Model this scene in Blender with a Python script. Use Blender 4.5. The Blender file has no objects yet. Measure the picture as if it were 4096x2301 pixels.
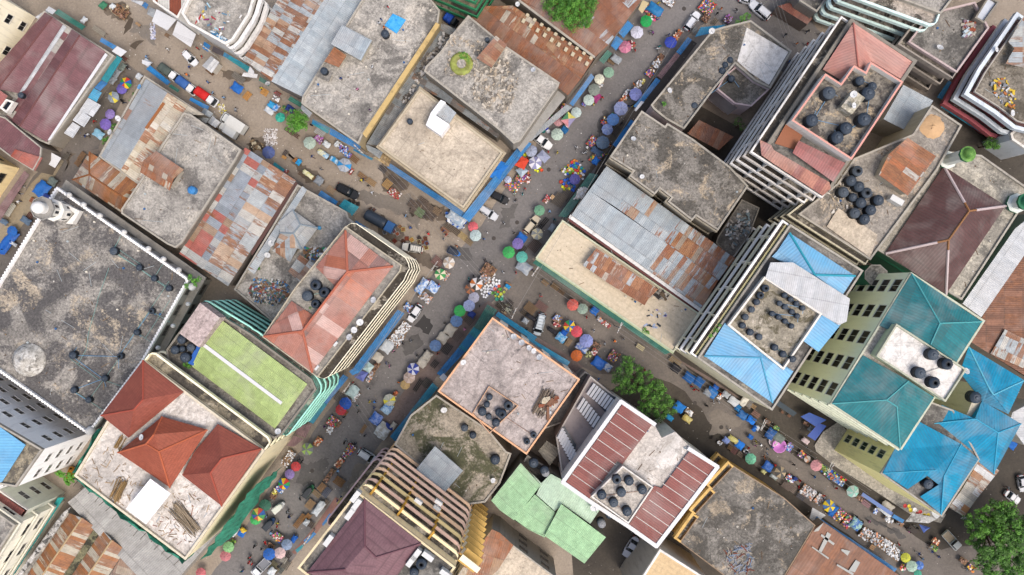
import bpy, math, random
from mathutils import Vector, Matrix
R = math.radians
rnd = random.Random(7)
scene = bpy.context.scene
COL = scene.collection
# ------------------------------------------------------------------ camera, sky, sun, exposure
CAMH = 150.0            # metres above the street
MPP = 0.05              # metres of street per photo pixel (photo is 4096 wide)
cam_d = bpy.data.cameras.new('camera'); cam = bpy.data.objects.new('camera', cam_d); COL.objects.link(cam)
cam.location = (0, 0, CAMH); cam.rotation_euler = (0, 0, 0)
cam_d.sensor_width = 36; cam_d.lens = 36*CAMH/(4096*MPP); cam_d.clip_end = 2000
scene.camera = cam
world = bpy.data.worlds.new('World'); scene.world = world; world.use_nodes = True
nt = world.node_tree; nt.nodes.clear()
sky = nt.nodes.new('ShaderNodeTexSky'); sky.sky_type = 'NISHITA'; sky.sun_disc = False
sky.sun_elevation = R(62); sky.sun_rotation = R(140); sky.dust_density = 6; sky.ozone_density = 0.8; sky.air_density = 1.0
bg = nt.nodes.new('ShaderNodeBackground'); bg.inputs[1].default_value = 0.15
ow = nt.nodes.new('ShaderNodeOutputWorld'); nt.links.new(sky.outputs[0], bg.inputs[0]); nt.links.new(bg.outputs[0], ow.inputs[0])
sun_d = bpy.data.lights.new('sun', 'SUN'); sun = bpy.data.objects.new('sun', sun_d); COL.objects.link(sun)
sun_d.energy = 0.6; sun_d.angle = R(22); sun_d.color = (1.0, 0.96, 0.92)
# sun direction given by elevation 62, rotation 140 (clockwise from +Y)
sun.rotation_euler = (R(90-62), 0, R(180-140))
scene.view_settings.view_transform = 'Standard'; scene.view_settings.look = 'None'
scene.view_settings.exposure = 0.64; scene.view_settings.gamma = 1
scene.cycles.max_bounces = 7; scene.cycles.diffuse_bounces = 5; scene.cycles.glossy_bounces = 2

# ------------------------------------------------------------------ photo survey -> metres
TILES = {'A0':(0,0,2.412),'B0':(1000,0,2.412),'C0':(2000,0,2.412),'D0':(3000,0,2.412),
 'A1':(0,600,2.412),'B1':(1000,600,2.412),'C1':(2000,600,2.412),'D1':(3096,600,2.412),
 'A2':(0,1200,2.412),'B2':(1000,1200,2.412),'C2':(2000,1200,2.412),'D2':(3096,1200,2.412),
 'A3':(0,1701,2.412),'B3':(1000,1701,2.412),'C3':(2000,1701,2.412),'D3':(3096,1701,2.412),
 'E':(2800,1500,4.824),'F':(2800,1800,4.824),'G':(2900,1050,4.824),'H':(3596,0,4.824),'I':(3596,300,4.824),
 'J':(1900,1100,6.03),'K':(900,1850,3.208),'S':(0,0,1.0)}
def px(t, x, y):
    a = TILES[t]; return a[0]+x/a[2], a[1]+y/a[2]
def world_at(sx, sy, z):          # survey point at height z -> ground plan metres
    k = (CAMH-z)/CAMH
    return Vector(((sx-2048)*MPP*k, -(sy-1150.5)*MPP*k, z))
def W(t, x, y, z=0.0): return world_at(*px(t, x, y), z)
def PS(s, z=0.0):                 # "A0 10,20 30,40,7.5 B0 5,6" -> points
    out = []; t = 'S'
    for tok in s.split():
        if tok in TILES: t = tok; continue
        v = [float(q) for q in tok.split(',')]
        out.append(W(t, v[0], v[1], v[2] if len(v) > 2 else z))
    return out
ANG = {'m': R(53.8), 'c': R(-35.8)}

# ------------------------------------------------------------------ materials
def lin(h, k=1.0):
    if not isinstance(h, str): return tuple(h)
    h = h.lstrip('#'); o = []
    v3 = [int(h[i:i+2], 16) for i in (0, 2, 4)]; g3 = sum(v3)/3; v3 = [min(255, max(0, round(v+(g3-v)*(0.06 if v3[0] > v3[2] else 0.0)))) for v in v3]; h = '%02x%02x%02x' % tuple(v3)
    for i in (0, 2, 4):
        v = int(h[i:i+2], 16)/255
        v = v/12.92 if v <= 0.04045 else ((v+0.055)/1.055)**2.4
        o.append(min(v*k, 0.9))
    return tuple(o)
KALB = 0.80                       # share of the pictured brightness taken as the surface's own colour
MATS = {}
class N:
    def __init__(s, name):
        s.m = bpy.data.materials.new(name); s.m.use_nodes = True; s.t = s.m.node_tree
        s.b = s.t.nodes['Principled BSDF']; s.b.inputs['Roughness'].default_value = 0.85
        s.b.inputs['Specular IOR Level'].default_value = 0.3
    def n(s, kind, **kw):
        nd = s.t.nodes.new('ShaderNode'+kind)
        for k, v in kw.items(): setattr(nd, k, v)
        return nd
    def l(s, a, b): s.t.links.new(a, b)
    def val(s, x): return x
    def math(s, op, a, b=None, c=None):
        nd = s.n('Math', operation=op)
        for i, v in enumerate((a, b, c)):
            if v is None: continue
            if isinstance(v, (int, float)): nd.inputs[i].default_value = v
            else: s.l(v, nd.inputs[i])
        return nd.outputs[0]
    def pos(s, seed=0.0, scale=(1, 1, 1)):
        g = s.n('NewGeometry'); mp = s.n('Mapping'); s.l(g.outputs['Position'], mp.inputs['Vector'])
        mp.inputs['Location'].default_value = (seed*17.3, seed*9.1, seed*3.7); mp.inputs['Scale'].default_value = scale
        return mp.outputs[0]
    def uv(s, seed=0.0, scale=(1, 1, 1)):
        g = s.n('UVMap'); mp = s.n('Mapping'); s.l(g.outputs[0], mp.inputs['Vector'])
        mp.inputs['Location'].default_value = (seed*17.3, seed*9.1, 0); mp.inputs['Scale'].default_value = scale
        return mp.outputs[0]
    def noise(s, vec, scale, detail=5, rough=0.6, dist=0.0):
        nd = s.n('TexNoise'); s.l(vec, nd.inputs['Vector']); nd.inputs['Scale'].default_value = scale
        nd.inputs['Detail'].default_value = detail; nd.inputs['Roughness'].default_value = rough; nd.inputs['Distortion'].default_value = dist
        return nd.outputs['Fac']
    def ramp(s, fac, stops, const=False):
        nd = s.n('ValToRGB'); s.l(fac, nd.inputs[0]); cr = nd.color_ramp
        if const: cr.interpolation = 'CONSTANT'
        while len(cr.elements) < len(stops): cr.elements.new(0.5)
        for e, (p, c) in zip(cr.elements, stops):
            e.position = p; e.color = (*c, 1) if len(c) == 3 else c
        return nd.outputs[0]
    def rng(s, fac, a, b, lo=0.0, hi=1.0):
        nd = s.n('MapRange'); s.l(fac, nd.inputs[0])
        for i, v in enumerate((a, b, lo, hi)): nd.inputs[i+1].default_value = v
        return nd.outputs[0]
    def mix(s, f, a, b, mode='MIX'):
        nd = s.n('Mix', data_type='RGBA', blend_type=mode)
        for i, v in ((0, f), (6, a), (7, b)):
            if isinstance(v, (int, float)): nd.inputs[i].default_value = v
            elif isinstance(v, tuple): nd.inputs[i].default_value = (*v, 1)
            else: s.l(v, nd.inputs[i])
        return nd.outputs[2]
    def bump(s, h, st, d=0.05):
        nd = s.n('Bump'); s.l(h, nd.inputs['Height']); nd.inputs['Strength'].default_value = st; nd.inputs['Distance'].default_value = d
        s.l(nd.outputs[0], s.b.inputs['Normal'])
    def col(s, c): s.l(c, s.b.inputs['Base Color'])
def cached(f):
    def g(*a, **k):
        key = f.__name__+repr(a)+repr(sorted(k.items()))
        if key not in MATS: MATS[key] = f(*a, **k)
        return MATS[key]
    return g
@cached
def concrete(base, dark, light, seed=0, pd=0.5, pl=0.55, scale=0.16, fine=0.5, grit=0.45):
    """weathered roof concrete: pale ground, dark lichen blotches, light worn patches"""
    m = N('concrete'); p = m.pos(seed)
    b, d, li = lin(base, KALB), lin(dark, KALB), lin(light, KALB)
    w = m.noise(p, scale, 6, 0.62, 0.6)
    f = m.noise(p, 2.2, 6, 0.75, 0.2)
    c = m.ramp(m.noise(p, 0.7, 8, 0.78), [(0.32, tuple(x*0.62 for x in b)), (0.5, b), (0.68, tuple(min(x*1.25, 0.85) for x in b))])
    md = m.rng(m.math('ADD', w, m.math('MULTIPLY', m.math('SUBTRACT', f, 0.5), 0.35)), 1-pd-0.03, 1-pd+0.05)
    c = m.mix(md, c, d)
    w2 = m.noise(m.pos(seed+3.3), scale*1.3, 6, 0.65, 0.8)
    ml = m.rng(m.math('ADD', w2, m.math('MULTIPLY', m.math('SUBTRACT', f, 0.5), 0.5)), pl, pl+0.07)
    c = m.mix(m.math('MULTIPLY', ml, 0.85), c, li)
    sp = m.noise(m.pos(seed+8), 2.3, 5, 0.85)
    gr = m.noise(m.pos(seed+11), 0.7, 9, 0.82, 0.8)
    c = m.mix(m.rng(gr, 0.54, 0.62, 0, grit), c, tuple(x*0.55 for x in d))
    c = m.mix(fine, c, m.ramp(sp, [(0.36, (0.14, 0.14, 0.14)), (0.5, (0.52, 0.52, 0.52)), (0.64, (0.93, 0.92, 0.9))]), 'OVERLAY')
    v = m.n('TexVoronoi', feature='DISTANCE_TO_EDGE'); m.l(m.pos(seed+1), v.inputs['Vector']); v.inputs['Scale'].default_value = 0.11
    ck = m.rng(v.outputs['Distance'], 0.0, 0.006, 0.3, 0.0)
    c = m.mix(ck, c, tuple(x*0.5 for x in d))
    sx = m.n('SeparateXYZ'); m.l(m.uv(seed), sx.inputs[0])      # slab joints
    jx = m.math('ABSOLUTE', m.math('SUBTRACT', m.math('FRACT', m.math('DIVIDE', sx.outputs[0], 5.4)), 0.5)); jy = m.math('ABSOLUTE', m.math('SUBTRACT', m.math('FRACT', m.math('DIVIDE', sx.outputs[1], 6.2)), 0.5))
    jm = m.math('MULTIPLY', m.rng(m.math('MAXIMUM', jx, jy), 0.488, 0.494, 0, 0.4), m.rng(m.noise(m.pos(seed+14), 0.3, 3, 0.5), 0.42, 0.55))
    c = m.mix(jm, c, tuple(x*0.45 for x in d))
    br = m.noise(m.pos(seed+21), 0.055, 6, 0.7, 1.0)               # broad damp areas
    c = m.mix(m.rng(br, 0.5, 0.62, 0, 0.42), c, tuple(x*0.62 for x in d))
    stn = m.noise(m.uv(seed+5, (1.1, 0.16, 1)), 0.6, 6, 0.7, 0.3)  # wash-down streaks
    c = m.mix(m.rng(stn, 0.55, 0.72, 0, 0.45), c, tuple(x*0.6 for x in d))
    m.col(c); m.bump(f, 0.25); return m.m
@cached
def sheet(pal, seed=0, cell=(0.95, 3.2), rib=0.32, rust=None, grime=0.35, gloss=0.55, ribs=0.2, run=None):
    """corrugated metal: single sheets of different age, ribs down the slope, rust runs"""
    m = N('corrugated_metal'); u = m.uv(seed); sx = m.n('SeparateXYZ'); m.l(u, sx.inputs[0])
    cu = m.math('FLOOR', m.math('DIVIDE', sx.outputs[0], cell[0]))
    cv = m.math('FLOOR', m.math('DIVIDE', sx.outputs[1], cell[1]))
    cb = m.n('CombineXYZ'); m.l(cu, cb.inputs[0]); m.l(cv, cb.inputs[1]); cb.inputs[2].default_value = seed
    wn = m.n('TexWhiteNoise', noise_dimensions='3D'); m.l(cb.outputs[0], wn.inputs[0])
    tot = sum(w for w, _ in pal); acc = 0; st = []
    for w, h in pal: st.append((acc, lin(h, KALB))); acc += w/tot
    c = m.ramp(wn.outputs['Value'], st, True)
    sc = m.n('SeparateColor'); m.l(wn.outputs['Color'], sc.inputs[0])
    c = m.mix(0.5, c, m.ramp(sc.outputs[1], [(0, (0.42, 0.42, 0.42)), (1, (0.6, 0.6, 0.6))]), 'OVERLAY')
    if rust:
        amt, rc, rd = rust
        st = m.n('CombineXYZ'); m.l(m.math('MULTIPLY', sx.outputs[0], 2.2), st.inputs[0]); m.l(m.math('MULTIPLY', sx.outputs[1], 0.35), st.inputs[1])
        m.l(m.math('MULTIPLY', wn.outputs['Value'], 9), st.inputs[2])
        big = m.noise(m.pos(seed+2), 0.1, 4, 0.6)
        rn = m.math('ADD', m.math('ADD', m.noise(st.outputs[0], 1.0, 6, 0.7), m.math('MULTIPLY', m.math('SUBTRACT', big, 0.5), 0.6)), m.math('MULTIPLY', m.math('SUBTRACT', sc.outputs[2], 0.5), 0.34))
        if run: rn = m.math('ADD', rn, m.math('MULTIPLY', m.math('SUBTRACT', m.rng(sx.outputs[0] if run[0] == 'u' else sx.outputs[1], run[1], run[2]), 0.5), 0.5))
        mk = m.rng(rn, 1-amt-0.04, 1-amt+0.06)
        rcol = m.ramp(m.noise(m.uv(seed+4, (3, 0.6, 1)), 1.2, 5, 0.7), [(0.3, lin(rd, KALB)), (0.65, lin(rc, KALB))])
        c = m.mix(m.math('MULTIPLY', mk, 0.92), c, rcol)
    g = m.noise(m.pos(seed+6), 0.7, 9, 0.82)
    c = m.mix(grime, c, m.ramp(g, [(0.3, (0.12, 0.115, 0.11)), (0.5, (0.5, 0.5, 0.5)), (0.7, (0.9, 0.9, 0.9))]), 'OVERLAY')
    fd = m.noise(m.pos(seed+9), 0.12, 5, 0.6, 0.5)   # sun-bleached and dusty areas
    c = m.mix(m.rng(fd, 0.48, 0.68, 0, 0.3), c, (0.36, 0.34, 0.32))
    # laps between sheets (dirt line); rib groove shading put into the colour
    fv = m.math('FRACT', m.math('DIVIDE', sx.outputs[1], cell[1]))
    lap = m.math('LESS_THAN', fv, 0.06)
    c = m.mix(m.math('MULTIPLY', lap, 0.22), c, (0.05, 0.045, 0.04))
    ph = m.math('FRACT', m.math('DIVIDE', sx.outputs[0], rib))
    tri = m.math('ABSOLUTE', m.math('SUBTRACT', ph, 0.5))
    gr = m.rng(tri, 0.36, 0.48)
    c = m.mix(m.math('MULTIPLY', gr, ribs), c, (0.06, 0.055, 0.05))
    m.col(c); m.bump(m.rng(tri, 0.1, 0.5), 0.5, 0.06)
    m.b.inputs['Roughness'].default_value = gloss; return m.m
@cached
def tiles(a, b, seed=0, row=0.9, colw=0.45, line=0.5, ridge_light=None):
    """pressed roof tiles: courses across the slope"""
    m = N('roof_tiles'); u = m.uv(seed); sx = m.n('SeparateXYZ'); m.l(u, sx.inputs[0])
    n = m.noise(m.pos(seed), 0.35, 6, 0.7); c = m.ramp(n, [(0.3, lin(a, KALB)), (0.7, lin(b, KALB))])
    g = m.noise(m.pos(seed+2), 1.6, 8, 0.85)
    c = m.mix(0.75, c, m.ramp(g, [(0.3, (0.32, 0.32, 0.32)), (0.7, (0.68, 0.68, 0.68))]), 'OVERLAY')
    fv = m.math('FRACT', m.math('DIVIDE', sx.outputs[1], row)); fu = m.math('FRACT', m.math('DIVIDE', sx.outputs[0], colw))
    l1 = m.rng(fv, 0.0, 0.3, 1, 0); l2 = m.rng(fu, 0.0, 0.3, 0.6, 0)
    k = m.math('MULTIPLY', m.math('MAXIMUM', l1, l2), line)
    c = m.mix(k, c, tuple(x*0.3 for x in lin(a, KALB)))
    m.col(c); m.bump(m.math('ADD', fv, fu), 0.4, 0.05); m.b.inputs['Roughness'].default_value = 0.6; return m.m
@cached
def paint(c0, dirt=0.3, rough=0.75, seed=0, streak=True, name='painted_plaster', k=0.92):
    m = N(name); b = tuple(min(.9, x) for x in lin(c0, k*1.06))
    n = m.noise(m.uv(seed, (1.6, 0.22, 1)) if streak else m.pos(seed), 0.8, 6, 0.7)
    f = m.noise(m.pos(seed+1), 2.5, 5, 0.7)
    c = m.mix(m.math('MULTIPLY', m.rng(n, 0.5, 0.72), dirt), b, tuple(x*0.35+0.01 for x in b))
    c = m.mix(0.3, c, m.ramp(f, [(0.3, (0.36, 0.36, 0.36)), (0.7, (0.62, 0.62, 0.62))]), 'OVERLAY')
    m.col(c); m.b.inputs['Roughness'].default_value = rough; return m.m
@cached
def plain(c0, rough=0.6, metal=0.0, k=KALB, name='paint', var=0.15):
    m = N(name); b = lin(c0, k); oi = m.n('ObjectInfo')
    f = m.noise(m.pos(0), 4.0, 3, 0.6)
    c = m.mix(var, b, m.ramp(f, [(0.3, (0.3, 0.3, 0.3)), (0.7, (0.7, 0.7, 0.7))]), 'OVERLAY')
    m.col(c); m.b.inputs['Roughness'].default_value = rough; m.b.inputs['Metallic'].default_value = metal; return m.m
def cloth(c0): return plain(c0, 0.8, name='cloth', var=0.35)
@cached
def cloth_mottled(a, b, seed=0):
    m = N('worn_tarpaulin'); f = m.noise(m.pos(seed), 1.3, 5, 0.7, 0.8)
    m.col(m.ramp(f, [(0.42, lin(a, KALB)), (0.56, lin(b, KALB))])); m.b.inputs['Roughness'].default_value = 0.5
    m.bump(m.noise(m.pos(seed+3), 2.0, 4, 0.6, 1.0), 0.6, 0.15); return m.m
@cached
def glass(c0='#10151a'):
    m = N('window_glass'); m.b.inputs['Base Color'].default_value = (*lin(c0), 1); m.b.inputs['Roughness'].default_value = 0.12
    m.b.inputs['Specular IOR Level'].default_value = 0.5; return m.m
@cached
def leafmat(a, b, seed=0):
    m = N('leaves'); f = m.noise(m.pos(seed), 0.8, 4, 0.7)
    m.col(m.ramp(f, [(0.35, lin(a)), (0.65, lin(b))])); m.b.inputs['Roughness'].default_value = 0.55
    m.b.inputs['Transmission Weight'].default_value = 0.0; return m.m
@cached
def groundmat(kind, a, b, c3, seed=0):
    m = N(kind); p = m.pos(seed)
    n = m.noise(p, 0.09, 7, 0.65, 0.4); c = m.ramp(n, [(0.3, lin(a, KALB)), (0.5, lin(b, KALB)), (0.72, lin(c3, KALB))])
    st = m.noise(m.pos(seed+5), 0.28, 6, 0.75, 0.8)
    c = m.mix(m.rng(st, 0.60, 0.70, 0, 0.45), c, tuple(x*0.35 for x in lin(a, KALB)))
    f = m.noise(p, 2.4, 7, 0.85)
    c = m.mix(0.5, c, m.ramp(f, [(0.3, (0.2, 0.2, 0.2)), (0.5, (0.5, 0.5, 0.5)), (0.72, (0.75, 0.73, 0.7))]), 'OVERLAY')
    v = m.n('TexVoronoi', feature='F1'); m.l(m.pos(seed+2), v.inputs['Vector']); v.inputs['Scale'].default_value = 0.9
    sp = m.rng(v.outputs['Distance'], 0.03, 0.09, 0.6, 0)
    c = m.mix(sp, c, lin('#cfc8bd'))
    m.col(c); m.bump(f, 0.3); m.b.inputs['Roughness'].default_value = 0.92; return m.m

# ------------------------------------------------------------------ mesh builder
def area2(p): return sum(p[i].x*p[(i+1) % len(p)].y-p[(i+1) % len(p)].x*p[i].y for i in range(len(p)))/2
def ccw(p):
    p = list(p); return p if area2(p) > 0 else p[::-1]
def offset(p, d):                  # outward for a CCW polygon
    n = len(p); out = []
    for i in range(n):
        a, b, c = p[i-1], p[i], p[(i+1) % n]
        e1 = Vector((b.x-a.x, b.y-a.y)).normalized(); e2 = Vector((c.x-b.x, c.y-b.y)).normalized()
        n1 = Vector((e1.y, -e1.x)); n2 = Vector((e2.y, -e2.x)); m = n1+n2
        if m.length < 1e-4: m = n1.copy()
        m.normalize(); k = d/max(m.dot(n1), 0.35)
        out.append(Vector((b.x+m.x*k, b.y+m.y*k, b.z)))
    return out
class MB:
    def __init__(s, ang=0.0): s.v = []; s.f = []; s.mi = []; s.ang = ang; s.smooth = []
    def face(s, pts, mi=0, sm=False):
        k = len(s.v); s.v += [Vector(p) for p in pts]; s.f.append(tuple(range(k, k+len(pts)))); s.mi.append(mi); s.smooth.append(sm)
    def mesh(s, vs, fs, mi=0, sm=False):
        k = len(s.v); s.v += [Vector(p) for p in vs]
        for f in fs: s.f.append(tuple(k+i for i in f)); s.mi.append(mi); s.smooth.append(sm)
    def prism(s, poly, z0, z1, mi=0, top=None, bottom=True):
        n = len(poly); lo = [Vector((p.x, p.y, z0)) for p in poly]; hi = [Vector((p.x, p.y, z1)) for p in poly]
        for i in range(n): j = (i+1) % n; s.face((lo[i], lo[j], hi[j], hi[i]), mi)
        s.face(hi, mi if top is None else top)
        if bottom: s.face(lo[::-1], mi)
    def sides(s, poly, z0, z1, mi=0):
        n = len(poly)
        for i in range(n):
            a, b = poly[i], poly[(i+1) % n]
            s.face((Vector((a.x, a.y, z0)), Vector((b.x, b.y, z0)), Vector((b.x, b.y, z1)), Vector((a.x, a.y, z1))), mi)
    def ring(s, outer, inner, z0, z1, mi=0, top=None):
        n = len(outer); s.sides(outer, z0, z1, mi); s.sides(inner[::-1], z0, z1, mi)
        for i in range(n):
            j = (i+1) % n; V = lambda p, z: Vector((p.x, p.y, z))
            s.face((V(outer[i], z1), V(outer[j], z1), V(inner[j], z1), V(inner[i], z1)), mi if top is None else top)
    def box(s, c, size, a=0.0, mi=0, tilt=None):
        M = Matrix.Translation(Vector(c)) @ Matrix.Rotation(a, 4, 'Z')
        if tilt: M = M @ Matrix.Rotation(tilt[0], 4, 'X') @ Matrix.Rotation(tilt[1], 4, 'Y')
        x, y, z = size[0]/2, size[1]/2, size[2]/2
        v = [M @ Vector(q) for q in ((-x,-y,-z),(x,-y,-z),(x,y,-z),(-x,y,-z),(-x,-y,z),(x,-y,z),(x,y,z),(-x,y,z))]
        s.mesh(v, [(0,3,2,1),(4,5,6,7),(0,1,5,4),(1,2,6,5),(2,3,7,6),(3,0,4,7)], mi)
    def lathe(s, c, prof, n=16, mi=0, sm=True, mats=None, M=None):
        c = Vector(c); vs = []; M = M or Matrix()
        for (r, z) in prof:
            for k in range(n): a = 2*math.pi*k/n; vs.append(c+(M @ Vector((r*math.cos(a), r*math.sin(a), z))))
        for i in range(len(prof)-1):
            fs = [(i*n+k, i*n+(k+1) % n, (i+1)*n+(k+1) % n, (i+1)*n+k) for k in range(n)]
            if i == 0: base = len(s.v); s.v += vs
            for f in fs: s.f.append(tuple(base+q for q in f)); s.mi.append(mats[i] if mats else mi); s.smooth.append(sm)
    def disc(s, c, r, n=16, mi=0, M=None):
        M = M or Matrix(); s.face([Vector(c)+(M @ Vector((r*math.cos(2*math.pi*k/n), r*math.sin(2*math.pi*k/n), 0))) for k in range(n)], mi)
    def tube(s, a, b, r0, r1=None, n=6, mi=0):
        a, b = Vector(a), Vector(b); d = b-a; r1 = r0 if r1 is None else r1
        if d.length < 1e-5: return
        M = d.to_track_quat('Z', 'Y').to_matrix()
        vs = [a+M @ Vector((r0*math.cos(2*math.pi*k/n), r0*math.sin(2*math.pi*k/n), 0)) for k in range(n)]
        vs += [b+M @ Vector((r1*math.cos(2*math.pi*k/n), r1*math.sin(2*math.pi*k/n), 0)) for k in range(n)]
        s.mesh(vs, [(k, (k+1) % n, n+(k+1) % n, n+k) for k in range(n)]+[tuple(range(n))[::-1], tuple(range(n, 2*n))], mi)
    def data(s, name, mats, o=Vector((0, 0, 0))):
        me = bpy.data.meshes.new(name); me.from_pydata([tuple(v-o) for v in s.v], [], s.f)
        for m in mats: me.materials.append(m)
        me.polygons.foreach_set('material_index', s.mi); me.polygons.foreach_set('use_smooth', s.smooth)
        uv = me.uv_layers.new(name='UVMap'); ca, sa = math.cos(-s.ang), math.sin(-s.ang); co = [0.0]*(len(me.loops)*2)
        for p in me.polygons:
            n = p.normal
            if abs(n.z) > 0.99995: U = Vector((ca, -sa, 0)); V = Vector((sa, ca, 0))
            else: U = Vector((-n.y, n.x, 0)).normalized(); V = n.cross(U)
            for li in p.loop_indices:
                w = s.v[me.loops[li].vertex_index]; co[2*li] = w.dot(U); co[2*li+1] = w.dot(V)
        uv.data.foreach_set('uv', co); me.update(); return me
# ------------------------------------------------------------------ objects
ALL = []                           # things that need a label telling them apart
def empty(name, loc, rz=0.0, parent=None):
    o = bpy.data.objects.new(name, None); COL.objects.link(o); o.location = loc; o.rotation_euler = (0, 0, rz); o.empty_display_size = 0.5
    if parent: o.parent = parent
    return o
def tag(o, label=None, cat=None, group=None, kind=None):
    if label: o['label'] = label
    if cat: o['category'] = cat
    if group: o['group'] = group
    if kind: o['kind'] = kind
    return o
def part(name, mb, mats, root=None, ang=None):       # mesh in world metres under a root Empty (unrotated)
    if not isinstance(mats, (list, tuple)): mats = [mats]
    base = Vector((0, 0, 0)); r = root
    while r is not None: base += Vector(r.location); r = r.parent
    o = bpy.data.objects.new(name, mb.data(name, mats, base)); COL.objects.link(o)
    if root is not None: o.parent = root
    return o
def inst(name, me, root, loc=(0, 0, 0), rz=0.0, mats=None):
    o = bpy.data.objects.new(name, me); COL.objects.link(o); o.location = loc; o.rotation_euler = (0, 0, rz)
    if root is not None: o.parent = root
    if mats:
        for i, m in enumerate(mats):
            if m is not None: o.material_slots[i].link = 'OBJECT'; o.material_slots[i].material = m
    return o
def inst_world(name, me, root, wloc, rz=0.0, mats=None):
    base = Vector((0, 0, 0)); r = root
    while r is not None: base += Vector(r.location); r = r.parent
    return inst(name, me, root, Vector(wloc)-base, rz, mats)
LM = []                            # landmarks used in labels: (x, y, phrase)
def mark(p, phrase): LM.append((p[0], p[1], phrase))
def later(o, look, cat, group=None, rel='near', loc=None):
    l = loc if loc is not None else o.location
    o['category'] = cat
    if group: o['group'] = group
    ALL.append((o, look, rel, (l[0], l[1])))
def structure(name, mb, mats):
    o = part(name, mb, mats); o['kind'] = 'structure'; return o
# ------------------------------------------------------------------ building kit
def edges_seen(poly, th=0.12):     # walls that look towards the middle of the quarter
    out = []
    for i in range(len(poly)):
        a, b = poly[i], poly[(i+1) % len(poly)]
        e = Vector((b.x-a.x, b.y-a.y)); m = (a+b)/2
        if e.length < 1.0: continue
        n = Vector((e.y, -e.x)).normalized(); c = Vector((-m.x, -m.y)).normalized()
        if n.dot(c) > th: out.append(i)
    return out
def chains(idx, n):
    s = set(idx); out = []
    for i in idx:
        if (i-1) % n in s and len(s) < n: continue
        ch = [i]
        while (ch[-1]+1) % n in s and (ch[-1]+1) % n != i: ch.append((ch[-1]+1) % n)
        out.append(ch)
    return out
WIN = {}
def window_mesh(w, h, fr, gl, louv=False):
    k = (w, h, fr.name, gl.name)
    if k not in WIN:
        a = MB(); t = 0.09
        for x in (-w/2, w/2): a.box((x, 0.03, h/2), (t, 0.1, h+t), mi=0)
        a.box((0, 0.03, h), (w-t, 0.1, t), mi=0); a.box((0, 0.07, 0), (w+0.2, 0.2, 0.08), mi=0); a.box((0, 0.03, h/2), (0.05, 0.07, h-t), mi=0)
        b = MB(); b.box((0, 0.012, h/2), (w-t, 0.03, h-t), mi=0)
        WIN[k] = (a.data('window', [fr]), b.data('pane', [gl]))
    return WIN[k]
def windows(root, poly, h, bayw=3.2, ww=1.7, wh=1.4, fh=3.2, fr='#d8d4c8', gl='#161b20', base=1.1, th=0.12, top=0.8, maxn=90, skip=1):
    a, b = window_mesh(ww, wh, plain(fr), glass(gl)); cnt = 0
    for i in edges_seen(poly, th):
        p, q = poly[i], poly[(i+1) % len(poly)]; e = q-p; e.z = 0; L = e.length
        if L < bayw: continue
        e.normalize(); nb = max(1, int((L-0.6)/bayw)); nf = int((h-top-base)/fh)+1
        ang = math.atan2(e.y, e.x)+math.pi     # local +Y looks outward
        for f in range(nf):
            z = base+f*fh+(0 if f else 0)
            if z+wh > h-0.3: continue
            for j in range(nb):
                if cnt >= maxn: return
                s = (j+0.5)*L/nb; w = p+e*s
                M = Vector((w.x, w.y, z)); n = Vector((e.y, -e.x, 0))
                o = inst_world('window', a, root, M+n*0.0, math.atan2(-n.x, n.y)); inst('pane', b, o); cnt += 1
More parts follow.
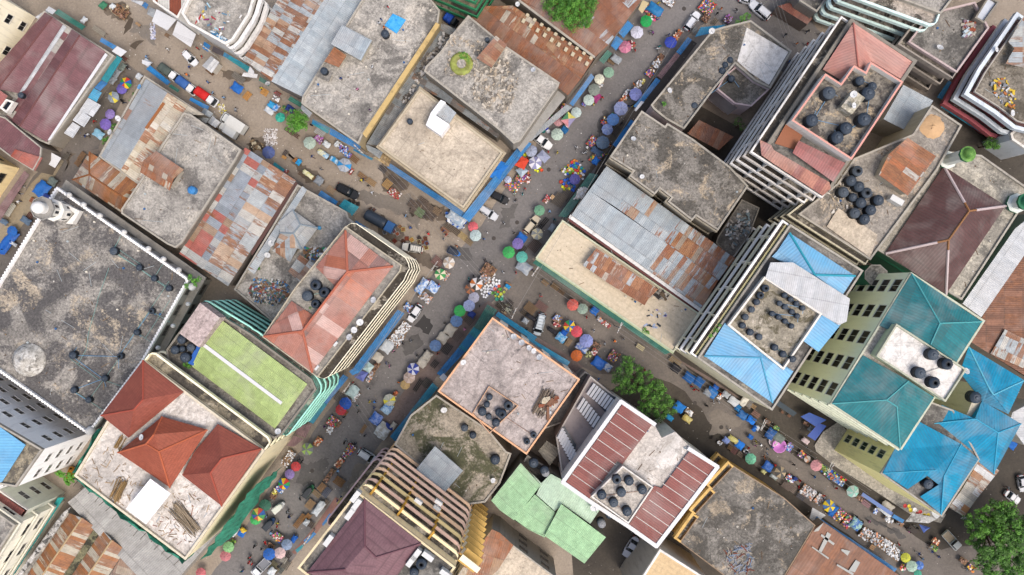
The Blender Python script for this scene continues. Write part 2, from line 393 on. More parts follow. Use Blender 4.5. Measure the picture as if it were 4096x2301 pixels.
def bands(root, poly, h, floors, depth=1.2, wall='#d9cfb0', slab='#8a857b', ph=1.0, th=0.3, seen=0.25, gap=0.0, z0=None, name='balcony', chamfer=0.0, alt=None, thick=None, ends=True, fh=None, idx=None, dirt=.5, step=0.0, fins=0):
    """balconies running round the walls that face the street: slab, breast wall and end walls, one object per storey"""
    idx = edges_seen(poly, seen) if idx is None else idx; n = len(poly)
    z0 = 3.4 if z0 is None else z0; fh = fh or (h-0.55-z0)/max(1, floors-1); thick = thick or 0.22
    for ch in chains(idx, n):
        pts = [poly[ch[0]]]+[poly[(i+1) % n] for i in ch]
        ns = []
        for i in range(len(pts)-1):
            e = (pts[i+1]-pts[i]); ns.append(Vector((e.y, -e.x, 0)).normalized())
        def path(d, c=chamfer):
            e0 = (pts[1]-pts[0]).normalized(); e1 = (pts[-1]-pts[-2]).normalized()
            e0.z = e1.z = 0; o = []
            c = min(c, d*0.9)
            if c > 0: o += [pts[0]+ns[0]*(d-c)+e0*(0.0), pts[0]+ns[0]*(d-c*0.35)+e0*c*0.3, pts[0]+ns[0]*d+e0*c]
            else: o.append(pts[0]+ns[0]*d)
            for i in range(1, len(pts)-1):
                m = (ns[i-1]+ns[i]).normalized(); k = d/max(0.4, m.dot(ns[i]))
                if chamfer > 0:
                    ea = (pts[i]-pts[i-1]).normalized(); eb = (pts[i+1]-pts[i]).normalized(); cc = c
                    cor = pts[i]+m*k; o += [cor-ea*cc, cor-ea*cc*0.3+eb*cc*0.3 - m*cc*0.12, cor+eb*cc]
                else: o.append(pts[i]+m*k)
            if c > 0: o += [pts[-1]+ns[-1]*d-e1*c, pts[-1]+ns[-1]*(d-c*0.35)-e1*c*0.3, pts[-1]+ns[-1]*(d-c)]
            else: o.append(pts[-1]+ns[-1]*d)
            return o
        inner = pts
        for f in range(floors):
            dd = depth+step*(floors-1-f); out, inn = path(dd), path(dd-thick)
            z = z0+f*fh; mb = MB(); m = len(out)
            P = lambda q, zz: Vector((q.x, q.y, zz))
            top = [P(q, z) for q in out]+[P(q, z) for q in inner[::-1]]; bot = [P(q, z-0.18) for q in out]+[P(q, z-0.18) for q in inner[::-1]]
            mb.face(top, 1); mb.face(bot[::-1], 1)
            for i in range(m-1):
                a, b, c, d = out[i], out[i+1], inn[i+1], inn[i]
                mb.face((P(a, z-0.18), P(b, z-0.18), P(b, z+ph), P(a, z+ph)), 0)
                mb.face((P(c, z), P(d, z), P(d, z+ph), P(c, z+ph)), 0)
                mb.face((P(a, z+ph), P(b, z+ph), P(c, z+ph), P(d, z+ph)), 0)
            if ends:
                for q, o_, nn in ((pts[0], out[0], ns[0]), (pts[-1], out[-1], ns[-1])):
                    e = (pts[1]-pts[0]).normalized() if q is pts[0] else (pts[-2]-pts[-1]).normalized()
                    mb.prism(ccw([q+nn*0.02, o_, o_+e*thick*0.7, q+nn*0.02+e*thick*0.7]), z+0.002, z+ph-0.003, 0)
            if fins and f < floors-1:
                for i in range(len(pts)-1):
                    a, b = pts[i], pts[i+1]; L = (b-a).length; e = (b-a).normalized(); nf = int(L/fins)
                    for k in range(nf): c_ = a+e*((k+.5)*L/nf+(f % 2)*.4)+ns[i]*(dd*.48); mb.box((c_.x, c_.y, z+fh*.5-.12), (.2, dd*.9, fh-.3), math.atan2(e.y, e.x))
            col = wall if not alt else alt[f % len(alt)]
            part(name, mb, [paint(col, dirt, seed=f), concrete(slab, '#4a4640', '#b5ad9d', 3)], root)
def longest(p):
    e = max([p[i]-p[i-1] for i in range(len(p))], key=lambda e: e.x*e.x+e.y*e.y); return math.atan2(e.y, e.x)
def roof_slab(root, poly, h, mat, par=None, name='roof'):
    ang = longest(poly)
    mb = MB(ang); mb.prism(offset(poly, -0.015), h-0.3, h+0.01, 0); part(name, mb, mat, root)
    if par:
        ph, t, pm = par; q = MB(ang); q.ring(offset(poly, 0.04), offset(poly, -t), h-0.15, h+ph, 0); part('parapet', q, pm, root)
BLD = {}
def near_edges(poly, s, h):
    out = []
    for q in PS(s, h): out.append(min(range(len(poly)), key=lambda i: ((poly[i]+poly[(i+1) % len(poly)])/2-q).length))
    return out
def building(key, label, poly, h, wall, roof=None, par=None, pz=None, win=None, name='building', cat='building', lm=None, base=0.0, mark_it=True, wallmat=None):
    pts = ccw(PS(poly, h if pz is None else pz)); c = sum(pts, Vector((0, 0, 0)))/len(pts)
    root = empty(name, (c.x, c.y, 0)); tag(root, label, cat)
    ang = math.atan2(pts[1].y-pts[0].y, pts[1].x-pts[0].x)
    mb = MB(ang); mb.sides(pts, base, h, 0); part('wall', mb, wallmat or paint(wall, 0.4, seed=len(BLD), k=1.0), root)
    if roof is not None: roof_slab(root, pts, h, roof, par)
    if win: windows(root, pts, h, **win)
    BLD[key] = dict(root=root, poly=pts, h=h, ang=ang)
    if lm:
        v = Vector((c.x, c.y)); mark(v, lm)
    return BLD[key]
def facets(root, name, pts, faces, mats, thick=0.14, z=None, ridges=None, rmat=None, rr=0.16):
    """roof planes from surveyed corners; faces: list of (corner indices, material index)"""
    P = PS(pts, z) if isinstance(pts, str) else pts
    groups = {}
    E = [(P[f[i]]-P[f[i-1]]) for f, _ in faces for i in range(len(f))]; e0 = max(E, key=lambda e: e.x*e.x+e.y*e.y); ang0 = math.atan2(e0.y, e0.x)
    for f, mi in faces: groups.setdefault(mi, []).append(f)
    obs = []
    for mi, fl in groups.items():
        mb = MB(ang0)
        for f in fl:
            v = [P[i] for i in f]
            nrm = (v[1]-v[0]).cross(v[2]-v[1])
            if nrm.z < 0: v = v[::-1]
            d = Vector((0, 0, thick)); lo = [q-d for q in v]
            mb.face(v); mb.face(lo[::-1])
            for i in range(len(v)): j = (i+1) % len(v); mb.face((lo[i], lo[j], v[j], v[i]))
        obs.append(part(name, mb, mats[mi], root))
    if ridges:
        mb = MB()
        for a, b in ridges: mb.tube(P[a]+Vector((0, 0, 0.03)), P[b]+Vector((0, 0, 0.03)), rr, rr, 6)
        part('ridge_cap', mb, rmat, root)
    return P
def shed(root, poly, h0, h1, roofm, wall='#a9a292', slope=0.0, name='rooftop_room'):
    """low room standing on a roof: walls and an oversailing sheet roof, sub-part of the building"""
    pts = PS(poly, h1); pc = ccw(pts); r = offset(pc, -0.25)
    mb = MB(); mb.sides(r, h0+0.01, h1-0.02, 0); w = part(name, mb, paint(wall, .6), root)
    mb = MB(longest(pc))
    n = len(pc); P = []
    for i, q in enumerate(pc): P.append(Vector((q.x, q.y, h1+slope*(1 if i < n/2 else 0))))
    mb.face(P); mb.face([p-Vector((0, 0, 0.12)) for p in P][::-1])
    for i in range(n): j = (i+1) % n; d = Vector((0, 0, 0.12)); mb.face((P[i]-d, P[j]-d, P[j], P[i]))
    part('room_roof', mb, roofm, w); return w
def awning(root, poly, z, m, drop=0.0, name='awning'):
    """street awning: sloping corrugated sheets on a bracket bar along the outer edge"""
    pts = PS(poly, z); out = max(range(4), key=lambda i: 0)
    if area2(pts) < 0: pts = pts[::-1]
    c = root.location if root else Vector((0, 0, 0))
    ds = sorted(range(4), key=lambda i: (pts[i].x-c.x)**2+(pts[i].y-c.y)**2, reverse=True)
    P = [Vector((p.x, p.y, z-(0.35 if i in ds[:2] else 0.0)+0.0)) for i, p in enumerate(pts)]
    mb = MB(longest(P)); d = Vector((0, 0, 0.07))
    mb.face((P[0], P[1], P[2])); mb.face((P[0], P[2], P[3])); mb.face((P[2]-d, P[1]-d, P[0]-d)); mb.face((P[3]-d, P[2]-d, P[0]-d))
    for i in range(4): j = (i+1) % 4; mb.face((P[i]-d, P[j]-d, P[j], P[i]))
    o = part(name, mb, m, root)
    return o
def rubble(label, poly, z, n, cols, size=(0.15, 0.6), long=1.0, name='rubble', seed=1, cat='rubble', flat=False):
    r = random.Random(seed); pts = ccw(PS(poly, z)); mb = MB(); xs = [p.x for p in pts]; ys = [p.y for p in pts]; k = 0
    def inside(x, y):
        c = False
        for i in range(len(pts)):
            a, b = pts[i], pts[i-1]
            if (a.y > y) != (b.y > y) and x < (b.x-a.x)*(y-a.y)/(b.y-a.y)+a.x: c = not c
        return c
    t = 0
    while k < n and t < n*20:
        t += 1; x = r.uniform(min(xs), max(xs)); y = r.uniform(min(ys), max(ys))
        if not inside(x, y): continue
        s = r.uniform(*size); l = s*r.uniform(1, 1+long*2); hh = min(s*r.uniform(.3, .9), 0.5) if not flat else 0.05
        mb.box((x, y, z+hh/2+0.015+(0.0 if flat else r.uniform(0, s*.6))), (l, s, hh), r.uniform(0, 6.3), r.randrange(len(cols)), (0, 0) if flat else (r.uniform(-.3, .3), r.uniform(-.3, .3))); k += 1
    o = part(name, mb, [plain(c, .9) for c in cols]); o['kind'] = 'stuff'; tag(o, label, cat); return o
# ------------------------------------------------------------------ palettes
C1 = concrete('#a8a49c', '#73706c', '#c6beb0', 1, 0.44, 0.58)
C2 = concrete('#a9a59d', '#75726d', '#c9c1b4', 2, 0.44, 0.55)
CDK = concrete('#85827c', '#5a5854', '#aba491', 3, 0.5, 0.60)
CMOSQ = concrete('#96928b', '#5f5d5c', '#b9ab95', 4, 0.52, 0.58, 0.11, .7)
CBEIGE = concrete('#c4b7a3', '#978a7a', '#d6c8b3', 5, 0.36, 0.55, 0.12, 0.3, .2)
CBROWN = concrete('#85817a', '#5a5751', '#b5a58d', 6, 0.5, 0.57, 0.2, .7)
CPINK = concrete('#b0a6a1', '#716c6b', '#c0b6b1', 7, 0.375, 0.52, 0.34, .4, .15)
CMOSS = concrete('#a49a8a', '#55573f', '#b3a592', 8, 0.5, 0.62, 0.12)
CWH2 = concrete('#e3e0da', '#b5b0a9', '#f0eeea', 29, 0.25, 0.5, 0.2, .2)
CWHITE = concrete('#c9c2b8', '#8f8a82', '#e6e1da', 9, 0.28, 0.5, 0.15, .3)
CGREY = concrete('#99958c', '#706d66', '#b9b3a6', 10, 0.35, 0.62)
RUSTC = ('#9c6945', '#744c35')
SH_GREY = sheet(((6, '#a9b0b3'), (3, '#9aa3a8'), (2, '#b7bdbf')), 1, (0.9, 3.0), .35, (0.26, *RUSTC), .35)
SH_PATCH = sheet(((6, '#aeb1ad'), (3, '#a0a8ac'), (3, '#93664a'), (3, '#b09075'), (3, '#c3c1ba')), 2, (0.95, 2.6), .33, (0.38, *RUSTC), .5)
SH_PLAIN = sheet(((6, '#a3adb3'), (3, '#9aa6ad'), (1, '#a8b1b6')), 3, (0.95, 2.6), .35, None, .35)
SH_RUST = sheet(((5, '#85604a'), (4, '#7a5747'), (2, '#8f6c55')), 4, (1.0, 5.0), .4, (0.5, '#9c6340', '#6e4431'), .45)
SH_RUST2 = sheet(((5, '#93664a'), (2, '#a3805f'), (1, '#b5aa98')), 5, (1.0, 3.4), .4, (0.5, '#a5653a', '#7c4c30'), .5)
SH_CREAM = sheet(((5, '#c6bca6'), (3, '#b8ab92'), (1, '#d0cabb')), 6, (1.1, 2.2), .4, (0.40, '#a8693c', '#8a5a3a'), .4)
SH_STRIPE = sheet(((4, '#b3ab99'), (2, '#a2693e'), (3, '#99683f'), (1, '#aab0b2')), 7, (0.75, 40), .3, (0.47, *RUSTC), .4)
SH_RED = sheet(((5, '#98a0a8'), (4, '#b56a5e'), (2, '#b9b9b4'), (2, '#a58a70'), (2, '#8f979e')), 8, (1.5, 3.1), .33, (0.34, *RUSTC), .4)
SH_CORAL = sheet(((5, '#ad7666'), (4, '#a36e60'), (4, '#c9a399'), (3, '#8a6a64'), (3, '#b56c52')), 9, (2.0, 5.5), .33, None, .35)
SH_LIME = sheet(((1, '#a0b56f'), (1, '#a2b771')), 10, (1.1, 2.2), .3, None, .4, .5, .15)
SH_MAROON = sheet(((5, '#7a5256'), (4, '#744d51')), 11, (1.1, 8), .4, None, .3, .6, .35)
SH_DMAROON = sheet(((1, '#5a3d3c'), (1, '#573a39')), 12, (1.1, 6), .55, None, .4, .6, .5)
SH_PURPLE = tiles('#76545c', '#805f66', 13, 1.6, .42, .45)
SH_BLUE = sheet(((1, '#6fb0d9'), (1, '#73b3db')), 14, (1.1, 30), .5, None, .15, .5, .25)
SH_AZURE = sheet(((1, '#0a86ad'), (1, '#0d8ab0')), 15, (1.1, 30), .5, None, .3, .8, .3)
SH_TEAL = sheet(((1, '#22727a'), (1, '#25757c')), 16, (1.1, 30), .5, None, .3, .75, .35)
SH_PINK = sheet(((1, '#c08578'), (1, '#c3897b')), 17, (1.1, 30), .45, None, .2, .55, .25)
SH_REDC = sheet(((1, '#a05f5a'), (1, '#a4635e')), 18, (1.1, 30), .45, None, .35, .55, .3)
SH_BRICK = sheet(((1, '#8c504a'), (1, '#8f534c')), 19, (1.1, 30), .42, None, .2, .6, .5)
SH_WHITE = sheet(((3, '#c3c6c8'), (2, '#bcc0c3')), 20, (1.0, 3.4), .35, None, .3)
SH_MINT = sheet(((1, '#93bf90'), (1, '#98c494')), 21, (1.1, 3.0), .3, None, .4, .5, .2)
SH_MINT2 = sheet(((5, '#b3cdb5'), (1, '#4a8f88'), (4, '#a5c6a8'), (1, '#3f857f')), 22, (3.2, 12), .4, None, .4)
TILE_RED = tiles('#8e4a3d', '#9c5645', 1, .5, .32, .38)
TILE_ORG = tiles('#984c36', '#a85a42', 2, .5, .32, .38)
ABLUE = sheet(((1, '#2373ad'), (1, '#256fa6'), (1, '#2878b3')), 30, (1.2, 9), .35, None, .35, .5, .3)
ATEAL = sheet(((1, '#257f96'), (1, '#2a8791'), (1, '#2377a0')), 31, (2.6, 9), .35, None, .4, .5, .3)
AGREEN = sheet(((1, '#2e6b5b'), (1, '#316f60')), 32, (1.2, 9), .35, None, .45, .5, .3)
ACYAN = sheet(((1, '#2793b8'), (1, '#1f8cb4')), 33, (1.2, 9), .35, None, .3, .5, .3)
AMAUVE = sheet(((1, '#7d6163'), (1, '#765a5c')), 34, (1.2, 9), .35, None, .4, .6, .3)
AGREY = sheet(((1, '#8f979b'), (1, '#9da3a5')), 35, (1.2, 4), .35, (0.25, *RUSTC), .4)
WHT = plain('#d9dadb', .5, var=.2)
PARC = paint('#9f9a8e', .7, streak=False)
PARD = paint('#7f7a70', .6, streak=False)
PARW = paint('#d6d3cc', .55, streak=False)
# ------------------------------------------------------------------ ground, streets
def jag(pts, amp, step, seed):
    r = random.Random(seed); o = []
    for i in range(len(pts)):
        a, b = pts[i], pts[(i+1) % len(pts)]; L = (b-a).length; n = max(1, int(L/step))
        for k in range(n): q = a.lerp(b, k/n); o.append(Vector((q.x+r.uniform(-amp, amp), q.y+r.uniform(-amp, amp), 0)))
    return o
def sheet_ground(name, poly, z, m, amp=0, step=2, seed=1):
    pts = ccw(PS(poly, 0))
    if amp: pts = jag(pts, amp, step, seed)
    mb = MB(); mb.face([Vector((p.x, p.y, z)) for p in pts]); return structure(name, mb, m)
g = MB(); S_ = 1500
for i in range(-3, 3):
    for j in range(-3, 3): g.face(((i*500, j*500, 0), ((i+1)*500, j*500, 0), ((i+1)*500, (j+1)*500, 0), (i*500, (j+1)*500, 0)))
DIRT = groundmat('packed_earth', '#84786a', '#998d7e', '#aa9e8f', 1)
ASPH = groundmat('asphalt', '#6b6866', '#787573', '#86827f', 2)
ASPHD = groundmat('asphalt_worn', '#65605a', '#736d67', '#877e74', 3)
PAVE = groundmat('pavement_blocks', '#75665f', '#85756d', '#93857c', 4)
DARKG = groundmat('yard', '#3f3b36', '#4b463f', '#5d574d', 5)
structure('ground', g, DIRT)
sheet_ground('yard_ground', 'S 2450,230 3300,700 4300,200 4300,2500 2300,2400 2250,1700 2700,1380 2900,1130 2350,800', 0.002, DARKG)
sheet_ground('main_road', 'S 780,2400 1080,1960 1320,1640 1500,1410 1700,1130 1850,985 1990,800 2100,640 2330,300 2440,60 2540,-100 2960,-100 3180,-20 3330,200 3200,330 3010,200 2850,70 2740,150 2560,410 2440,560 2330,770 2230,930 2150,1010 2080,1080 1980,1190 1870,1330 1700,1560 1440,1880 1230,2130 1030,2460', 0.012, ASPH, 0.5, 2.5, 3)
sheet_ground('market_road', 'S 1960,1130 2110,1030 2300,1150 2560,1330 2720,1440 2900,1600 3000,1690 3120,1790 3420,1990 3760,2200 4040,2160 4200,2090 4200,2500 3760,2480 3600,2290 3350,2110 3080,1900 2890,1760 2740,1560 2560,1480 2380,1500 2240,1420 2010,1270', 0.008, ASPHD, 0.4, 2.5, 4)
sheet_ground('side_alley', 'A0 1190,560 1330,680 1030,1260 940,1447 A1 870,20 700,290 560,370 0,1400 -300,1900 -500,1700 0,820 340,240 600,0 A0 560,1390 930,900', 0.006, ASPHD, 0.3, 2.5, 5)
sheet_ground('alley_pavement', 'A1 560,60 620,110 330,590 0,1010 -150,1200 -150,1010 0,780 300,330', 0.13, groundmat('paving', '#8b7e68', '#9b8e76', '#a89b84', 6))
sheet_ground('pavement', 'B2 2060,130 2290,50 1760,800 1400,1340 1270,1190 1650,640', 0.1, PAVE)
sheet_ground('pavement', 'J 330,620 820,1010 1420,1447 C2 700,560 800,640 700,720 0,210 J 160,1000 -60,900', 0.09, PAVE)
sheet_ground('pavement', 'C2 1620,520 1770,600 2010,740 2412,1010 E 1130,720 560,350 0,0', 0.1, PAVE)
sheet_ground('pavement', 'C0 1850,390 1900,420 1400,1100 1050,1447 C1 870,230 640,600 560,640 800,280 C0 1000,1400 1480,760 1560,720', 0.09, groundmat('paving', '#4f4a45', '#5c564f', '#6b655c', 7))
sheet_ground('pavement', 'D3 385,190 470,60 620,-40 700,60 1150,430 1500,690 1650,860 1600,940 1300,850 880,575 560,380 400,250', 0.32, concrete('#a9a498', '#85817a', '#bdb7a9', 31, .4, .6))
sheet_ground('pavement', 'K 1420,440 1500,500 1180,900 900,1180 860,1150 1150,830', 0.1, groundmat('paving', '#7a5a52', '#8a665d', '#94736a', 8))
# ------------------------------------------------------------------ BUILDINGS, north-west
# cream block off the corner
b = building('cream', 'cream office block with tall pilasters above the maroon market hall', 'A0 -55,-60 -700,960 -1500,440 -850,-580', 12, '#efe6cc', C1, (0.8, 0.2, PARC), win=dict(bayw=5, ww=1.8, wh=1.5, fh=4))
for k in range(4):
    q = MB(); a, c_ = b['poly'], None
b = building('hall', 'maroon sheet-roofed market hall with two long ribbed gables', 'A0 430,110 620,232 1105,540 475,1395 390,1360 105,1180 -140,1000 -30,800', 4.6, '#8c8478', CGREY, (0.25, 0.3, PARC), lm='maroon market hall')
r = b['root']
facets(r, 'roof', 'A0 430,118,4.8 505,165,5.8 608,238,4.9 183,900,4.9 -20,860,5.8 -140,760,4.8', [((0, 1, 4, 5), 0), ((1, 2, 3, 4), 0)], [SH_MAROON], ridges=[(1, 4)], rmat=plain('#6f4645'))
facets(r, 'gutter', 'A0 608,238,5.1 640,262,5.1 240,870,5.1 185,895,5.1', [((0, 1, 2, 3), 0)], [SH_WHITE])
facets(r, 'roof', 'A0 642,262,5.0 695,285,5.0 110,1160,5.0 60,1110,5.0', [((0, 1, 2, 3), 0)], [sheet(((3, '#764a4c'), (2, '#a7a39a')), 40, (1.5, 1.5), 2, None, .5)])
facets(r, 'roof', 'A0 697,285,5.1 772,340,6.2 1018,500,4.9 450,1370,4.9 190,1220,6.2 108,1160,5.1', [((0, 1, 4, 5), 0), ((1, 2, 3, 4), 0)], [SH_MAROON], ridges=[(1, 4)], rmat=plain('#6f4645'))
facets(r, 'gutter', 'A0 1015,512,5.1 1038,530,5.1 487,1350,5.1 458,1355,5.1', [((0, 1, 2, 3), 0)], [WHT])
A = awning
for p, m in (('A0 1115,528 1172,560 1035,800 975,765', ATEAL), ('A0 973,768 1030,800 965,880 908,845', ABLUE), ('A0 905,852 972,890 922,980 848,940', ACYAN), ('A0 848,945 965,1012 885,1125 768,1065', SH_WHITE), ('A0 775,1062 865,1127 800,1225 700,1160', SH_WHITE), ('A0 702,1178 765,1220 692,1330 615,1285', SH_WHITE), ('A0 555,82 815,250 790,290 522,125', AGREEN), ('A0 980,362 1115,440 1082,470 960,400', ABLUE), ('A0 1122,440 1215,492 1165,548 1078,495', WHT), ('A0 460,55 530,95 505,140 435,100', SH_WHITE), ('A0 420,100 470,110 380,195 340,165', SH_WHITE)): A(r, p, 4.2, m)
b = building('low_maroon', 'low maroon roofed shop with orange-red lean-to beside the tan pavement', 'A0 0,1120 60,1140 405,1425 A1 395,75 325,200 100,60 -60,-60 -300,-300', 6.0, '#7b7064', SH_MAROON, (0.2, 0.2, PARC))
A(b['root'], 'A1 145,-5 400,72 330,200 100,60', 6.5, sheet(((1, '#a9503c'), (1, '#9c4a3a')), 41, (2, 3), .4, (0.3, '#8c5a44', '#6e3f33'), .5), name='roof')
A(b['root'], 'A1 490,22 580,75 520,172 430,120', 3.0, WHT)
b = building('red_low', 'small maroon roof with a white skylight box on its corner', 'A0 -200,860 0,872 75,925 0,1040 -300,1150', 6.2, '#7b7064', SH_REDC, None)
w = MB(); w.ring(offset(ccw(PS('A0 0,1040 60,960 130,985 62,1085', 7)), .1), offset(ccw(PS('A0 0,1040 60,960 130,985 62,1085', 7)), -.25), 5.8, 7, 0); part('skylight', w, PARW, b['root'])
w = MB(); w.prism(offset(ccw(PS('A0 0,1040 60,960 130,985 62,1085', 7)), -.26), 0.5, 6.7, 0); part('pane', w, glass(), b['root'])
b = building('yellow_w', 'pale yellow block with dark barred windows above a maroon awning', 'A1 -150,95 -480,590 -1200,100 -900,-390', 10, '#ecd7a3', C1, (.6, .2, PARC), win=dict(bayw=5, ww=2.0, wh=1.6, fh=4, base=2.5, fr='#6b5f4a'))
A(b['root'], 'A1 235,200 272,238 -10,680 -60,620', 3.0, AMAUVE)
# mosque
MH = 10
b = building('mosque', 'large mosque with a flat weathered grey roof and white scalloped parapet', 'A1 565,362 1835,1250 A2 1390,595 870,1290 -350,430', MH, '#8f8c86', CMOSQ, None, name='mosque', cat='mosque', lm='mosque roof edge', win=dict(bayw=4, ww=2.2, wh=1.6, fh=3.2, fr='#6e6c66', th=.05))
r = b['root']; P = b['poly']
q = MB(); q.ring(offset(P, .05), offset(P, -.35), MH-.2, MH+.55, 0)
n_ = len(P)
for i in range(n_):
    a, c_ = P[i], P[(i+1) % n_]; L = (c_-a).length; e = (c_-a).normalized(); k = 0.5
    while k < L: m_ = a+e*k; q.box((m_.x-(-e.y)*0.15*-1, m_.y-e.x*0.15*-1, MH+.68), (.32, .42, .24), math.atan2(e.y, e.x)); k += .62
part('parapet', q, paint('#f0f0ee', .4, streak=False), r)
q = MB(); q.ring(offset(P, 1.3), offset(P, .02), 6.6, 7.0, 0); part('ledge', q, paint('#8c887f', .6, streak=False), r)
for t, x, y, rr in (('A1', 660, 432, .5), ('A1', 800, 527, .5), ('A1', 957, 632, .5), ('A1', 1192, 792, .5), ('A1', 1427, 952, .5), ('A1', 1572, 1052, .5), ('A1', 1720, 1157, .5), ('A1', 1850, 1320, .75), ('A2', 868, 1262, .85), ('A2', 1520, 462, .4), ('A2', 1665, 250, .4), ('A2', 1810, 40, .4)):
    q = MB(); c_ = W(t, x, y, MH+.8); q.lathe((c_.x, c_.y, MH+.3), [(rr*.9, 0), (rr, .4), (rr*.85, .4+rr*.5), (rr*.4, .4+rr*.9), (.04, .45+rr)], 12); part('cupola', q, paint('#c9c9c6', .5, streak=False), r)
q = MB(); c_ = W('A2', 285, 580, MH); q.lathe((c_.x, c_.y, MH), [(3.1, 0), (3.1, .25), (2.85, .3), (2.5, 1.2), (1.6, 1.9), (1.45, 1.95), (.6, 2.35), (.5, 2.4), (.45, 2.6), (.05, 2.75)], 40); part('dome', q, concrete('#b5b2aa', '#77746e', '#d3d2cd', 12, .45, .5, .5), r)
# minaret
mc = W('A1', 612, 597, MH+.5); q = MB(); oct_ = lambda rr, z0, z1: q.lathe((mc.x, mc.y, 0), [(rr, z0), (rr, z1)], 8, sm=False)
q.lathe((mc.x, mc.y, 0), [(1.75, MH-.1), (1.75, 13.2), (2.05, 13.3), (2.05, 13.7), (1.5, 13.75), (1.5, 16.3), (2.15, 16.5)], 8, sm=False)
mn = part('minaret', q, paint('#dfddd5', .25, streak=False), r)
q = MB(); q.lathe((mc.x, mc.y, 0), [(2.15, 16.5), (2.15, 16.9), (2.0, 16.9), (2.0, 16.55), (.9, 16.55)], 8, sm=False); part('gallery', q, paint('#8f8d88', .5), mn)
q = MB(); q.lathe((mc.x, mc.y, 0), [(1.0, 16.5), (1.0, 17.4), (1.12, 17.9), (.95, 18.5), (.45, 18.95), (.04, 19.1)], 20); part('dome', q, paint('#e6e5e0', .1, streak=False), mn)
for k in range(8):
    a = R(22.5+45*k)
    for z in (11.4, 14.6):
        rr = 1.72 if z < 13 else 1.47
        q = MB(); q.box((mc.x+rr*math.cos(a)*.94, mc.y+rr*math.sin(a)*.94, z), (.12, .5, 1.0), a); part('window', q, glass('#252a30'), mn)
for s_ in ('A1 580,490 612,512 770,590 720,615', 'A1 720,615 772,588 700,715 635,712'):
    pts = ccw(PS(s_, MH+1.2)); q = MB(); q.prism(pts, MH+.02, MH+1.2, 0); part('stair_wall', q, PARW, r)
q = MB()
for a_, c_ in (('A1 1100,960', 'A1 1170,820'), ('A1 1100,930', 'A1 1350,1100'), ('A1 1110,985', 'A1 1640,1340'), ('A1 1500,1215', 'A1 1575,1090'), ('A1 1050,1140', 'A1 940,1447'), ('A2 945,5', 'A2 860,290'), ('A2 860,290', 'A2 830,480'), ('A2 830,480', 'A2 750,625'), ('A2 680,570', 'A2 950,770'), ('A2 1140,580', 'A2 870,945'), ('A2 1150,540', 'A2 1630,-180'), ('A2 1020,780', 'A2 1175,835'), ('A2 1330,320', 'A2 1490,430'), ('A2 1400,370', 'A2 1640,0'), ('A2 700,870', 'A2 990,1060'), ('A2 1500,130', 'A2 1640,215')):
    q.tube(PS(a_, MH+.12)[0], PS(c_, MH+.12)[0], .045)
part('water_pipe', q, plain('#7fa6a0', .5), r)
# metal and concrete rows west of the earth street
b = building('shed_w', 'long metal-roofed row with grey and rusty cream sheets beside the narrow alley', 'A0 1400,735 1975,1110 1785,1100 1575,1395 A1 1390,250 1335,330 960,65', 5.6, '#8b8376', CGREY, (.3, .3, PARC), lm='rusty cream sheet roof')
r = b['root']
facets(r, 'roof', 'A0 1408,762,5.8 1615,895,6.9 1962,1112,5.9 1785,1105,6.3 1580,1400,6.2 A1 1385,252,6.0 1335,318,6.0 1165,192,6.9 968,62,5.8', [((0, 1, 7, 8), 0), ((1, 2, 3, 4, 5, 6, 7), 1)], [sheet(((5, '#9aa1a5'), (3, '#a5abad'), (1, '#9c7157')), 42, (2.2, 5), .35, (0.25, *RUSTC), .3), SH_CREAM])
for p, m in (('A0 1440,628 1645,792 1612,822 1400,662', ABLUE), ('A0 1642,808 1732,868 1715,892 1618,832', AGREEN), ('A0 1840,938 2012,1022 1992,1062 1825,967', ABLUE), ('A0 1360,570 1458,605 1430,640 1365,610', WHT)): A(r, p, 3.0, m)
facets(r, 'ridge_cap', 'A0 1570,985,7.1 1590,1000,7.1 1420,1245,7.1 1395,1235,7.1', [((0, 1, 2, 3), 0)], [plain('#9c6339', .9)])
b = building('hip_w', 'small hipped shed with rust and grey striped sheets beside the mosque', 'A1 865,22 1342,325 1180,605 702,288', 5.4, '#7d7567', None, name='shed', cat='shed')
facets(b['root'], 'roof', 'A1 865,18,5.4 1345,325,5.4 1180,610,5.4 698,288,5.4 862,238,6.9 1178,450,6.9', [((0, 1, 5, 4), 0), ((1, 2, 5), 0), ((2, 3, 4, 5), 0), ((3, 0, 4), 0)], [SH_STRIPE], ridges=[(4, 5), (0, 4), (3, 4)], rmat=plain('#8f5b37', .9))
b = building('conc_w', 'flat grey concrete block with a rusty roof hut and blue water tank', 'A0 1780,1092 1850,1110 A1 2330,0 2290,80 1760,900 1700,945 1620,910 1180,615 1178,575 1390,258 A0 1575,1395', 8, '#6f6a62', C1, (.35, .3, PARC), lm='rusty roof hut')
r = b['root']
facets(r, 'rooftop_room', 'A1 1505,10,9.7 1775,190,9.7 1675,278,10.3 1385,98,10.3', [((0, 1, 2, 3), 0)], [SH_RUST2]); facets(r, 'rooftop_room', 'A1 1385,98,10.3 1675,278,10.3 1635,392,9.2 1350,215,9.2', [((0, 1, 2, 3), 0)], [SH_RUST2])
q = MB(); q.sides(offset(ccw(PS('A1 1500,20 1765,195 1635,385 1358,212', 9.6)), -.3), 8, 9.4); part('rooftop_room', q, paint('#a79f90', .6), r)
b = building('patch_w', 'long sheet roof patched in red, grey and rust beside the littered concrete terrace', 'S 981,592 1182,722 910,1143 717,1015', 6.2, '#77706a', None, name='row_building', lm='red-patched sheet roof')
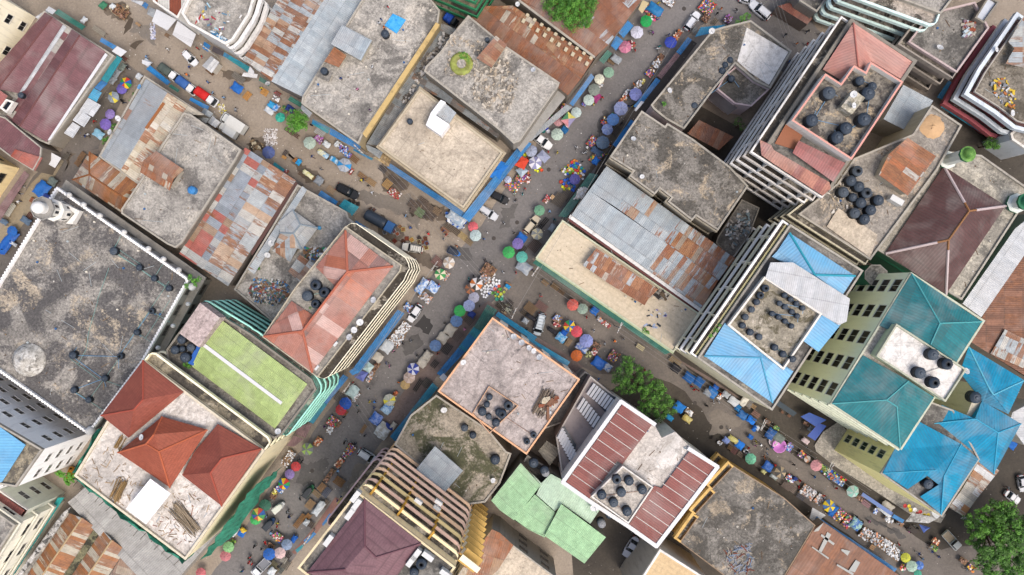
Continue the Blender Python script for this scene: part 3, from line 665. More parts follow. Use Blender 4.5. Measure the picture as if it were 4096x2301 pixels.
facets(b['root'], 'roof', 'S 981,590,6.2 1080,655,7.3 1184,722,6.2 912,1145,6.2 812,1078,7.3 716,1015,6.2', [((0, 1, 4, 5), 0), ((1, 2, 3, 4), 1)], [SH_RED, sheet(((5, '#a0a6a8'), (3, '#b5b3ac'), (2, '#8f979e'), (2, '#b59a80')), 43, (1.5, 3.1), .33, (0.45, *RUSTC), .45)])
facets(b['root'], 'fascia', 'B1 430,300,6.0 470,330,6.0 20,1020,6.0 0,965,6.0', [((0, 1, 2, 3), 0)], [plain('#5f4640', .9)])
# littered terrace with grey hipped shed
b = building('terrace', 'low concrete terrace heaped with coloured plastic waste and a grey hipped shed', 'S 1193,740 1388,848 1395,872 1460,925 1560,1100 1300,1330 1098,1292 940,1158', 6, '#8d8577', C2, (.5, .3, PARC), lm='littered terrace')
r = b['root']
facets(r, 'rooftop_room', 'B1 415,580,7.6 655,752,7.6 500,962,7.6 455,950,7.7 388,1082,7.6 215,972,7.6 290,800,7.6 285,690,7.6 485,720,8.6 420,805,8.6', [((0, 1, 8), 0), ((1, 2, 3, 9, 8), 0), ((3, 4, 5, 9), 1), ((5, 6, 9), 1), ((6, 7, 9), 0), ((7, 0, 8, 9), 0)], [sheet(((5, '#aeb0ae'), (3, '#a6abad')), 44, (1.2, 3), .35, None, .4), SH_PATCH], ridges=[(0, 8), (8, 1), (8, 9), (9, 2), (9, 6)], rmat=plain('#8b98a0'))
q = MB(); q.sides(offset(ccw(PS('B1 415,580 650,750 390,1070 220,968 285,700', 7.5)), -.4), 6, 7.4); part('rooftop_room', q, paint('#8e8678', .6), r)
shed(r, 'B1 480,1010 640,1110 500,1295 368,1172', 6, 7.6, SH_PATCH)
facets(r, 'gutter', 'B1 505,350,6.9 550,385,6.9 40,1200,6.9 -20,1150,6.9', [((0, 1, 2, 3), 0)], [SH_GREY])
for p, m in (('B1 682,388 848,497 825,532 650,435', ABLUE), ('B1 1022,680 1208,800 1165,825 1008,705', ABLUE), ('B1 230,115 340,190 310,225 210,150', ATEAL)): A(r, p, 3.0, m)
# coral-roofed tower
b = building('coral', 'six-storey cream tower with coral sheet hip roof and curved balconies', 'B1 925,738 1465,1112 1450,1170 B2 655,745 125,355 B1 440,1330', 17.5, '#cfc5a8', CGREY, (.35, .16, paint('#aaa18d', .8, streak=False)), lm='coral-roofed tower')
r = b['root']
facets(r, 'roof', 'B1 920,778,17.9 1380,1122,17.9 B2 600,700,17.9 135,352,17.9 400,10,17.9 615,152,17.9 B1 820,1315,17.9 635,1130,17.9 940,1175,19.6 B2 508,300,19.6',
  [((0, 1, 8), 0), ((1, 2, 9, 8), 0), ((2, 3, 9), 0), ((3, 4, 5, 9), 0), ((5, 6, 8, 9), 0), ((6, 7, 0, 8), 0)], [SH_CORAL], ridges=[(0, 8), (8, 1), (8, 9), (9, 2), (9, 3), (9, 5), (8, 6)], rmat=plain('#b5674f', .8), rr=.22)
bands(r, b['poly'], 17.5, 5, 1.5, '#f0e9d0', '#3f392f', .22, chamfer=1.3, z0=2.2, thick=.14, seen=.2, dirt=.15)
A(r, 'B2 1425,95 1490,130 1062,700 1000,650', 3.2, ABLUE)
A(r, 'B2 955,690 1010,650 1060,700 985,730', 3.1, ABLUE)
# lime-roofed teal block
b = building('lime', 'teal block with lime green sheet roof and a white ridge strip', 'A2 1940,32 B2 5,320 600,760 645,860 310,1300 240,1335 A2 2412,1180 1630,600 1615,480', 17, '#96d3c0', concrete('#8b877d', '#66625a', '#a59e90', 13, .5, .62), (.45, .3, PARD), win=dict(bayw=3.4, ww=2.0, wh=1.2, fh=3.2, fr='#5f8f80', gl='#2a3a38'), lm='lime green roof')
r = b['root']
facets(r, 'roof', 'A2 2130,188,17.4 B2 552,812,17.4 240,1242,17.4 A2 1850,640,17.4 1950,425,18.0 B2 305,1000,18.0', [((0, 1, 5, 4), 0), ((2, 3, 4, 5), 0), ((3, 0, 4), 0), ((1, 2, 5), 0)], [SH_LIME])
facets(r, 'ridge_cap', 'A2 1955,415,18.15 1990,432,18.15 B2 312,985,18.1 296,1012,18.1 A2 1945,440,18.1', [((0, 1, 2, 3, 4), 0)], [WHT])
facets(r, 'water_cover', 'A2 1892,450,17.5 1945,440,17.5 1865,635,17.5 1812,610,17.5', [((0, 1, 2, 3), 0)], [plain('#2b62b5', .5)])
q = MB(math.radians(-35)); pp = ccw(PS('A2 1930,28 2120,172 1920,458 1730,322', 20)); q.prism(pp, 17, 20, 0); part('stair_tower', q, concrete('#b8a7a2', '#7d716c', '#c9bdb8', 14, .3, .6), r)
bands(r, b['poly'], 17, 5, 1.0, '#a5e3d2', '#55786d', .35, chamfer=1.0, z0=3.4, thick=.25, seen=.25)
for p, m in (('B2 895,720 945,752 740,1010 700,975', ABLUE), ('B2 702,978 742,1010 605,1200 550,1168', ATEAL), ('B2 470,1210 600,1195 530,1335 430,1300', AMAUVE), ('B2 425,1310 520,1340 420,1420 350,1410', AMAUVE)): A(r, p, 3.1, m)
# red-tiled tower with green netting
VH = 19.5
b = building('villa', 'tall cream tower with red tiled hip roofs, open white terrace and green netting', 'S 580,1440 1062,1800 746,2236 303,1901', VH, '#e8dcb8', CWHITE, (.5, .35, paint('#c9bfa8', .6, streak=False)), lm='red-tiled tower')
r = b['root']
facets(r, 'roof', 'A2 1380,583,20.2 1772,890,20.2 1240,1330,20.2 975,1115,20.2 1380,960,23.0 1290,1060,23.0', [((0, 1, 4), 0), ((1, 2, 5, 4), 0), ((2, 3, 5), 0), ((3, 0, 4, 5), 0)], [TILE_RED], ridges=[(0, 4), (4, 5), (5, 3)], rmat=plain('#a9503f', .8))
facets(r, 'roof', 'A3 1562,-82,20.6 2002,45,20.6 1640,602,20.6 1138,265,20.6 1485,90,23.6 1535,255,23.8 1410,180,23.6', [((0, 1, 5, 4), 0), ((1, 2, 5), 0), ((2, 3, 6, 5), 0), ((3, 0, 4, 6), 0), ((4, 5, 6), 0)], [TILE_ORG], ridges=[(0, 4), (1, 5), (2, 5), (3, 6), (6, 5), (6, 4)], rmat=plain('#b8603f', .8))
facets(r, 'roof', 'A3 2100,-10,20.4 B3 112,228,20.4 A3 2140,782,20.4 1755,482,20.4 1872,262,20.4 2140,320,23.0 2030,460,23.0', [((0, 1, 5), 0), ((1, 2, 6, 5), 0), ((2, 3, 6), 0), ((3, 4, 0, 5, 6), 0)], [TILE_RED], ridges=[(1, 5), (5, 6), (6, 2)], rmat=plain('#a9503f', .8))
for s_ in ('S 590,1462 730,1566 515,1750 410,1665', 'A3 1580,-60 1985,50 1640,580 1160,265', 'A3 2105,10 B3 95,228 A3 2138,765 1775,480'):
    q = MB(); q.sides(offset(ccw(PS(s_, 20)), -.3), VH, 20.15); part('upper_wall', q, paint('#d8cba6', .4), r)
facets(r, 'canopy', 'A3 1450,518,22 1645,660,22 1408,955,22 1215,808,22', [((0, 1, 2, 3), 0)], [plain('#eef0f2', .5, k=.95, var=.05)])
bands(r, b['poly'], VH, 6, 2.2, '#f6ecc9', '#8f8672', .8, chamfer=1.0, z0=3.2, thick=.34, seen=.3)
# netting on scaffold
NET = N('scaffold_net'); f_ = NET.noise(NET.pos(2, (1, 1, .35)), .9, 7, .75, 1.2); NET.col(NET.ramp(f_, [(.3, lin('#1f5344')), (.6, lin('#378a72'))])); NETM = NET.m
def netting(root, a, c_, z0, z1, out, lean, seed):
    r_ = random.Random(seed); q = MB(); e = (c_-a).normalized(); n = Vector((e.y, -e.x, 0)); L = (c_-a).length; nx, nz = int(L/1.2), 8
    g_ = [[a+e*(L*i/nx)+n*(out+lean*(1-j/nz)+r_.uniform(-.4, .4))+Vector((0, 0, z0+(z1-z0)*j/nz+(r_.uniform(-.6, .3) if j == nz else 0)-a.z)) for i in range(nx+1)] for j in range(nz+1)]
    for j in range(nz):
        for i in range(nx): q.face((g_[j][i], g_[j][i+1], g_[j+1][i+1], g_[j+1][i]), 0, True); q.face((g_[j+1][i]-n*.03, g_[j+1][i+1]-n*.03, g_[j][i+1]-n*.03, g_[j][i]-n*.03), 0, True)
    part('safety_net', q, NETM, root)
P = b['poly']; ver = {k: W('S', *v, VH) for k, v in dict(top=(580, 1440), right=(1062, 1800), bot=(746, 2236), left=(303, 1901)).items()}
netting(r, ver['bot'], ver['bot'].lerp(ver['right'], .72), 3.4, 17.2, 1.9, .5, 1)
netting(r, ver['left'], ver['bot'], 15.5, 19.9, .75, .1, 2); netting(r, ver['top'].lerp(ver['left'], .62), ver['left'], 15, 19.9, .6, .1, 3)
q = MB()
for k in range(16):
    a = ver['left'].lerp(ver['bot'], (k+.5)/16); e = (ver['bot']-ver['left']).normalized(); n = Vector((e.y, -e.x, 0)); a = a-n*.2+Vector((0, 0, -.6)); q.tube(a, a+n*(2.6+rnd.uniform(-.6, .6))+e*-rnd.uniform(0, .8)+Vector((0, 0, rnd.uniform(-.4, .2))), .05)
part('scaffold_pole', q, plain('#4d463c', .9), r)
P2 = [P[i] for i in range(4)]
for k in range(3): pass
b = building('grey_sheet', 'long flat pale grey roof beneath the netted red-tiled tower', 'S 300,1985 474,1827 872,2131 735,2290 640,2400 270,2010', 5.5, '#8b877f', sheet(((1, '#a6a5a1'), (1, '#a1a09c')), 62, (1.0, 5), .4, None, .35), None)
# south-west whites
b = building('white_sw', 'white block with rows of grey-framed windows and a light blue roof', 'A2 -900,600 0,1190 A3 425,230 385,285 170,590 0,560 -900,1200', 16.5, '#eceef0', concrete('#b5a98f', '#6c675c', '#c9b58f', 15, .5, .6, .4), (.5, .3, PARC), win=dict(bayw=3.1, ww=1.8, wh=1.3, fh=3.3, fr='#e0e0de', gl='#4c4c48', base=2), lm='white block with pale blue roof')
facets(b['root'], 'roof', 'A3 -900,-560,17 0,18,17 245,192,17 20,545,17 -900,1000,17', [((0, 1, 2, 3, 4), 0)], [SH_BLUE])
b = building('brick_sw', 'grey-green block with square windows and a brown-red sheet roof', 'A3 -500,330 0,620 275,812 170,950 0,820 -600,900', 11.5, '#c3c7b8', C1, (.4, .3, PARW), win=dict(bayw=4.4, ww=2.2, wh=1.3, fh=3.3, fr='#d3d5cb', base=1.5))
facets(b['root'], 'roof', 'A3 -400,440,11.9 0,650,11.9 262,822,11.9 180,932,11.9 0,795,11.9 -400,600,11.9', [((0, 1, 2, 3, 4, 5), 0)], [SH_BRICK])
b = building('teal_sw', 'cream block with teal painted fascia and broad sills in the bottom left corner', 'A3 165,955 -350,1760 -900,1400 -400,560', 14.5, '#e6e4d3', C1, (.6, .3, PARC), win=dict(bayw=5, ww=2.6, wh=1.5, fh=3.6, fr='#e3e0d2', base=1.6))
bands(b['root'], b['poly'], 14.5, 3, .5, '#cfcdbd', '#8f8b80', .5, z0=4.0, thick=.3, seen=.25)
A(b['root'], 'A3 548,705 610,702 130,1447 80,1440', 3.4, plain('#2f9c98', .6), name='fascia')
b = building('gable_sw', 'workshop with two rusty striped gables and a dark valley gutter', 'A3 640,830 1200,1215 1560,1460 1500,1700 200,1800 190,1447', 5, '#8d8a84', C2, None, name='workshop', cat='workshop', lm='rusty twin gables')
facets(b['root'], 'roof', 'A3 670,850,5.2 790,895,6.6 925,985,5.2 640,1447,5.2 410,1447,6.6 260,1447,5.2', [((0, 1, 4, 5), 0), ((1, 2, 3, 4), 0)], [SH_STRIPE], ridges=[(1, 4)], rmat=plain('#b39a75'))
facets(b['root'], 'roof', 'A3 980,1000,5.2 1080,1108,6.6 1210,1205,5.2 1050,1447,5.2 850,1447,6.6 660,1447,5.2', [((0, 1, 4, 5), 0), ((1, 2, 3, 4), 0)], [SH_STRIPE], ridges=[(1, 4)], rmat=plain('#b39a75'))
facets(b['root'], 'gutter', 'A3 925,975,5.5 985,1010,5.5 680,1470,5.5 600,1470,5.5', [((0, 1, 2, 3), 0)], [concrete('#7d7a5c', '#3c3a2e', '#a39a72', 16, .5, .6, .3)])
facets(b['root'], 'roof', 'A3 1210,1210,5.4 1560,1460,5.4 1500,1600,5.4 1050,1460,5.4', [((0, 1, 2, 3), 0)], [sheet(((3, '#8e7461'), (2, '#7d6655'), (2, '#a3937f')), 45, (1.6, 1.6), .4, None, .5)])
facets(b['root'], 'wall_top', 'A3 600,850,6 680,790,6 560,1000,6 200,1460,6 160,1447,6', [((0, 1, 2, 3, 4), 0)], [concrete('#a8a6a2', '#4e4d4b', '#c9c8c6', 17, .5, .5, .9)])
# ------------------------------------------------------------------ north, between the streets
b = building('white_n', 'white-edged block with a cluttered roof terrace and rounded stepped ledges', 'A0 1870,-80 1765,140 1835,245 2185,440 2260,400 2420,150 B0 70,-60', 11, '#c9c7c1', C2, (.7, .4, PARW), lm='cluttered white-edged terrace')
bands(b['root'], b['poly'], 11, 3, 1.3, '#cfcecb', '#77736b', .8, chamfer=1.0, z0=4, thick=.7, seen=.2)
for p, m, z in (('A0 1502,82 1702,190 1612,297 1455,202', WHT, 3.4), ('A0 1704,195 1890,330 1840,457 1655,330', WHT, 3.5), ('A0 1292,-5 1385,15 1365,55 1250,0', SH_WHITE, 3), ('A0 1390,12 1432,45 1410,88 1360,50', ABLUE, 3), ('A0 1432,62 1500,92 1480,172 1408,130', AGREY, 3), ('A0 1970,402 2030,440 2000,497 1945,460', ABLUE, 3), ('A0 2060,445 2160,498 2140,540 2035,490', plain('#4c4648'), 3), ('A0 2165,505 2405,642 2385,692 2150,540', ATEAL, 3.1), ('B0 -60,700 70,712 60,750 -80,735', WHT, 3)): A(b['root'], p, z, m)
b = building('striped_n', 'narrow building with brown and white striped roof behind the white awnings', 'A0 1470,-60 1850,-60 1725,185 1490,25', 9, '#d0cfca', sheet(((1, '#c9c9c2'), (1, '#86452f'), (1, '#c3bfae')), 46, (2.2, 40), .5, None, .3), (.5, .3, PARW))
b = building('longmetal_n', 'long gabled metal roof, rust-patched on one slope and plain grey on the other', 'B0 -65,572 205,782 517,935 1135,-70 310,-70', 6.8, '#77706a', None, name='row_building', lm='long rust-patched gable')
facets(b['root'], 'roof', 'B0 -68,572,6.8 205,785,8.2 518,940,6.8 1140,-80,6.8 765,-80,8.2 310,-80,6.8', [((0, 1, 4, 5), 0), ((1, 2, 3, 4), 1)], [SH_PATCH, SH_PLAIN])
for p, m in (('B0 90,735 198,800 180,835 78,772', AGREEN), ('B0 392,928 498,995 480,1032 365,965', AGREEN), ('B0 0,640 40,690 30,750 -30,700', WHT)): A(b['root'], p, 3, m)
b = building('yellowedge', 'big flat concrete roof with a yellow parapet, tin huts and a bright tarpaulin', 'B0 512,935 1135,-80 1720,-30 1832,105 1815,225 1095,1290 1050,1395 500,1000', 8.6, '#9c8e70', C2, (.35, .3, PARC), lm='yellow-edged concrete roof')
r = b['root']
facets(r, 'parapet', 'B0 1795,215,9.3 1830,240,9.1 1120,1330,9.1 1085,1290,9.3', [((0, 1, 2, 3), 0)], [paint('#b39a63', .7, streak=False)], .5)
shed(r, 'B0 890,240 1175,390 1070,585 780,425', 8.6, 10.9, SH_PLAIN); shed(r, 'B0 812,455 932,535 857,650 717,595', 8.6, 10.4, SH_RUST2); shed(r, 'B0 650,690 800,700 760,790 640,735', 8.6, 9.8, CDK)
for p, m in (('B0 600,1148 772,1232 752,1292 590,1192', ATEAL), ('B0 775,1235 1075,1400 1050,1450 762,1292', ABLUE), ('B0 500,1010 600,1090 570,1130 485,1050', AGREY)): A(r, p, 6.3, m)
b = building('alleyroofs', 'low grey lean-to roofs filling the alley behind the yellow-edged roof', 'B0 1830,215 2010,290 1690,690 2430,1280 2380,1330 1860,960 1640,850 1250,1400 1120,1395', 4.5, '#6f6a62', sheet(((4, '#7f868a'), (3, '#8d9294'), (2, '#6f6a66')), 47, (1.2, 3), .35, (0.3, *RUSTC), .6), None, name='lean_to', cat='shed')
b = building('rubble_n', 'flat concrete roof strewn with broken stone around a ring of green weeds', 'B0 2105,150 C0 60,450 575,800 555,845 190,1365 130,1385 B0 2412,1262 1680,690 1700,640 1840,500 1960,325', 9, '#8a857a', C2, (.12, .3, PARC), lm='rubble-strewn roof')
r = b['root']
shed(r, 'B0 2372,345 2480,432 2330,655 2185,560', 9, 11.2, SH_RUST2)
facets(r, 'awning', 'C0 555,842,4 632,940,4 200,1470,4 140,1390,4', [((0, 1, 2, 3), 0)], [paint('#8f8e8a', .4, streak=False)])
rubble('broken stone and rubble heaped on the roof with the weed ring', 'C0 -300,700 60,560 200,800 60,1100 -250,1000', 9, 260, ['#b3a48f', '#8f887c', '#c2b8a8', '#7a746b'], (.12, .4), seed=3)
rubble('scattered stones round the rusty hut on the weedy roof', 'B0 1900,330 2300,420 2200,560 2150,800 1850,700', 9, 120, ['#b3a48f', '#8f887c', '#c2b8a8'], (.1, .3), seed=4)
b = building('beige_n', 'smooth beige concrete roof with an L-shaped white stairhead at the crossing', 'S 1680,357 2011,612 1854,834 1516,585', 8.4, '#b5a78f', CBEIGE, (.35, .35, paint('#b0a48d', .5, streak=False)), lm='smooth beige roof')
r = b['root']
q = MB(); q.ring(offset(b['poly'], .5), offset(b['poly'], .06), 7.6, 7.9, 0); part('cornice', q, paint('#a3967e', .6, streak=False), r)
for p in ('B0 1840,962 1888,985 1790,1112 1745,1085', 'B0 1745,1085 1790,1110 1925,1200 1842,1310 1695,1208'):
    q = MB(); q.prism(offset(ccw(PS(p, 10.8)), -.02), 8.4, 10.8 if '1925' in p else 10.78, 0); part('stairhead', q, plain('#dfe0e2', .6, k=.95, var=.08), r)
shed(r, 'B0 1888,1000 1990,1090 1922,1195 1800,1110', 8.4, 9.9, SH_GREY)
A(r, 'B1 1345,125 2090,607 2062,660 1320,168', 3.1, ABLUE); A(r, 'B1 2045,642 2115,697 C0 305,1385 240,1335', 3.2, ABLUE)
A(r, 'B1 1190,75 1310,-60 1370,60 1340,165', 3.4, concrete('#b59a6e', '#7d6a4c', '#c9b38a', 18)); A(r, 'B1 1000,-15 1190,85 1170,100 990,0', 3.1, ATEAL); A(r, 'B1 1110,-60 1285,20 1250,85 1130,0', 3.9, AGREY)
b = building('green_n', 'tall block with green railed balconies and yellow drip pipes at the top edge', 'B0 1765,30 2180,205 2500,-300 2000,-520', 14, '#a39c84', C1, (.5, .3, PARC), pz=0)
bands(b['root'], b['poly'], 14, 4, 1.4, '#2c7a52', '#8e876f', .9, z0=2.8, thick=.18, seen=.2)
b = building('rust_a', 'rust-brown gable with a row of pale skylight sheets near the crossing road', 'C0 -200,75 125,45 925,560 785,765 655,925 60,455 -180,230', 5.6, '#7d7468', None, name='row_building', lm='brown gable with skylights')
r = b['root']
facets(r, 'roof', 'C0 -300,200,5.8 -180,60,6.0 15,215,7.2 785,755,7.2 655,920,5.8 60,455,5.8', [((0, 1, 2, 3, 4, 5), 0)], [SH_RUST])
facets(r, 'roof', 'C0 -180,60,6.0 125,55,5.9 905,572,5.9 785,755,7.2 15,215,7.2', [((0, 1, 2, 3, 4), 0)], [SH_RUST2])
for k in range(10):
    a = (225+k*68, 175+k*46); facets(r, 'skylight', 'C0 %d,%d,6.75 %d,%d,6.75 %d,%d,6.95 %d,%d,6.95' % (a[0], a[1], a[0]+26, a[1]+17, a[0]+6, a[1]+52, a[0]-20, a[1]+35), [((0, 1, 2, 3), 0)], [plain('#c9bda0', .7)])
    facets(r, 'skylight', 'C0 %d,%d,6.4 %d,%d,6.4 %d,%d,6.5 %d,%d,6.5' % (a[0]+35, a[1]-50, a[0]+62, a[1]-33, a[0]+45, a[1]-8, a[0]+20, a[1]-25), [((0, 1, 2, 3), 0)], [plain('#c9bda0', .7)])
for p, m in (('C0 880,708 912,742 705,1022 670,1000', ABLUE), ('C0 1040,475 1085,512 1000,620 955,580', AGREEN), ('C0 640,1010 700,1035 300,1360 250,1340', AGREY)): A(r, p, 3, m)
b = building('rust_b', 'brown sheet-roofed block with grey patches under the big tree', 'C0 -60,-150 180,15 920,560 1045,430 1385,-30 1380,-200', 6, '#7d7468', None, name='row_building', lm='grey-patched brown roof')
r = b['root']
facets(r, 'roof', 'C0 -60,-140,6 180,0,6 915,555,6 1045,432,7.1 400,-60,7.1', [((0, 1, 2, 3, 4), 0)], [SH_RUST])
facets(r, 'roof', 'C0 400,-60,7.1 1045,432,7.1 1390,-30,6 1380,-200,6', [((0, 1, 2, 3), 0)], [sheet(((6, '#87583f'), (3, '#8f6248'), (2, '#aab0b3')), 48, (1.6, 3), .4, (0.4, '#9c6340', '#6e4431'), .4)])
facets(r, 'gutter', 'C0 175,10,6.2 190,-5,6.2 920,545,6.2 912,565,6.2', [((0, 1, 2, 3), 0)], [PARC])
for p, m in (('C0 1230,193 1292,243 1195,362 1143,315', ABLUE), ('C0 1122,342 1192,388 1122,482 1068,440', ABLUE), ('C0 1380,-5 1442,22 1372,132 1335,90', plain('#c9b98f'))): A(r, p, 3, m)
# ------------------------------------------------------------------ BUILDINGS, east of the main road
b = building('court_ne', 'L-shaped concrete block with a mossy grey roof, a white corner terrace and a dark courtyard', 'C0 1452,1020 2045,298 2150,268 2412,205 D0 395,500 188,858 40,785 C0 2262,622 2072,850 1770,1252 1590,1150 1480,1060', 8, '#c5b3b4', CBROWN, (.5, .3, PARC), lm='courtyard block')
r = b['root']
facets(r, 'terrace', 'D0 -30,268,8.06 372,502,8.06 182,820,8.06 0,700,8.06 C0 2290,590,8.06', [((0, 1, 2, 3, 4), 0)], [CWH2], .03)
q = building('court_wing', 'lower courtyard wing with pale pink and dark striped awnings over the yard', 'C0 2155,742 2280,640 2600,860 2420,1030 2262,1005 2090,865', 7, '#c5b3b4', CBROWN, (.3, .25, paint('#bda8a8', .5)))
facets(q['root'], 'awning', 'C0 2080,860,6.3 2290,1040,6.3 2200,1110,4.2 2010,960,4.2', [((0, 1, 2, 3), 0)], [sheet(((1, '#b9a7b0'), (1, '#4a464c')), 49, (2.0, 60), 5, None, .3)])
for p, m in (('C0 1942,258 2185,233 2030,322 1880,358', ACYAN), ('C0 1818,352 1857,380 1742,532 1700,502', ABLUE), ('C0 1700,508 1738,535 1560,757 1520,727', AMAUVE), ('C0 1508,750 1547,780 1400,965 1360,940', ABLUE), ('C0 1360,942 1398,968 1330,1050 1290,1020', ABLUE), ('C0 1360,975 1392,985 1315,1072 1300,1060', WHT)): A(r, p, 3, m)
b = building('court_shed', 'rusty brown lean-to roof inside the dark courtyard', 'C0 1920,1158 2255,1320 2110,1450 1808,1290', 4, '#5f564c', SH_RUST, None, name='lean_to', cat='shed')
b = building('brown_e', 'large lichen-blotched concrete roof with stepped outline and a wet dark patch', 'C0 1365,1072 1590,1222 1612,1190 1870,1352 C1 2212,160 2392,350 2100,777 1890,638 1850,682 1618,500 1652,460 1540,375 1490,432 1248,252 1282,205 1060,68', 10, '#8d8676', CBROWN, (.25, .3, PARC), lm='lichen-blotched roof')
bands(b['root'], b['poly'], 10, 2, .5, '#8b8373', '#5f5a50', .9, z0=3.5, thick=.3, seen=.3)
A(b['root'], 'C0 1268,1150 1302,1175 1122,1427 1085,1395', 3, ABLUE)
b = building('metal_e', 'long grey sheet roof whose eastern end is patched with rust', 'C1 1030,158 2268,1045 C2 1940,78 C1 688,628', 7, '#6b4c48', None, name='row_building', lm='long grey metal roof')
r = b['root']
METW = sheet(((6, '#a2acb1'), (3, '#9ba6ac'), (1, '#a9b2b6')), 50, (0.95, 4.4), .35, None, .3)
METE = sheet(((4, '#a2a9ab'), (3, '#98a4ab'), (2, '#adb5b8'), (3, '#a5744e'), (3, '#9a8a78'), (2, '#91583a')), 51, (.95, 3.2), .35, (0.46, '#a0673f', '#7d4c33'), .4)
METM = sheet(((5, '#a2acb1'), (3, '#98a4ab'), (2, '#adb5b8'), (1, '#a98f78')), 52, (.95, 4.4), .35, (0.33, '#a0673f', '#8a583c'), .3)
facets(r, 'roof', 'C1 1030,155,6.9 1280,335,6.9 1750,672,6.9 2270,1045,6.9 2105,1260,7.8 1580,885,7.8 1110,548,7.8 860,390,7.8 C2 1943,82,6.9 1420,-290,6.9 C1 688,630,6.9',
  [((0, 1, 6, 7), 0), ((1, 2, 5, 6), 1), ((2, 3, 4, 5), 2), ((7, 5, 9, 10), 0), ((5, 4, 8, 9), 2)], [METW, METM, METE])
facets(r, 'fascia', 'C1 680,622,6.7 C2 1945,85,6.7 1925,110,6.7 C1 662,655,6.7', [((0, 1, 2, 3), 0)], [paint('#d0cfcb', .5)]); facets(r, 'fascia', 'C1 662,655,6.3 C2 1925,110,6.3 1912,128,6.3 C1 650,675,6.3', [((0, 1, 2, 3), 0)], [plain('#6b3c3a')])
A(r, 'C1 868,220 948,240 642,652 560,640', 3, AGREEN)
b = building('cream_tile', 'cream tiled roof terrace with a rusty sheet cover and green railing ledge', 'C1 602,678 C2 1917,130 1672,505 C1 345,1042', 6.4, '#b9bd9c', tiles('#cbbb9f', '#d2c3a9', 5, 1.2, 1.2, .14), (.3, .25, paint('#b7bba0', .6, streak=False)), lm='cream tiled terrace')
r = b['root']
facets(r, 'canopy', 'C1 930,948,8.2 1525,1345,8.2 1430,1440,7.9 1395,1500,7.9 1050,1290,7.9 798,1112,7.9', [((0, 1, 2, 3, 4, 5), 0)], [sheet(((4, '#97603f'), (3, '#b3a595'), (3, '#a5714c'), (2, '#a9aeb0')), 53, (.9, 2.4), .35, (0.5, '#9c6340', '#74452f'), .5)])
facets(r, 'awning', 'C1 316,1090,5.0 C2 1590,528,5.0 1650,505,5.4 C1 352,1052,5.4', [((0, 1, 2, 3), 0)], [AGREEN])
facets(r, 'ledge', 'C1 352,1040,5.7 C2 1680,508,5.7 1668,522,5.7 C1 342,1056,5.7', [((0, 1, 2, 3), 0)], [paint('#a9b893', .5)])
# pink tower
b = building('pink', 'tall balconied tower with salmon metal roofs and a pink-rimmed tank terrace', 'S 3398,87 3652,250 3310,760 3056,597', 23, '#bdb6aa', CDK, None, lm='pink-rimmed tower')
r = b['root']
facets(r, 'roof', 'D0 998,222,25.2 1570,600,23.6 1475,775,23.6 1170,592,23.6 1100,690,23.6 1045,640,25.6 880,772,23.6 703,670,23.6', [((0, 5, 6, 7), 0), ((0, 1, 2, 3, 5), 0), ((3, 4, 5), 0)], [SH_PINK], ridges=[(0, 5)], rmat=plain('#b56f62'))
pk = 'D0 735,712 885,808 1010,632 1125,697 1172,598 1480,788 985,1535 412,1160'
P = ccw(PS(pk, 26.5)); q = MB(); q.sides(P, 23, 25, 0); part('tank_terrace', q, paint('#c9c6c0', .5), r)
q = MB(R(-33)); q.prism(offset(P, -.02), 24.6, 25.0, 0); part('roof', q, concrete('#8d877b', '#524e4b', '#bca98b', 19, .5, .56, .35), r)
q = MB(); q.ring(offset(P, .08), offset(P, -.22), 24.9, 26.3, 0, 1); part('parapet', q, [paint('#d8d5cf', .4), paint('#cf9486', .2, streak=False)], r)
facets(r, 'stairhead', 'D0 1005,868,27 1112,945,27 985,1105,27 878,1030,27', [((0, 1, 2, 3), 0)], [concrete('#b7b09c', '#8a8474', '#cfcabc', 20)], 2.0)
facets(r, 'roof', 'D1 240,-90,24.6 690,128,24.6 572,308,24.4 180,28,24.4', [((0, 1, 2, 3), 0)], [SH_REDC]); facets(r, 'roof', 'D0 95,1350,24.2 205,1400,24.3 D1 0,2,24.3 535,312,24.3 548,372,24 472,442,23.9 0,135,23.9 -120,50,23.9', [((0, 1, 2, 3, 4, 5, 6, 7), 0)], [sheet(((1, '#ad7462'), (1, '#a0645a')), 54, (1.4, 30), .45, None, .5)])
facets(r, 'tile_terrace', 'D0 350,1190,23.3 520,1285,23.3 430,1445,23.3 240,1385,23.3', [((0, 1, 2, 3), 0)], [plain('#9a5f42')])
bands(r, b['poly'], 23, 6, 1.7, '#eceae6', '#544d44', .6, z0=3.0, thick=.3, seen=.2, fins=4.2, alt=['#dcd9d4', '#c9c3bb', '#dcd9d4'])
q = MB(); q.ring(offset(b['poly'], .25), offset(b['poly'], -.3), 22.9, 23.8, 0); part('parapet', q, PARD, r)
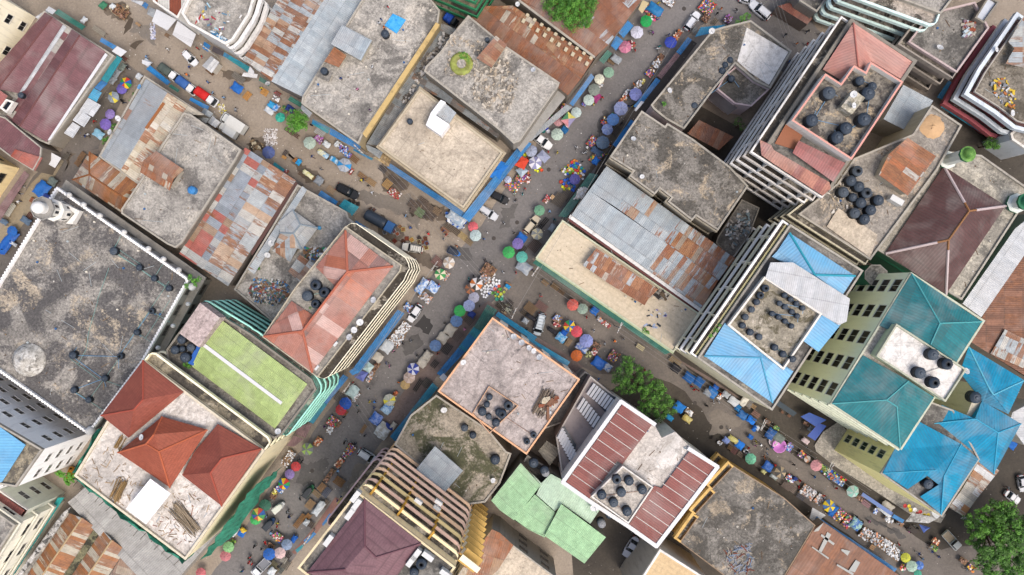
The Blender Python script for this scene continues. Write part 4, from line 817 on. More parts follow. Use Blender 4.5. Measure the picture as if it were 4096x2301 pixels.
# teal balcony block at the top
b = building('teal_ne', 'pale teal block of stepped wavy balconies at the top edge', 'D0 715,165 1400,415 1850,-160 1080,-420', 15.6, '#b9b0a4', C1, (.5, .3, PARC), pz=0, lm='teal balcony block')
bands(b['root'], b['poly'], 15.6, 5, 2.6, '#cfe8e4', '#b5ab9f', .7, z0=2.6, thick=.4, seen=.2, chamfer=1.2)
for i in edges_seen(b['poly'], .2):
    p_, q_ = b['poly'][i], b['poly'][(i+1) % 4]; e = (q_-p_).normalized(); n = Vector((e.y, -e.x, 0)); L = (q_-p_).length
    for k in range(1, int(L/4.5)+1):
        q = MB(); c_ = p_+e*(k*4.5-1)+n*1.0; q.box((c_.x, c_.y, 9), (.2, 1.6, 12), math.atan2(e.y, e.x)); part('divider', q, paint('#b9b3a6', .4), b['root'])
b = building('dark_ne', 'dark grey roof with waste bags, pale pink parapet edge and open side galleries', 'H 590,260 1430,60 1700,560 1080,1420 150,830', 12, '#8a8078', CDK, (.6, .3, paint('#b09f9d', .5, streak=False)), lm='dark grey roof')
bands(b['root'], b['poly'], 12, 3, 1.3, '#8f867c', '#6b655b', 1.0, z0=3.5, thick=.3, seen=.25)
rubble('heap of plastic bags and scrap on the dark grey roof', 'H 1200,400 1420,450 1440,680 1250,720', 12, 90, ['#c9d3d6', '#8f4a33', '#b9c9d1', '#a59e90', '#d8d5cc', '#8d6f7d'], (.15, .5), seed=5)
b = building('grey_ne', 'narrow block with a pale bluish roof strip beside the red-banded corner building', 'H 1700,-60 1900,60 1610,460 1440,360', 13, '#6d6862', paint('#b6bcc4', .3, streak=False), (.5, .25, PARD))
b = building('redband', 'corner block with white and crimson bands round a cluttered dirty roof', 'I 1440,330 1640,-40 H 2380,330 2800,700 I 3000,1100 2260,900 1900,620', 11, '#7d3a40', concrete('#8f877a', '#5f584c', '#bdae93', 21, .45, .6), (.3, .15, paint('#a8a39a', .6, streak=False)), lm='red-banded corner block')
bands(b['root'], b['poly'], 11, 3, 1.5, '#c3ccd3', '#6e5350', .9, z0=3.6, thick=.7, seen=.12, alt=['#a5555c', '#c9d1d6', '#c3ccd3'])
facets(b['root'], 'roof', 'H 2412,330,12.5 2412,1300,12.5 2060,1230,12.5 2230,930,12.5 2110,810,12.5', [((0, 1, 2, 3, 4), 0)], [SH_PATCH])
q = b['root']
A(q, 'I 905,505 1900,1040 1765,1212 825,610', 3.2, ATEAL); A(q, 'I 960,100 1060,180 900,485 752,425', 3.2, ATEAL)
b = building('white_curl', 'white building with curled balconies at the right edge below the red-banded block', 'I 2120,1140 2420,900 2900,1400 2500,1500 2150,1260', 8, '#c9cdd1', C1, (.5, .4, PARW))
b = building('greyroof_ne', 'small grey corrugated roof tucked behind the pink-rimmed tower', 'D0 1482,822 1765,972 1570,1292 1290,1150', 8, '#8a857b', None, name='shed', cat='shed', lm='small grey corrugated roof')
facets(b['root'], 'roof', 'D0 1480,820,8.4 1768,972,8.0 1572,1295,8.0 1288,1150,8.4', [((0, 1, 2, 3), 0)], [SH_PLAIN])
b = building('brownroof_n', 'low brown sheet awning roof by the top road', 'D0 380,25 605,180 552,238 268,60', 4, '#6f6258', sheet(((3, '#7d4a3c'), (2, '#8a5443')), 55, (1.2, 8), .4, None, .4), None, name='shed', cat='shed')
b = building('topconc', 'small dark concrete roof at the top edge beside the brown awning', 'D0 440,-80 790,-80 635,125 470,20', 7, '#7b756b', CDK, (.5, .3, PARC))
# dirt-roofed block with tanks
b = building('tankroof', 'multi-storey block with stacked ledges and a dirty roof full of black water tanks', 'D1 228,622 918,1062 1560,200 D0 2030,1215 1742,1020 1560,1300 D1 765,85 600,330', 13.5, '#a29a86', concrete('#9c968c', '#77726a', '#c0b09a', 22, .44, .56), (.5, .3, PARC), lm='black tank cluster')
r = b['root']
bands(r, b['poly'], 13.5, 4, 1.1, '#bdb59c', '#5a5447', .4, z0=2.8, thick=.3, idx=near_edges(b['poly'], 'D1 573,842 414,476', 13.5))
shed(r, 'D1 1105,45 D0 1520,1330 1700,1447 D1 1565,60 1292,440 1012,240', 13.5, 16, sheet(((5, '#a5623c'), (3, '#b3754a'), (2, '#b9b6ae')), 56, (1.1, 3), .4, (.5, *RUSTC), .4))
q = MB(); c_ = W('D0', 1780, 1215, 14.3); q.lathe((c_.x, c_.y, 13.5), [(2.2, .02), (2.0, .2), (1.4, .5), (.9, .62), (.5, .8), (.05, .85)], 22); q.v = [v+Vector((rnd.uniform(-.16, .16), rnd.uniform(-.16, .16), rnd.uniform(-.06, .06))) for v in q.v]; o = part('sand_pile', q, N('sand').m if 0 else paint('#bd9a72', .2, streak=False)); later(o, 'orange sand pile on the flat roof', 'sand pile', loc=c_); o['label'] = 'orange pile of sand on the roof terrace'
facets(r, 'plinth', 'D1 510,740,13.9 930,1040,13.9 1000,820,13.9 620,560,13.9', [((0, 1, 2, 3), 0)], [CBEIGE], .4)
# dark maroon hip roof
b = building('mosque_e', 'broad dark maroon hip roof with white hip strips between green turrets', 'D1 1600,10 1990,55 2480,400 1800,1447 985,962', 10, '#3b6650', concrete('#a8a294', '#75726a', '#c9c1ae', 23, .45, .55), (.4, .3, PARC), name='mosque', cat='mosque', lm='dark maroon hip roof')
r = b['root']
facets(r, 'roof', 'D1 1640,158,10.5 2235,540,10.5 1660,1395,10.5 1075,1000,10.5 1885,588,13.4 1685,868,13.4', [((0, 1, 4), 0), ((1, 2, 5, 4), 0), ((2, 3, 5), 0), ((3, 0, 4, 5), 0)], [SH_DMAROON], ridges=[(4, 5)], rmat=plain('#96683f'), rr=.2)
facets(r, 'ledge', 'D1 985,975,8 1340,1200,8 1300,1215,7 960,1000,7', [((0, 1, 2, 3), 0)], [plain('#2f7354')])
P = PS('D1 1640,158,10.55 2235,540,10.55 1660,1395,10.55 1075,1000,10.55 1885,588,13.45 1685,868,13.45')
q = MB()
for a, c_ in ((0, 4), (1, 4), (2, 5), (3, 5)): q.tube(P[a], P[a].lerp(P[c_], .82), .26, .26, 6)
part('hip_strip', q, plain('#c3b3b3', .5), r)
q = MB()
for a, c_ in ((0, 4), (1, 4), (2, 5), (3, 5)): q.tube(P[a].lerp(P[c_], .82), P[c_], .2, .2, 6)
part('hip_strip', q, plain('#96683f'), r)
def turret(root, t, x, y, base, top, rr, leafy=False):
    c_ = W(t, x, y, base); G_, Wm = paint('#2c6b4c', .3, streak=False), paint('#c9cfc8', .3, streak=False)
    q = MB(); q.lathe((c_.x, c_.y, 0), [(rr, base-6), (rr, base+.2), (rr*1.25, base+.5), (rr*1.25, base+1), (rr, base+1), (rr*.8, base+1.1), (rr*.8, top-1.2), (rr*1.05, top-1), (rr*1.05, top-.4)], 8, sm=False, mats=[0, 0, 0, 1, 1, 1, 1, 0])
    o = part('turret', q, [G_, Wm], root); q = MB(); q.lathe((c_.x, c_.y, 0), [(rr*1.05, top-.4), (rr*.7, top-.35), (rr*.7, top), (rr*.5, top+.5), (.05, top+.8)], 12); part('turret_cap', q, leafmat('#3f6b2c', '#6b9a45', 3) if leafy else G_, o)
turret(r, 'D1', 1650, 105, 10, 17.5, 1.35, True); turret(r, 'D1', 2310, 520, 10, 14, 1.5)
b = building('roundtank', 'round concrete stair drum with green base between three towers', 'S 3460,1085 3485,1060 3520,1060 3548,1085 3548,1115 3520,1140 3485,1140 3460,1115', 11, '#2f6a55', concrete('#a19b8d', '#6b675e', '#bdb6a6', 24, .5, .6, .6), (.1, .15, PARC), name='stair_drum', cat='tower')
b = building('strip_e', 'long white and grey sheet roofs with brown sheds along the right edge', 'S 3850,1215 3925,1270 4140,960 4140,850 4060,915', 8, '#8b867c', SH_WHITE, None, name='row_building')
b = building('rust_e', 'wide rust-brown sheet roof with scrap at the right edge', 'D1 2480,800 2900,1100 D2 2900,900 2412,735 1915,415 2085,-10 D1 2200,1300', 7, '#7d7468', None, name='row_building', lm='wide rust-brown roof')
facets(b['root'], 'roof', 'D1 2460,830,7 2900,1100,7 D2 2900,900,7 2412,725,7 1905,410,7 2080,0,7', [((0, 1, 2, 3, 4, 5), 0)], [sheet(((5, '#7d5540'), (3, '#8a5f48'), (2, '#76503d')), 57, (1.1, 3.5), .4, (.45, '#96603c', '#5f3d2e'), .5)])
facets(b['root'], 'roof', 'D2 2230,285,7.5 2500,420,7.5 2500,700,7.4 2090,520,7.4', [((0, 1, 2, 3), 0)], [SH_PATCH])
# light blue tower
b = building('bluetower', 'tower with light blue hip roofs, white louvre balconies and rows of black tanks', 'S 3158,898 3449,1083 3086,1641 2788,1432', 19.5, '#d5cfae', CDK, (.4, .3, PARC), lm='light blue roofed tower', win=dict(bayw=4.2, ww=1.6, wh=1.6, fh=3.2, fr='#cfc48e', gl='#3a3428', base=4, th=.45))
r = b['root']
facets(r, 'roof', 'D1 150,800,20 782,1215,20 660,1402,20 -20,1030,20 30,980,20 395,1205,21.8 370,1190,21.8', [((0, 1, 5), 0), ((1, 2, 5), 0), ((2, 3, 4, 0, 5), 0)], [SH_BLUE], ridges=[(0, 5), (5, 1)], rmat=plain('#2f9bb0'), rr=.2)
facets(r, 'roof', 'G 880,0,21.6 1310,0,21.6 2412,700,21.3 2350,1140,21.3 2200,1210,21.2 1880,1020,21.2 1800,975,21.2 780,290,21.4', [((0, 1, 2, 3, 4, 5, 6, 7), 0)], [SH_WHITE])
TT = PS('G 745,290 1830,990 1480,1500 1100,2050 50,1205', 20.6); P = ccw(TT)
q = MB(); q.sides(P, 19.5, 20.3); part('tank_terrace', q, PARW, r); q = MB(); q.prism(offset(P, -.02), 20, 20.4, 0); part('roof', q, concrete('#a8a08f', '#6b6450', '#d0c6b6', 25, .45, .56, .4), r)
q = MB(); q.ring(offset(P, .12), offset(P, -.2), 20.3, 21.3, 0); part('parapet', q, paint('#d5d1c8', .4, streak=False), r)
facets(r, 'roof', 'G 1870,1020,21 2250,1180,20.9 D2 430,503,20.9 280,392,21', [((0, 1, 2, 3), 0)], [SH_BLUE])
facets(r, 'roof', 'S 2817,1424,20.0 2900,1292,20.2 3173,1486,20.2 3090,1612,20.0 3043,1431,21.4', [((0, 1, 4), 0), ((1, 2, 4), 0), ((2, 3, 4), 0), ((3, 0, 4), 0)], [SH_BLUE], ridges=[(0, 4), (4, 3)], rmat=plain('#4fa3c4'), rr=.15)
bands(r, b['poly'], 19.5, 5, 1.5, '#eceae6', '#463e36', .5, z0=3.0, thick=.4, seen=.75, fins=5.0, alt=['#eceae6', '#dcd6bc'], dirt=.2)
bands(r, b['poly'], 19.5, 5, .5, '#cfc48e', '#8f8a78', .2, z0=3.2, thick=.3, seen=.3, name='ledge')
# light green tower
b = building('greentower', 'pale green tower with teal hip roofs, a white tank terrace and long dark windows', 'S 3641,1090 3935,1283 3602,1798 3318,1616', 22, '#dbe5bf', C1, (.35, .3, paint('#b7bba5', .5, streak=False)), lm='teal-roofed green tower', wallmat=paint('#e4efcf', .15, seed=99),
   win=dict(bayw=4.8, ww=2.5, wh=2.6, fh=4.1, fr='#e0e6d0', gl='#101418', base=2.2, th=.5))
r = b['root']
facets(r, 'roof', 'D1 1330,1195,22.5 D2 2005,210,22.5 1760,600,22.5 1020,250,22.5 1600,225,24.6 1510,430,24.3', [((0, 1, 4), 0), ((1, 2, 5, 4), 0), ((2, 3, 5), 0), ((3, 0, 4, 5), 0)], [SH_TEAL], ridges=[(0, 4), (4, 1), (4, 5)], rmat=plain('#4b9ea2'), rr=.14)
facets(r, 'roof', 'D2 860,535,22.5 1545,940,22.5 1215,1432,22.5 562,1000,22.5 1300,780,24.0 1085,965,24.4 1185,1030,24.4', [((3, 0, 4, 5), 0), ((0, 1, 4), 0), ((3, 5, 6, 2), 0), ((2, 6, 4, 1), 0), ((5, 4, 6), 0)], [SH_TEAL], ridges=[(3, 5), (5, 6), (6, 2), (5, 4)], rmat=plain('#4b9ea2'), rr=.14)
P = ccw(PS('D2 1170,235 1838,668 1640,975 980,540', 24)); q = MB(); q.sides(P, 16, 24); part('upper_wall', q, paint('#bcc6a0', .3), r)
q = MB(); q.prism(offset(P, -.02), 23.4, 24.02, 0); part('roof', q, CWH2, r); q = MB(); q.ring(offset(P, .08), offset(P, -.2), 23.8, 24.5, 0); part('parapet', q, [paint('#a9ad98', .6, streak=False)], r)
bands(r, b['poly'], 22, 6, .35, '#c9cdb9', '#b7b8a5', .35, z0=2.5, thick=.3, seen=.1, name='ledge', idx=[i for i in edges_seen(b['poly'], .05) if i not in edges_seen(b['poly'], .5)])
# azure and yellow block
b = building('azure', 'block with bright azure hip roofs, yellow window wall and a roof opening with a tank', 'S 3520,1893 3600,1770 3700,1600 3810,1640 3915,1836 3765,2066', 19, '#f2e79f', CDK, (.25, .25, PARC), lm='bright azure roof', win=dict(bayw=4.2, ww=1.6, wh=2.0, fh=3.3, fr='#e3dfb8', gl='#24382c', base=1.8, th=.3))
r = b['root']
facets(r, 'roof', 'D3 1050,462,19.4 1160,240,19.5 1390,-40,19.5 1805,183,20 1975,328,19.4 1612,862,19.4 1410,690,19.5 1590,575,20.3 1475,485,20.3 1290,618,19.6 1560,435,21.2 1640,490,21.2', [((0, 1, 2, 3, 11, 10), 0), ((3, 4, 5, 11), 0), ((5, 6, 7, 11), 0), ((7, 8, 10, 11), 0), ((8, 9, 0, 10), 0)], [SH_AZURE], ridges=[(0, 10), (11, 5), (11, 3)], rmat=plain('#36a0c2'), rr=.12)
facets(r, 'roof', 'D2 1520,1195,18.8 1620,1012,18.8 1900,1140,18.8 2010,975,18.8 2385,1195,18.8 2120,1680,18.8 1700,1340,18.8 1945,1148,20.2 2160,1280,20.4', [((0, 1, 2, 7), 0), ((2, 3, 4, 8, 7), 0), ((4, 5, 8), 0), ((5, 6, 0, 7, 8), 0)], [SH_AZURE], ridges=[(0, 7), (7, 8), (8, 4), (8, 5)], rmat=plain('#36a0c2'), rr=.12)
facets(r, 'roof', 'D2 1880,452,18.8 2415,775,18.8 2262,1102,18.8 2010,980,18.8 1795,700,18.8 2065,835,20.3 2115,915,20.3', [((0, 1, 6, 5), 0), ((1, 2, 6), 0), ((2, 3, 4, 5, 6), 0), ((4, 0, 5), 0)], [SH_AZURE], ridges=[(0, 5), (5, 6), (6, 1)], rmat=plain('#5fb3cb'), rr=.14)
q = MB(); P = ccw(PS('D2 1880,470 2400,790 2100,1640 1540,1190 1700,800', 18)); q.prism(offset(P, -4.5), 0, 18.5, 0); part('wall', q, paint('#b9b3a0', .4), r)
b = building('tin_e', 'patchwork tin roof of rusty and white sheets beside the azure roofs', 'D3 1985,330 2172,440 1950,722 1840,880 1695,790 1815,620', 4.2, '#7d7468', None, name='shed', cat='shed', lm='patchwork tin roof')
facets(b['root'], 'roof', 'D3 1985,330,4.4 2175,438,4.2 1945,725,4.2 1835,885,4.2 1692,790,4.4 1815,620,4.4', [((0, 1, 2, 3, 4, 5), 0)], [sheet(((4, '#b9b5ab'), (2, '#d0d2d3'), (2, '#a5764f'), (2, '#a09d96')), 58, (1.3, 2.4), .35, (.42, *RUSTC), .4)])
b = building('white_e', 'small white corrugated roof at the right edge above the parked blue tarpaulin', 'D2 2300,1085 2500,980 2500,1300 2412,1400 2270,1200', 5, '#b9b6ae', SH_WHITE, None, name='shed', cat='shed')
for p, z, m in (('D3 860,650 1160,852 1143,882 842,680', 3, plain('#5f78ad', .6)), ('D3 1160,860 1268,922 1250,952 1138,890', 3, ABLUE), ('D3 1335,848 1600,900 1500,952 1268,930', 4, concrete('#b9bab8', '#7a7975', '#d8d9d9', 26)), ('E 1520,488 1872,735 1800,802 1458,570', 3.2, plain('#39464f', .6)), ('E 2110,728 2440,870 2240,1000 1955,812', 3.2, plain('#1f50a3', .5)), ('E 2290,930 2440,985 2235,1275 2085,1185', 3, plain('#1f4aa0', .5)), ('D3 2060,930 1830,880 1800,900 1950,960', 3, AGREY)):
    A(BLD['azure']['root'] if 'D3' in p else BLD['greentower']['root'], p, z, m)
# pink stained roof in the centre
b = building('pinkroof', 'stained pinkish concrete roof with a salmon rim, timber pile and tank corner', 'S 1970,1270 2319,1517 2106,1817 1752,1565', 12.5, '#9b8478', CPINK, (.35, .28, paint('#d3a37c', .2, streak=False)), lm='salmon-rimmed roof', win=dict(bayw=4, ww=1.6, wh=1.3, fh=3.2))
r = b['root']
P = ccw(PS('B2 2305,830 C2 180,1020 -100,1290 B2 2145,1095', 13)); q = MB(); q.ring(P, offset(P, -.15), 12.5, 13.1, 0); part('kerb', q, paint('#c09a7c', .3, streak=False), r)
for p, m in (('B2 2290,45 2385,100 2240,310 2160,260', AGREEN), ('B2 2160,258 2240,308 2078,502 2008,460', ATEAL), ('B2 2008,462 2075,500 1850,745 1800,712', ABLUE), ('B2 1860,705 1905,745 1870,790 1825,750', WHT), ('J 562,888 1500,1500 1420,1600 488,985', ACYAN), ('C2 270,355 680,600 650,640 220,410', ACYAN)): A(r, p, 3.1, m)
# mossy roof
b = building('moss', 'low mossy roof terrace with pipes, green algae patches and a grey tin shelter', 'B2 1800,915 2300,1250 C2 60,1460 C3 110,270 B3 2412,560 2270,740 2110,762 1950,640 1395,185 B2 1550,1110', 8, '#8a8273', CMOSS, (.3, .3, PARC), lm='mossy roof terrace')
r = b['root']
facets(r, 'shelter_roof', 'B3 1785,203,11 2055,440,11 1862,668,11 1578,455,11', [((0, 1, 2, 3), 0)], [SH_PLAIN])
q = MB(); q.sides(offset(ccw(PS('B3 1785,203 2055,440 1862,668 1578,455', 10.8)), -.5), 8, 10.8); part('shelter_wall', q, paint('#8f8779', .6), r)
for p, m in (('B2 1760,800 1812,850 1600,1120 1545,1075', ATEAL), ('B2 1545,1078 1600,1120 1400,1372 1348,1322', ATEAL)): A(r, p, 3, m)
# peach tower
b = building('peach', 'tall peach tower of many stacked balconies with a maroon hipped roof', 'S 1431,1964 1823,2266 1585,2570 1193,2269', 33, '#f0dcae', CDK, (.4, .3, paint('#d6c6a0', .3, streak=False)), lm='peach balcony tower')
r = b['root']
facets(r, 'roof', 'B3 1105,712,33.6 1652,1140,33.6 1200,1750,33.6 552,1420,33.6 1108,1170,36 1215,1275,36 920,1390,36', [((0, 1, 5, 4), 0), ((1, 2, 5), 0), ((2, 3, 6, 5), 0), ((3, 0, 4, 6), 0), ((4, 5, 6), 0)], [SH_PURPLE], ridges=[(0, 4), (4, 5), (5, 1), (3, 6)], rmat=plain('#714a54'))
i0 = max(edges_seen(b['poly'], .1), key=lambda i: (lambda a, c_: ((c_-a).y*1-(c_-a).x*-1))(b['poly'][i], b['poly'][(i+1) % 4]))
ne = max(range(4), key=lambda i: (lambda m_: m_.x+m_.y)((b['poly'][i]+b['poly'][(i+1) % 4])/2))
nw = max(range(4), key=lambda i: (lambda m_: -m_.x+m_.y)((b['poly'][i]+b['poly'][(i+1) % 4])/2))
bands(r, b['poly'], 33, 10, 1.3, '#d8b9a4', '#8c8370', .3, z0=2.6, thick=.48, chamfer=1.2, idx=[ne], alt=['#ffc68c', '#ffc68c', '#ffd0a8', '#ffd2b8', '#ffd2b8', '#ffd2b8', '#ffd0a8', '#ffe0a0', '#fbd0b8', '#f0dcb0'], fh=3.12, dirt=0.0, step=.2)
bands(r, b['poly'], 33, 4, 1.2, '#d3b3b3', '#7a7160', 1.0, z0=2.6, thick=.3, chamfer=1.0, idx=[nw], fh=3.08)
a, c_ = b['poly'][ne], b['poly'][(ne+1) % 4]; e = (c_-a).normalized(); n = Vector((e.y, -e.x, 0)); L = (c_-a).length
for f in range(10):
    for k in (.3, .62, .9):
        q = MB(); m_ = a+e*(L*k)+n*.9; q.box((m_.x, m_.y, 2.6+f*3.08+.5), (.35, 1.5, .9), math.atan2(e.y, e.x)); part('divider', q, plain('#c99a3a', .7), r)
s0 = a if a.x > c_.x else c_
q = MB()
for f in range(20): m_ = s0+n*.9+(Vector((.81, -.58, 0)))*1.9; q.box((m_.x, m_.y, 1.5+f*1.54), (3.6 if f % 2 else 3.2, 1.0 if f % 2 else 2.6, .25), math.atan2(e.y, e.x), f % 2)
part('stair_flights', q, [paint('#b8964f', .3), paint('#efe3c2', .2)], r)
for p, m in (('K 1490,455 1560,500 1480,580 1425,530', plain('#a8985c')), ('B3 690,960 770,850 790,880 700,980', ABLUE), ('B3 615,1030 640,1050 540,1150 510,1120', ABLUE), ('B3 545,1120 500,1190 450,1240 430,1210', ATEAL)): A(r, p, 3, m)
# red striped roofs on white
b = building('redwhite', 'white-rimmed block with two brick-red ribbed wings round a tank deck', 'C2 1165,978 1490,1200 1560,1330 1690,1270 1820,1400 C3 2100,400 1507,1165 605,548', 14.5, '#cfcdc8', CWHITE, None, lm='brick-red ribbed roofs')
r = b['root']
facets(r, 'roof', 'C2 1185,1005,15 1468,1203,15 C3 1180,380,15 1130,345,15 860,710,15 635,553,15', [((0, 1, 2, 3, 4, 5), 0)], [SH_BRICK]); facets(r, 'roof', 'C3 1832,243,15 2070,402,15 1510,1145,15 1245,960,15 1490,585,15 1560,610,15', [((0, 1, 2, 3, 4, 5), 0)], [SH_BRICK])
q = MB()
def rim(pts, w_=.35, h_=.55, z=14.9):
    P_ = PS(pts, z)
    for i in range(len(P_)-1): m_ = (P_[i]+P_[i+1])/2; d_ = P_[i+1]-P_[i]; q.box((m_.x, m_.y, z+.004*i), (d_.length+w_, w_*2, h_), math.atan2(d_.y, d_.x))
rim('C3 850,722 605,548 C2 1165,978 1492,1200'); rim('C3 1818,225 2097,400 1507,1165 1240,975 850,722', z=14.92)
part('parapet', q, WHT, r)
P = ccw(PS('C3 1185,392 1478,598 1240,950 880,690', 16.5)); q = MB(); q.prism(P, 14.5, 16.2, 0); part('tank_deck', q, concrete('#b9b3aa', '#8a847a', '#d3cfc8', 27, .35), r)
q = MB(); q.ring(offset(P, .02), offset(P, -.22), 16.1, 16.6, 0); part('parapet', q, PARW, r)
q = MB()
for o_, d_, nn in (((1185, 1005), (283, 198), 5),):
    pass
for k in range(1, 9):      # rows of bolts / seams across both wings
    t = k/9
    a = PS('C2 1185,1005', 15.03)[0].lerp(PS('C3 635,553', 15.03)[0], t); c_ = PS('C2 1468,1203', 15.03)[0].lerp(PS('C3 860,710', 15.03)[0], t); e = (c_-a); nn = 26
    for j in range(nn): m_ = a+e*((j+.5)/nn); q.box((m_.x, m_.y, 15.03), (.22, .12, .05), math.atan2(e.y, e.x))
    a = PS('C3 1832,243', 15.03)[0].lerp(PS('C3 1245,960', 15.03)[0], t); c_ = PS('C3 2070,402', 15.03)[0].lerp(PS('C3 1510,1145', 15.03)[0], t); e = (c_-a)
    for j in range(nn): m_ = a+e*((j+.5)/nn); q.box((m_.x, m_.y, 15.03), (.22, .12, .05), math.atan2(e.y, e.x))
o = part('roof_fixing', q, plain('#cfc9c2'), r)
# louvred wing
b = building('louvre', 'grey wing with rows of white slanting louvres beside the red ribbed roofs', 'C2 872,735 1165,975 C3 608,545 540,110', 8.5, '#7d7572', paint('#857c7a', .4, streak=False), (.3, .25, paint('#a19b94', .4)), lm='louvred grey wing')
r = b['root']
def louv(p0, p1, dx, dy, n_, z):
    for k in range(n_):
        t = k/max(1, n_-1); x = p0[0]+(p1[0]-p0[0])*t; y = p0[1]+(p1[1]-p0[1])*t
        q = MB(); a, c_ = W('C2', x, y, z), W('C2', x+dx, y+dy, z); m_ = (a+c_)/2; d_ = c_-a; q.box((m_.x, m_.y, z), (d_.length, .5, .1), math.atan2(d_.y, d_.x), tilt=(R(28), 0)); part('louvre', q, WHT, r)
facets(r, 'panel', 'C2 905,800,9.0 1150,965,9.0 1040,1110,9.0 840,900,9.0', [((0, 1, 2, 3), 0)], [plain('#39424b', .3)]); facets(r, 'panel', 'C2 810,945,9.0 985,1150,9.0 910,1265,9.0 745,1030,9.0', [((0, 1, 2, 3), 0)], [plain('#39424b', .3)]); facets(r, 'panel', 'C2 620,1215,9.0 735,1400,9.0 690,1600,9.0 550,1310,9.0', [((0, 1, 2, 3), 0)], [plain('#39424b', .3)])
louv((915, 810), (1105, 965), -72, 105, 8, 9.3); louv((815, 950), (980, 1150), -65, 105, 8, 9.3); louv((610, 1240), (735, 1470), -50, 100, 9, 9.3)
# green patch roofs (bottom centre)
b = building('mintroof', 'low building with bright mint green sheet roofs patched in teal', 'C3 200,368 395,478 500,460 640,545 985,775 870,955 1022,1085 815,1332 430,1068 262,1000 135,915 B3 2325,730', 9, '#7d7a70', None, lm='mint green roofs')
r = b['root']
facets(r, 'roof', 'C3 200,366,9.6 392,580,9.6 135,918,9.1 0,822,9.1 B3 2328,728,9.1', [((0, 1, 2, 3, 4), 0)], [SH_MINT]); facets(r, 'roof', 'C3 335,668,9.3 532,842,9.3 432,1085,8.9 262,1002,8.9 135,905,8.9', [((0, 1, 2, 3, 4), 0)], [SH_MINT])
facets(r, 'roof', 'C3 590,762,10.2 1022,1082,10.2 815,1335,9.6 430,1068,9.6', [((0, 1, 2, 3), 0)], [SH_MINT]); facets(r, 'roof', 'C3 300,460,9.2 400,560,9.2 490,470,9.2 640,550,9.2 990,775,9.2 872,952,9.2 600,760,9.2 530,830,9.2 350,670,9.2 390,580,9.2', [((0, 1, 2, 3, 4, 5, 6, 7, 8, 9), 0)], [SH_MINT2])
b = building('lowgrey', 'low grey yard roofs and walls between the salmon-rimmed roof and mint roofs', 'C3 265,285 560,470 480,640 210,375', 5.5, '#6b665e', CDK, (.6, .2, PARC))
facets(b['root'], 'roof', 'C3 450,150,5.7 590,240,5.7 480,390,5.7 370,250,5.7', [((0, 1, 2, 3), 0)], [sheet(((1, '#8a8474'), (1, '#7a7466')), 59, (1, 8), .5, None, .5)])
b = building('beigeroof_s', 'stained beige roof and grey windowed wall at the bottom edge', 'B3 2335,1010 C3 0,1045 120,1150 545,1470 200,1900 -500,1600 B3 2045,1385', 10, '#8f897c', CBEIGE, (.3, .25, PARC), lm='rusty corner roof', win=dict(bayw=4.4, ww=1.8, wh=1.3, fh=3.3, fr='#5f5a50'))
facets(b['root'], 'roof', 'B3 2335,1005,10.5 C3 0,1040,10.5 130,1160,10.5 -20,1400,10.4 -250,1600,10.4 B3 2045,1385,10.4', [((0, 1, 2, 3, 4, 5), 0)], [SH_RUST2])
b = building('cream_s', 'cream tiled roof with a white pipe edge at the bottom edge', 'C3 1540,1190 2010,1490 1700,1900 1250,1640', 13, '#a5a096', tiles('#cdb083', '#d3b78c', 6, 1.0, 1.0, .16), (.4, .35, PARW), lm='cream tiled roof by the car')
b = building('ochre_s', 'dark weathered flat roof with ochre galleries and a heap of wire', 'C3 2250,393 D3 95,700 395,965 238,1228 60,1520 C3 2230,1500 1735,1127 1912,880 1875,862 2072,645 2035,620', 11, '#b58c4a', CBROWN, (.12, .14, paint('#8f7a63', .8, streak=False)), lm='ochre-walled flat roof')
bands(b['root'], b['poly'], 11, 2, 1.5, '#c9a560', '#5f5a50', 1.0, z0=3.6, thick=.5, seen=.6)
rubble('tangled heap of grey wire and rusty scrap on the ochre-walled roof', 'C3 2180,1200 2412,1130 2420,1420 2200,1400', 11, 140, ['#6f7f92', '#7d4a3a', '#8a8f99', '#a39a8b'], (.08, .2), 5, seed=6)
b = building('rust_s', 'wide brown sheet roof with grey repair strips beside the metalware stalls', 'D3 478,935 1225,1462 900,1900 100,1475 385,1000', 6, '#77706a', None, name='row_building', lm='brown roof with grey repairs')
r = b['root']
facets(r, 'roof', 'D3 478,935,6.5 1225,1462,6.5 900,1900,6 100,1475,6 385,1000,6.4', [((0, 1, 2, 3, 4), 0)], [sheet(((5, '#8a5f48'), (4, '#7d553f')), 60, (1.3, 5), .6, (.4, '#96603c', '#6e4431'), .4)])
for p in ('D3 515,1030 552,1055 455,1235 430,1215', 'D3 400,1005 480,940 430,1020 385,1030', 'D3 460,1050 585,1140 575,1160 450,1070', 'D3 650,1195 735,1215 710,1260 650,1210', 'D3 790,1300 832,1325 780,1420 720,1405', 'D3 610,1340 770,1430 760,1450 605,1355', 'D3 370,1170 530,1280 525,1295 365,1180'):
    facets(r, 'repair_sheet', ' '.join([p.split()[0]]+[k+',6.62' for k in p.split()[1:]]), [((0, 1, 2, 3), 0)], [plain('#a9aca8', .6)], .05)
A(r, 'D3 415,880 1195,1395 1170,1425 395,905', 3.2, ABLUE); A(r, 'D3 380,800 500,870 400,945 350,905', 3.3, SH_WHITE)
b = building('wall_mid', 'grey boundary wall above the red-striped block along the lower street', 'C2 820,690 870,725 600,1180 430,1240 480,1110 770,740', 4.5, '#8a857b', CDK, (.3, .2, PARC))
b = building('brown_center', 'dim yard roof with rubbish between the grey metal roof and the blue tower', 'C1 2100,840 2330,480 2500,560 2412,800 2230,1040 2080,900', 4, '#5f5a52', CDK, (.3, .2, PARD))
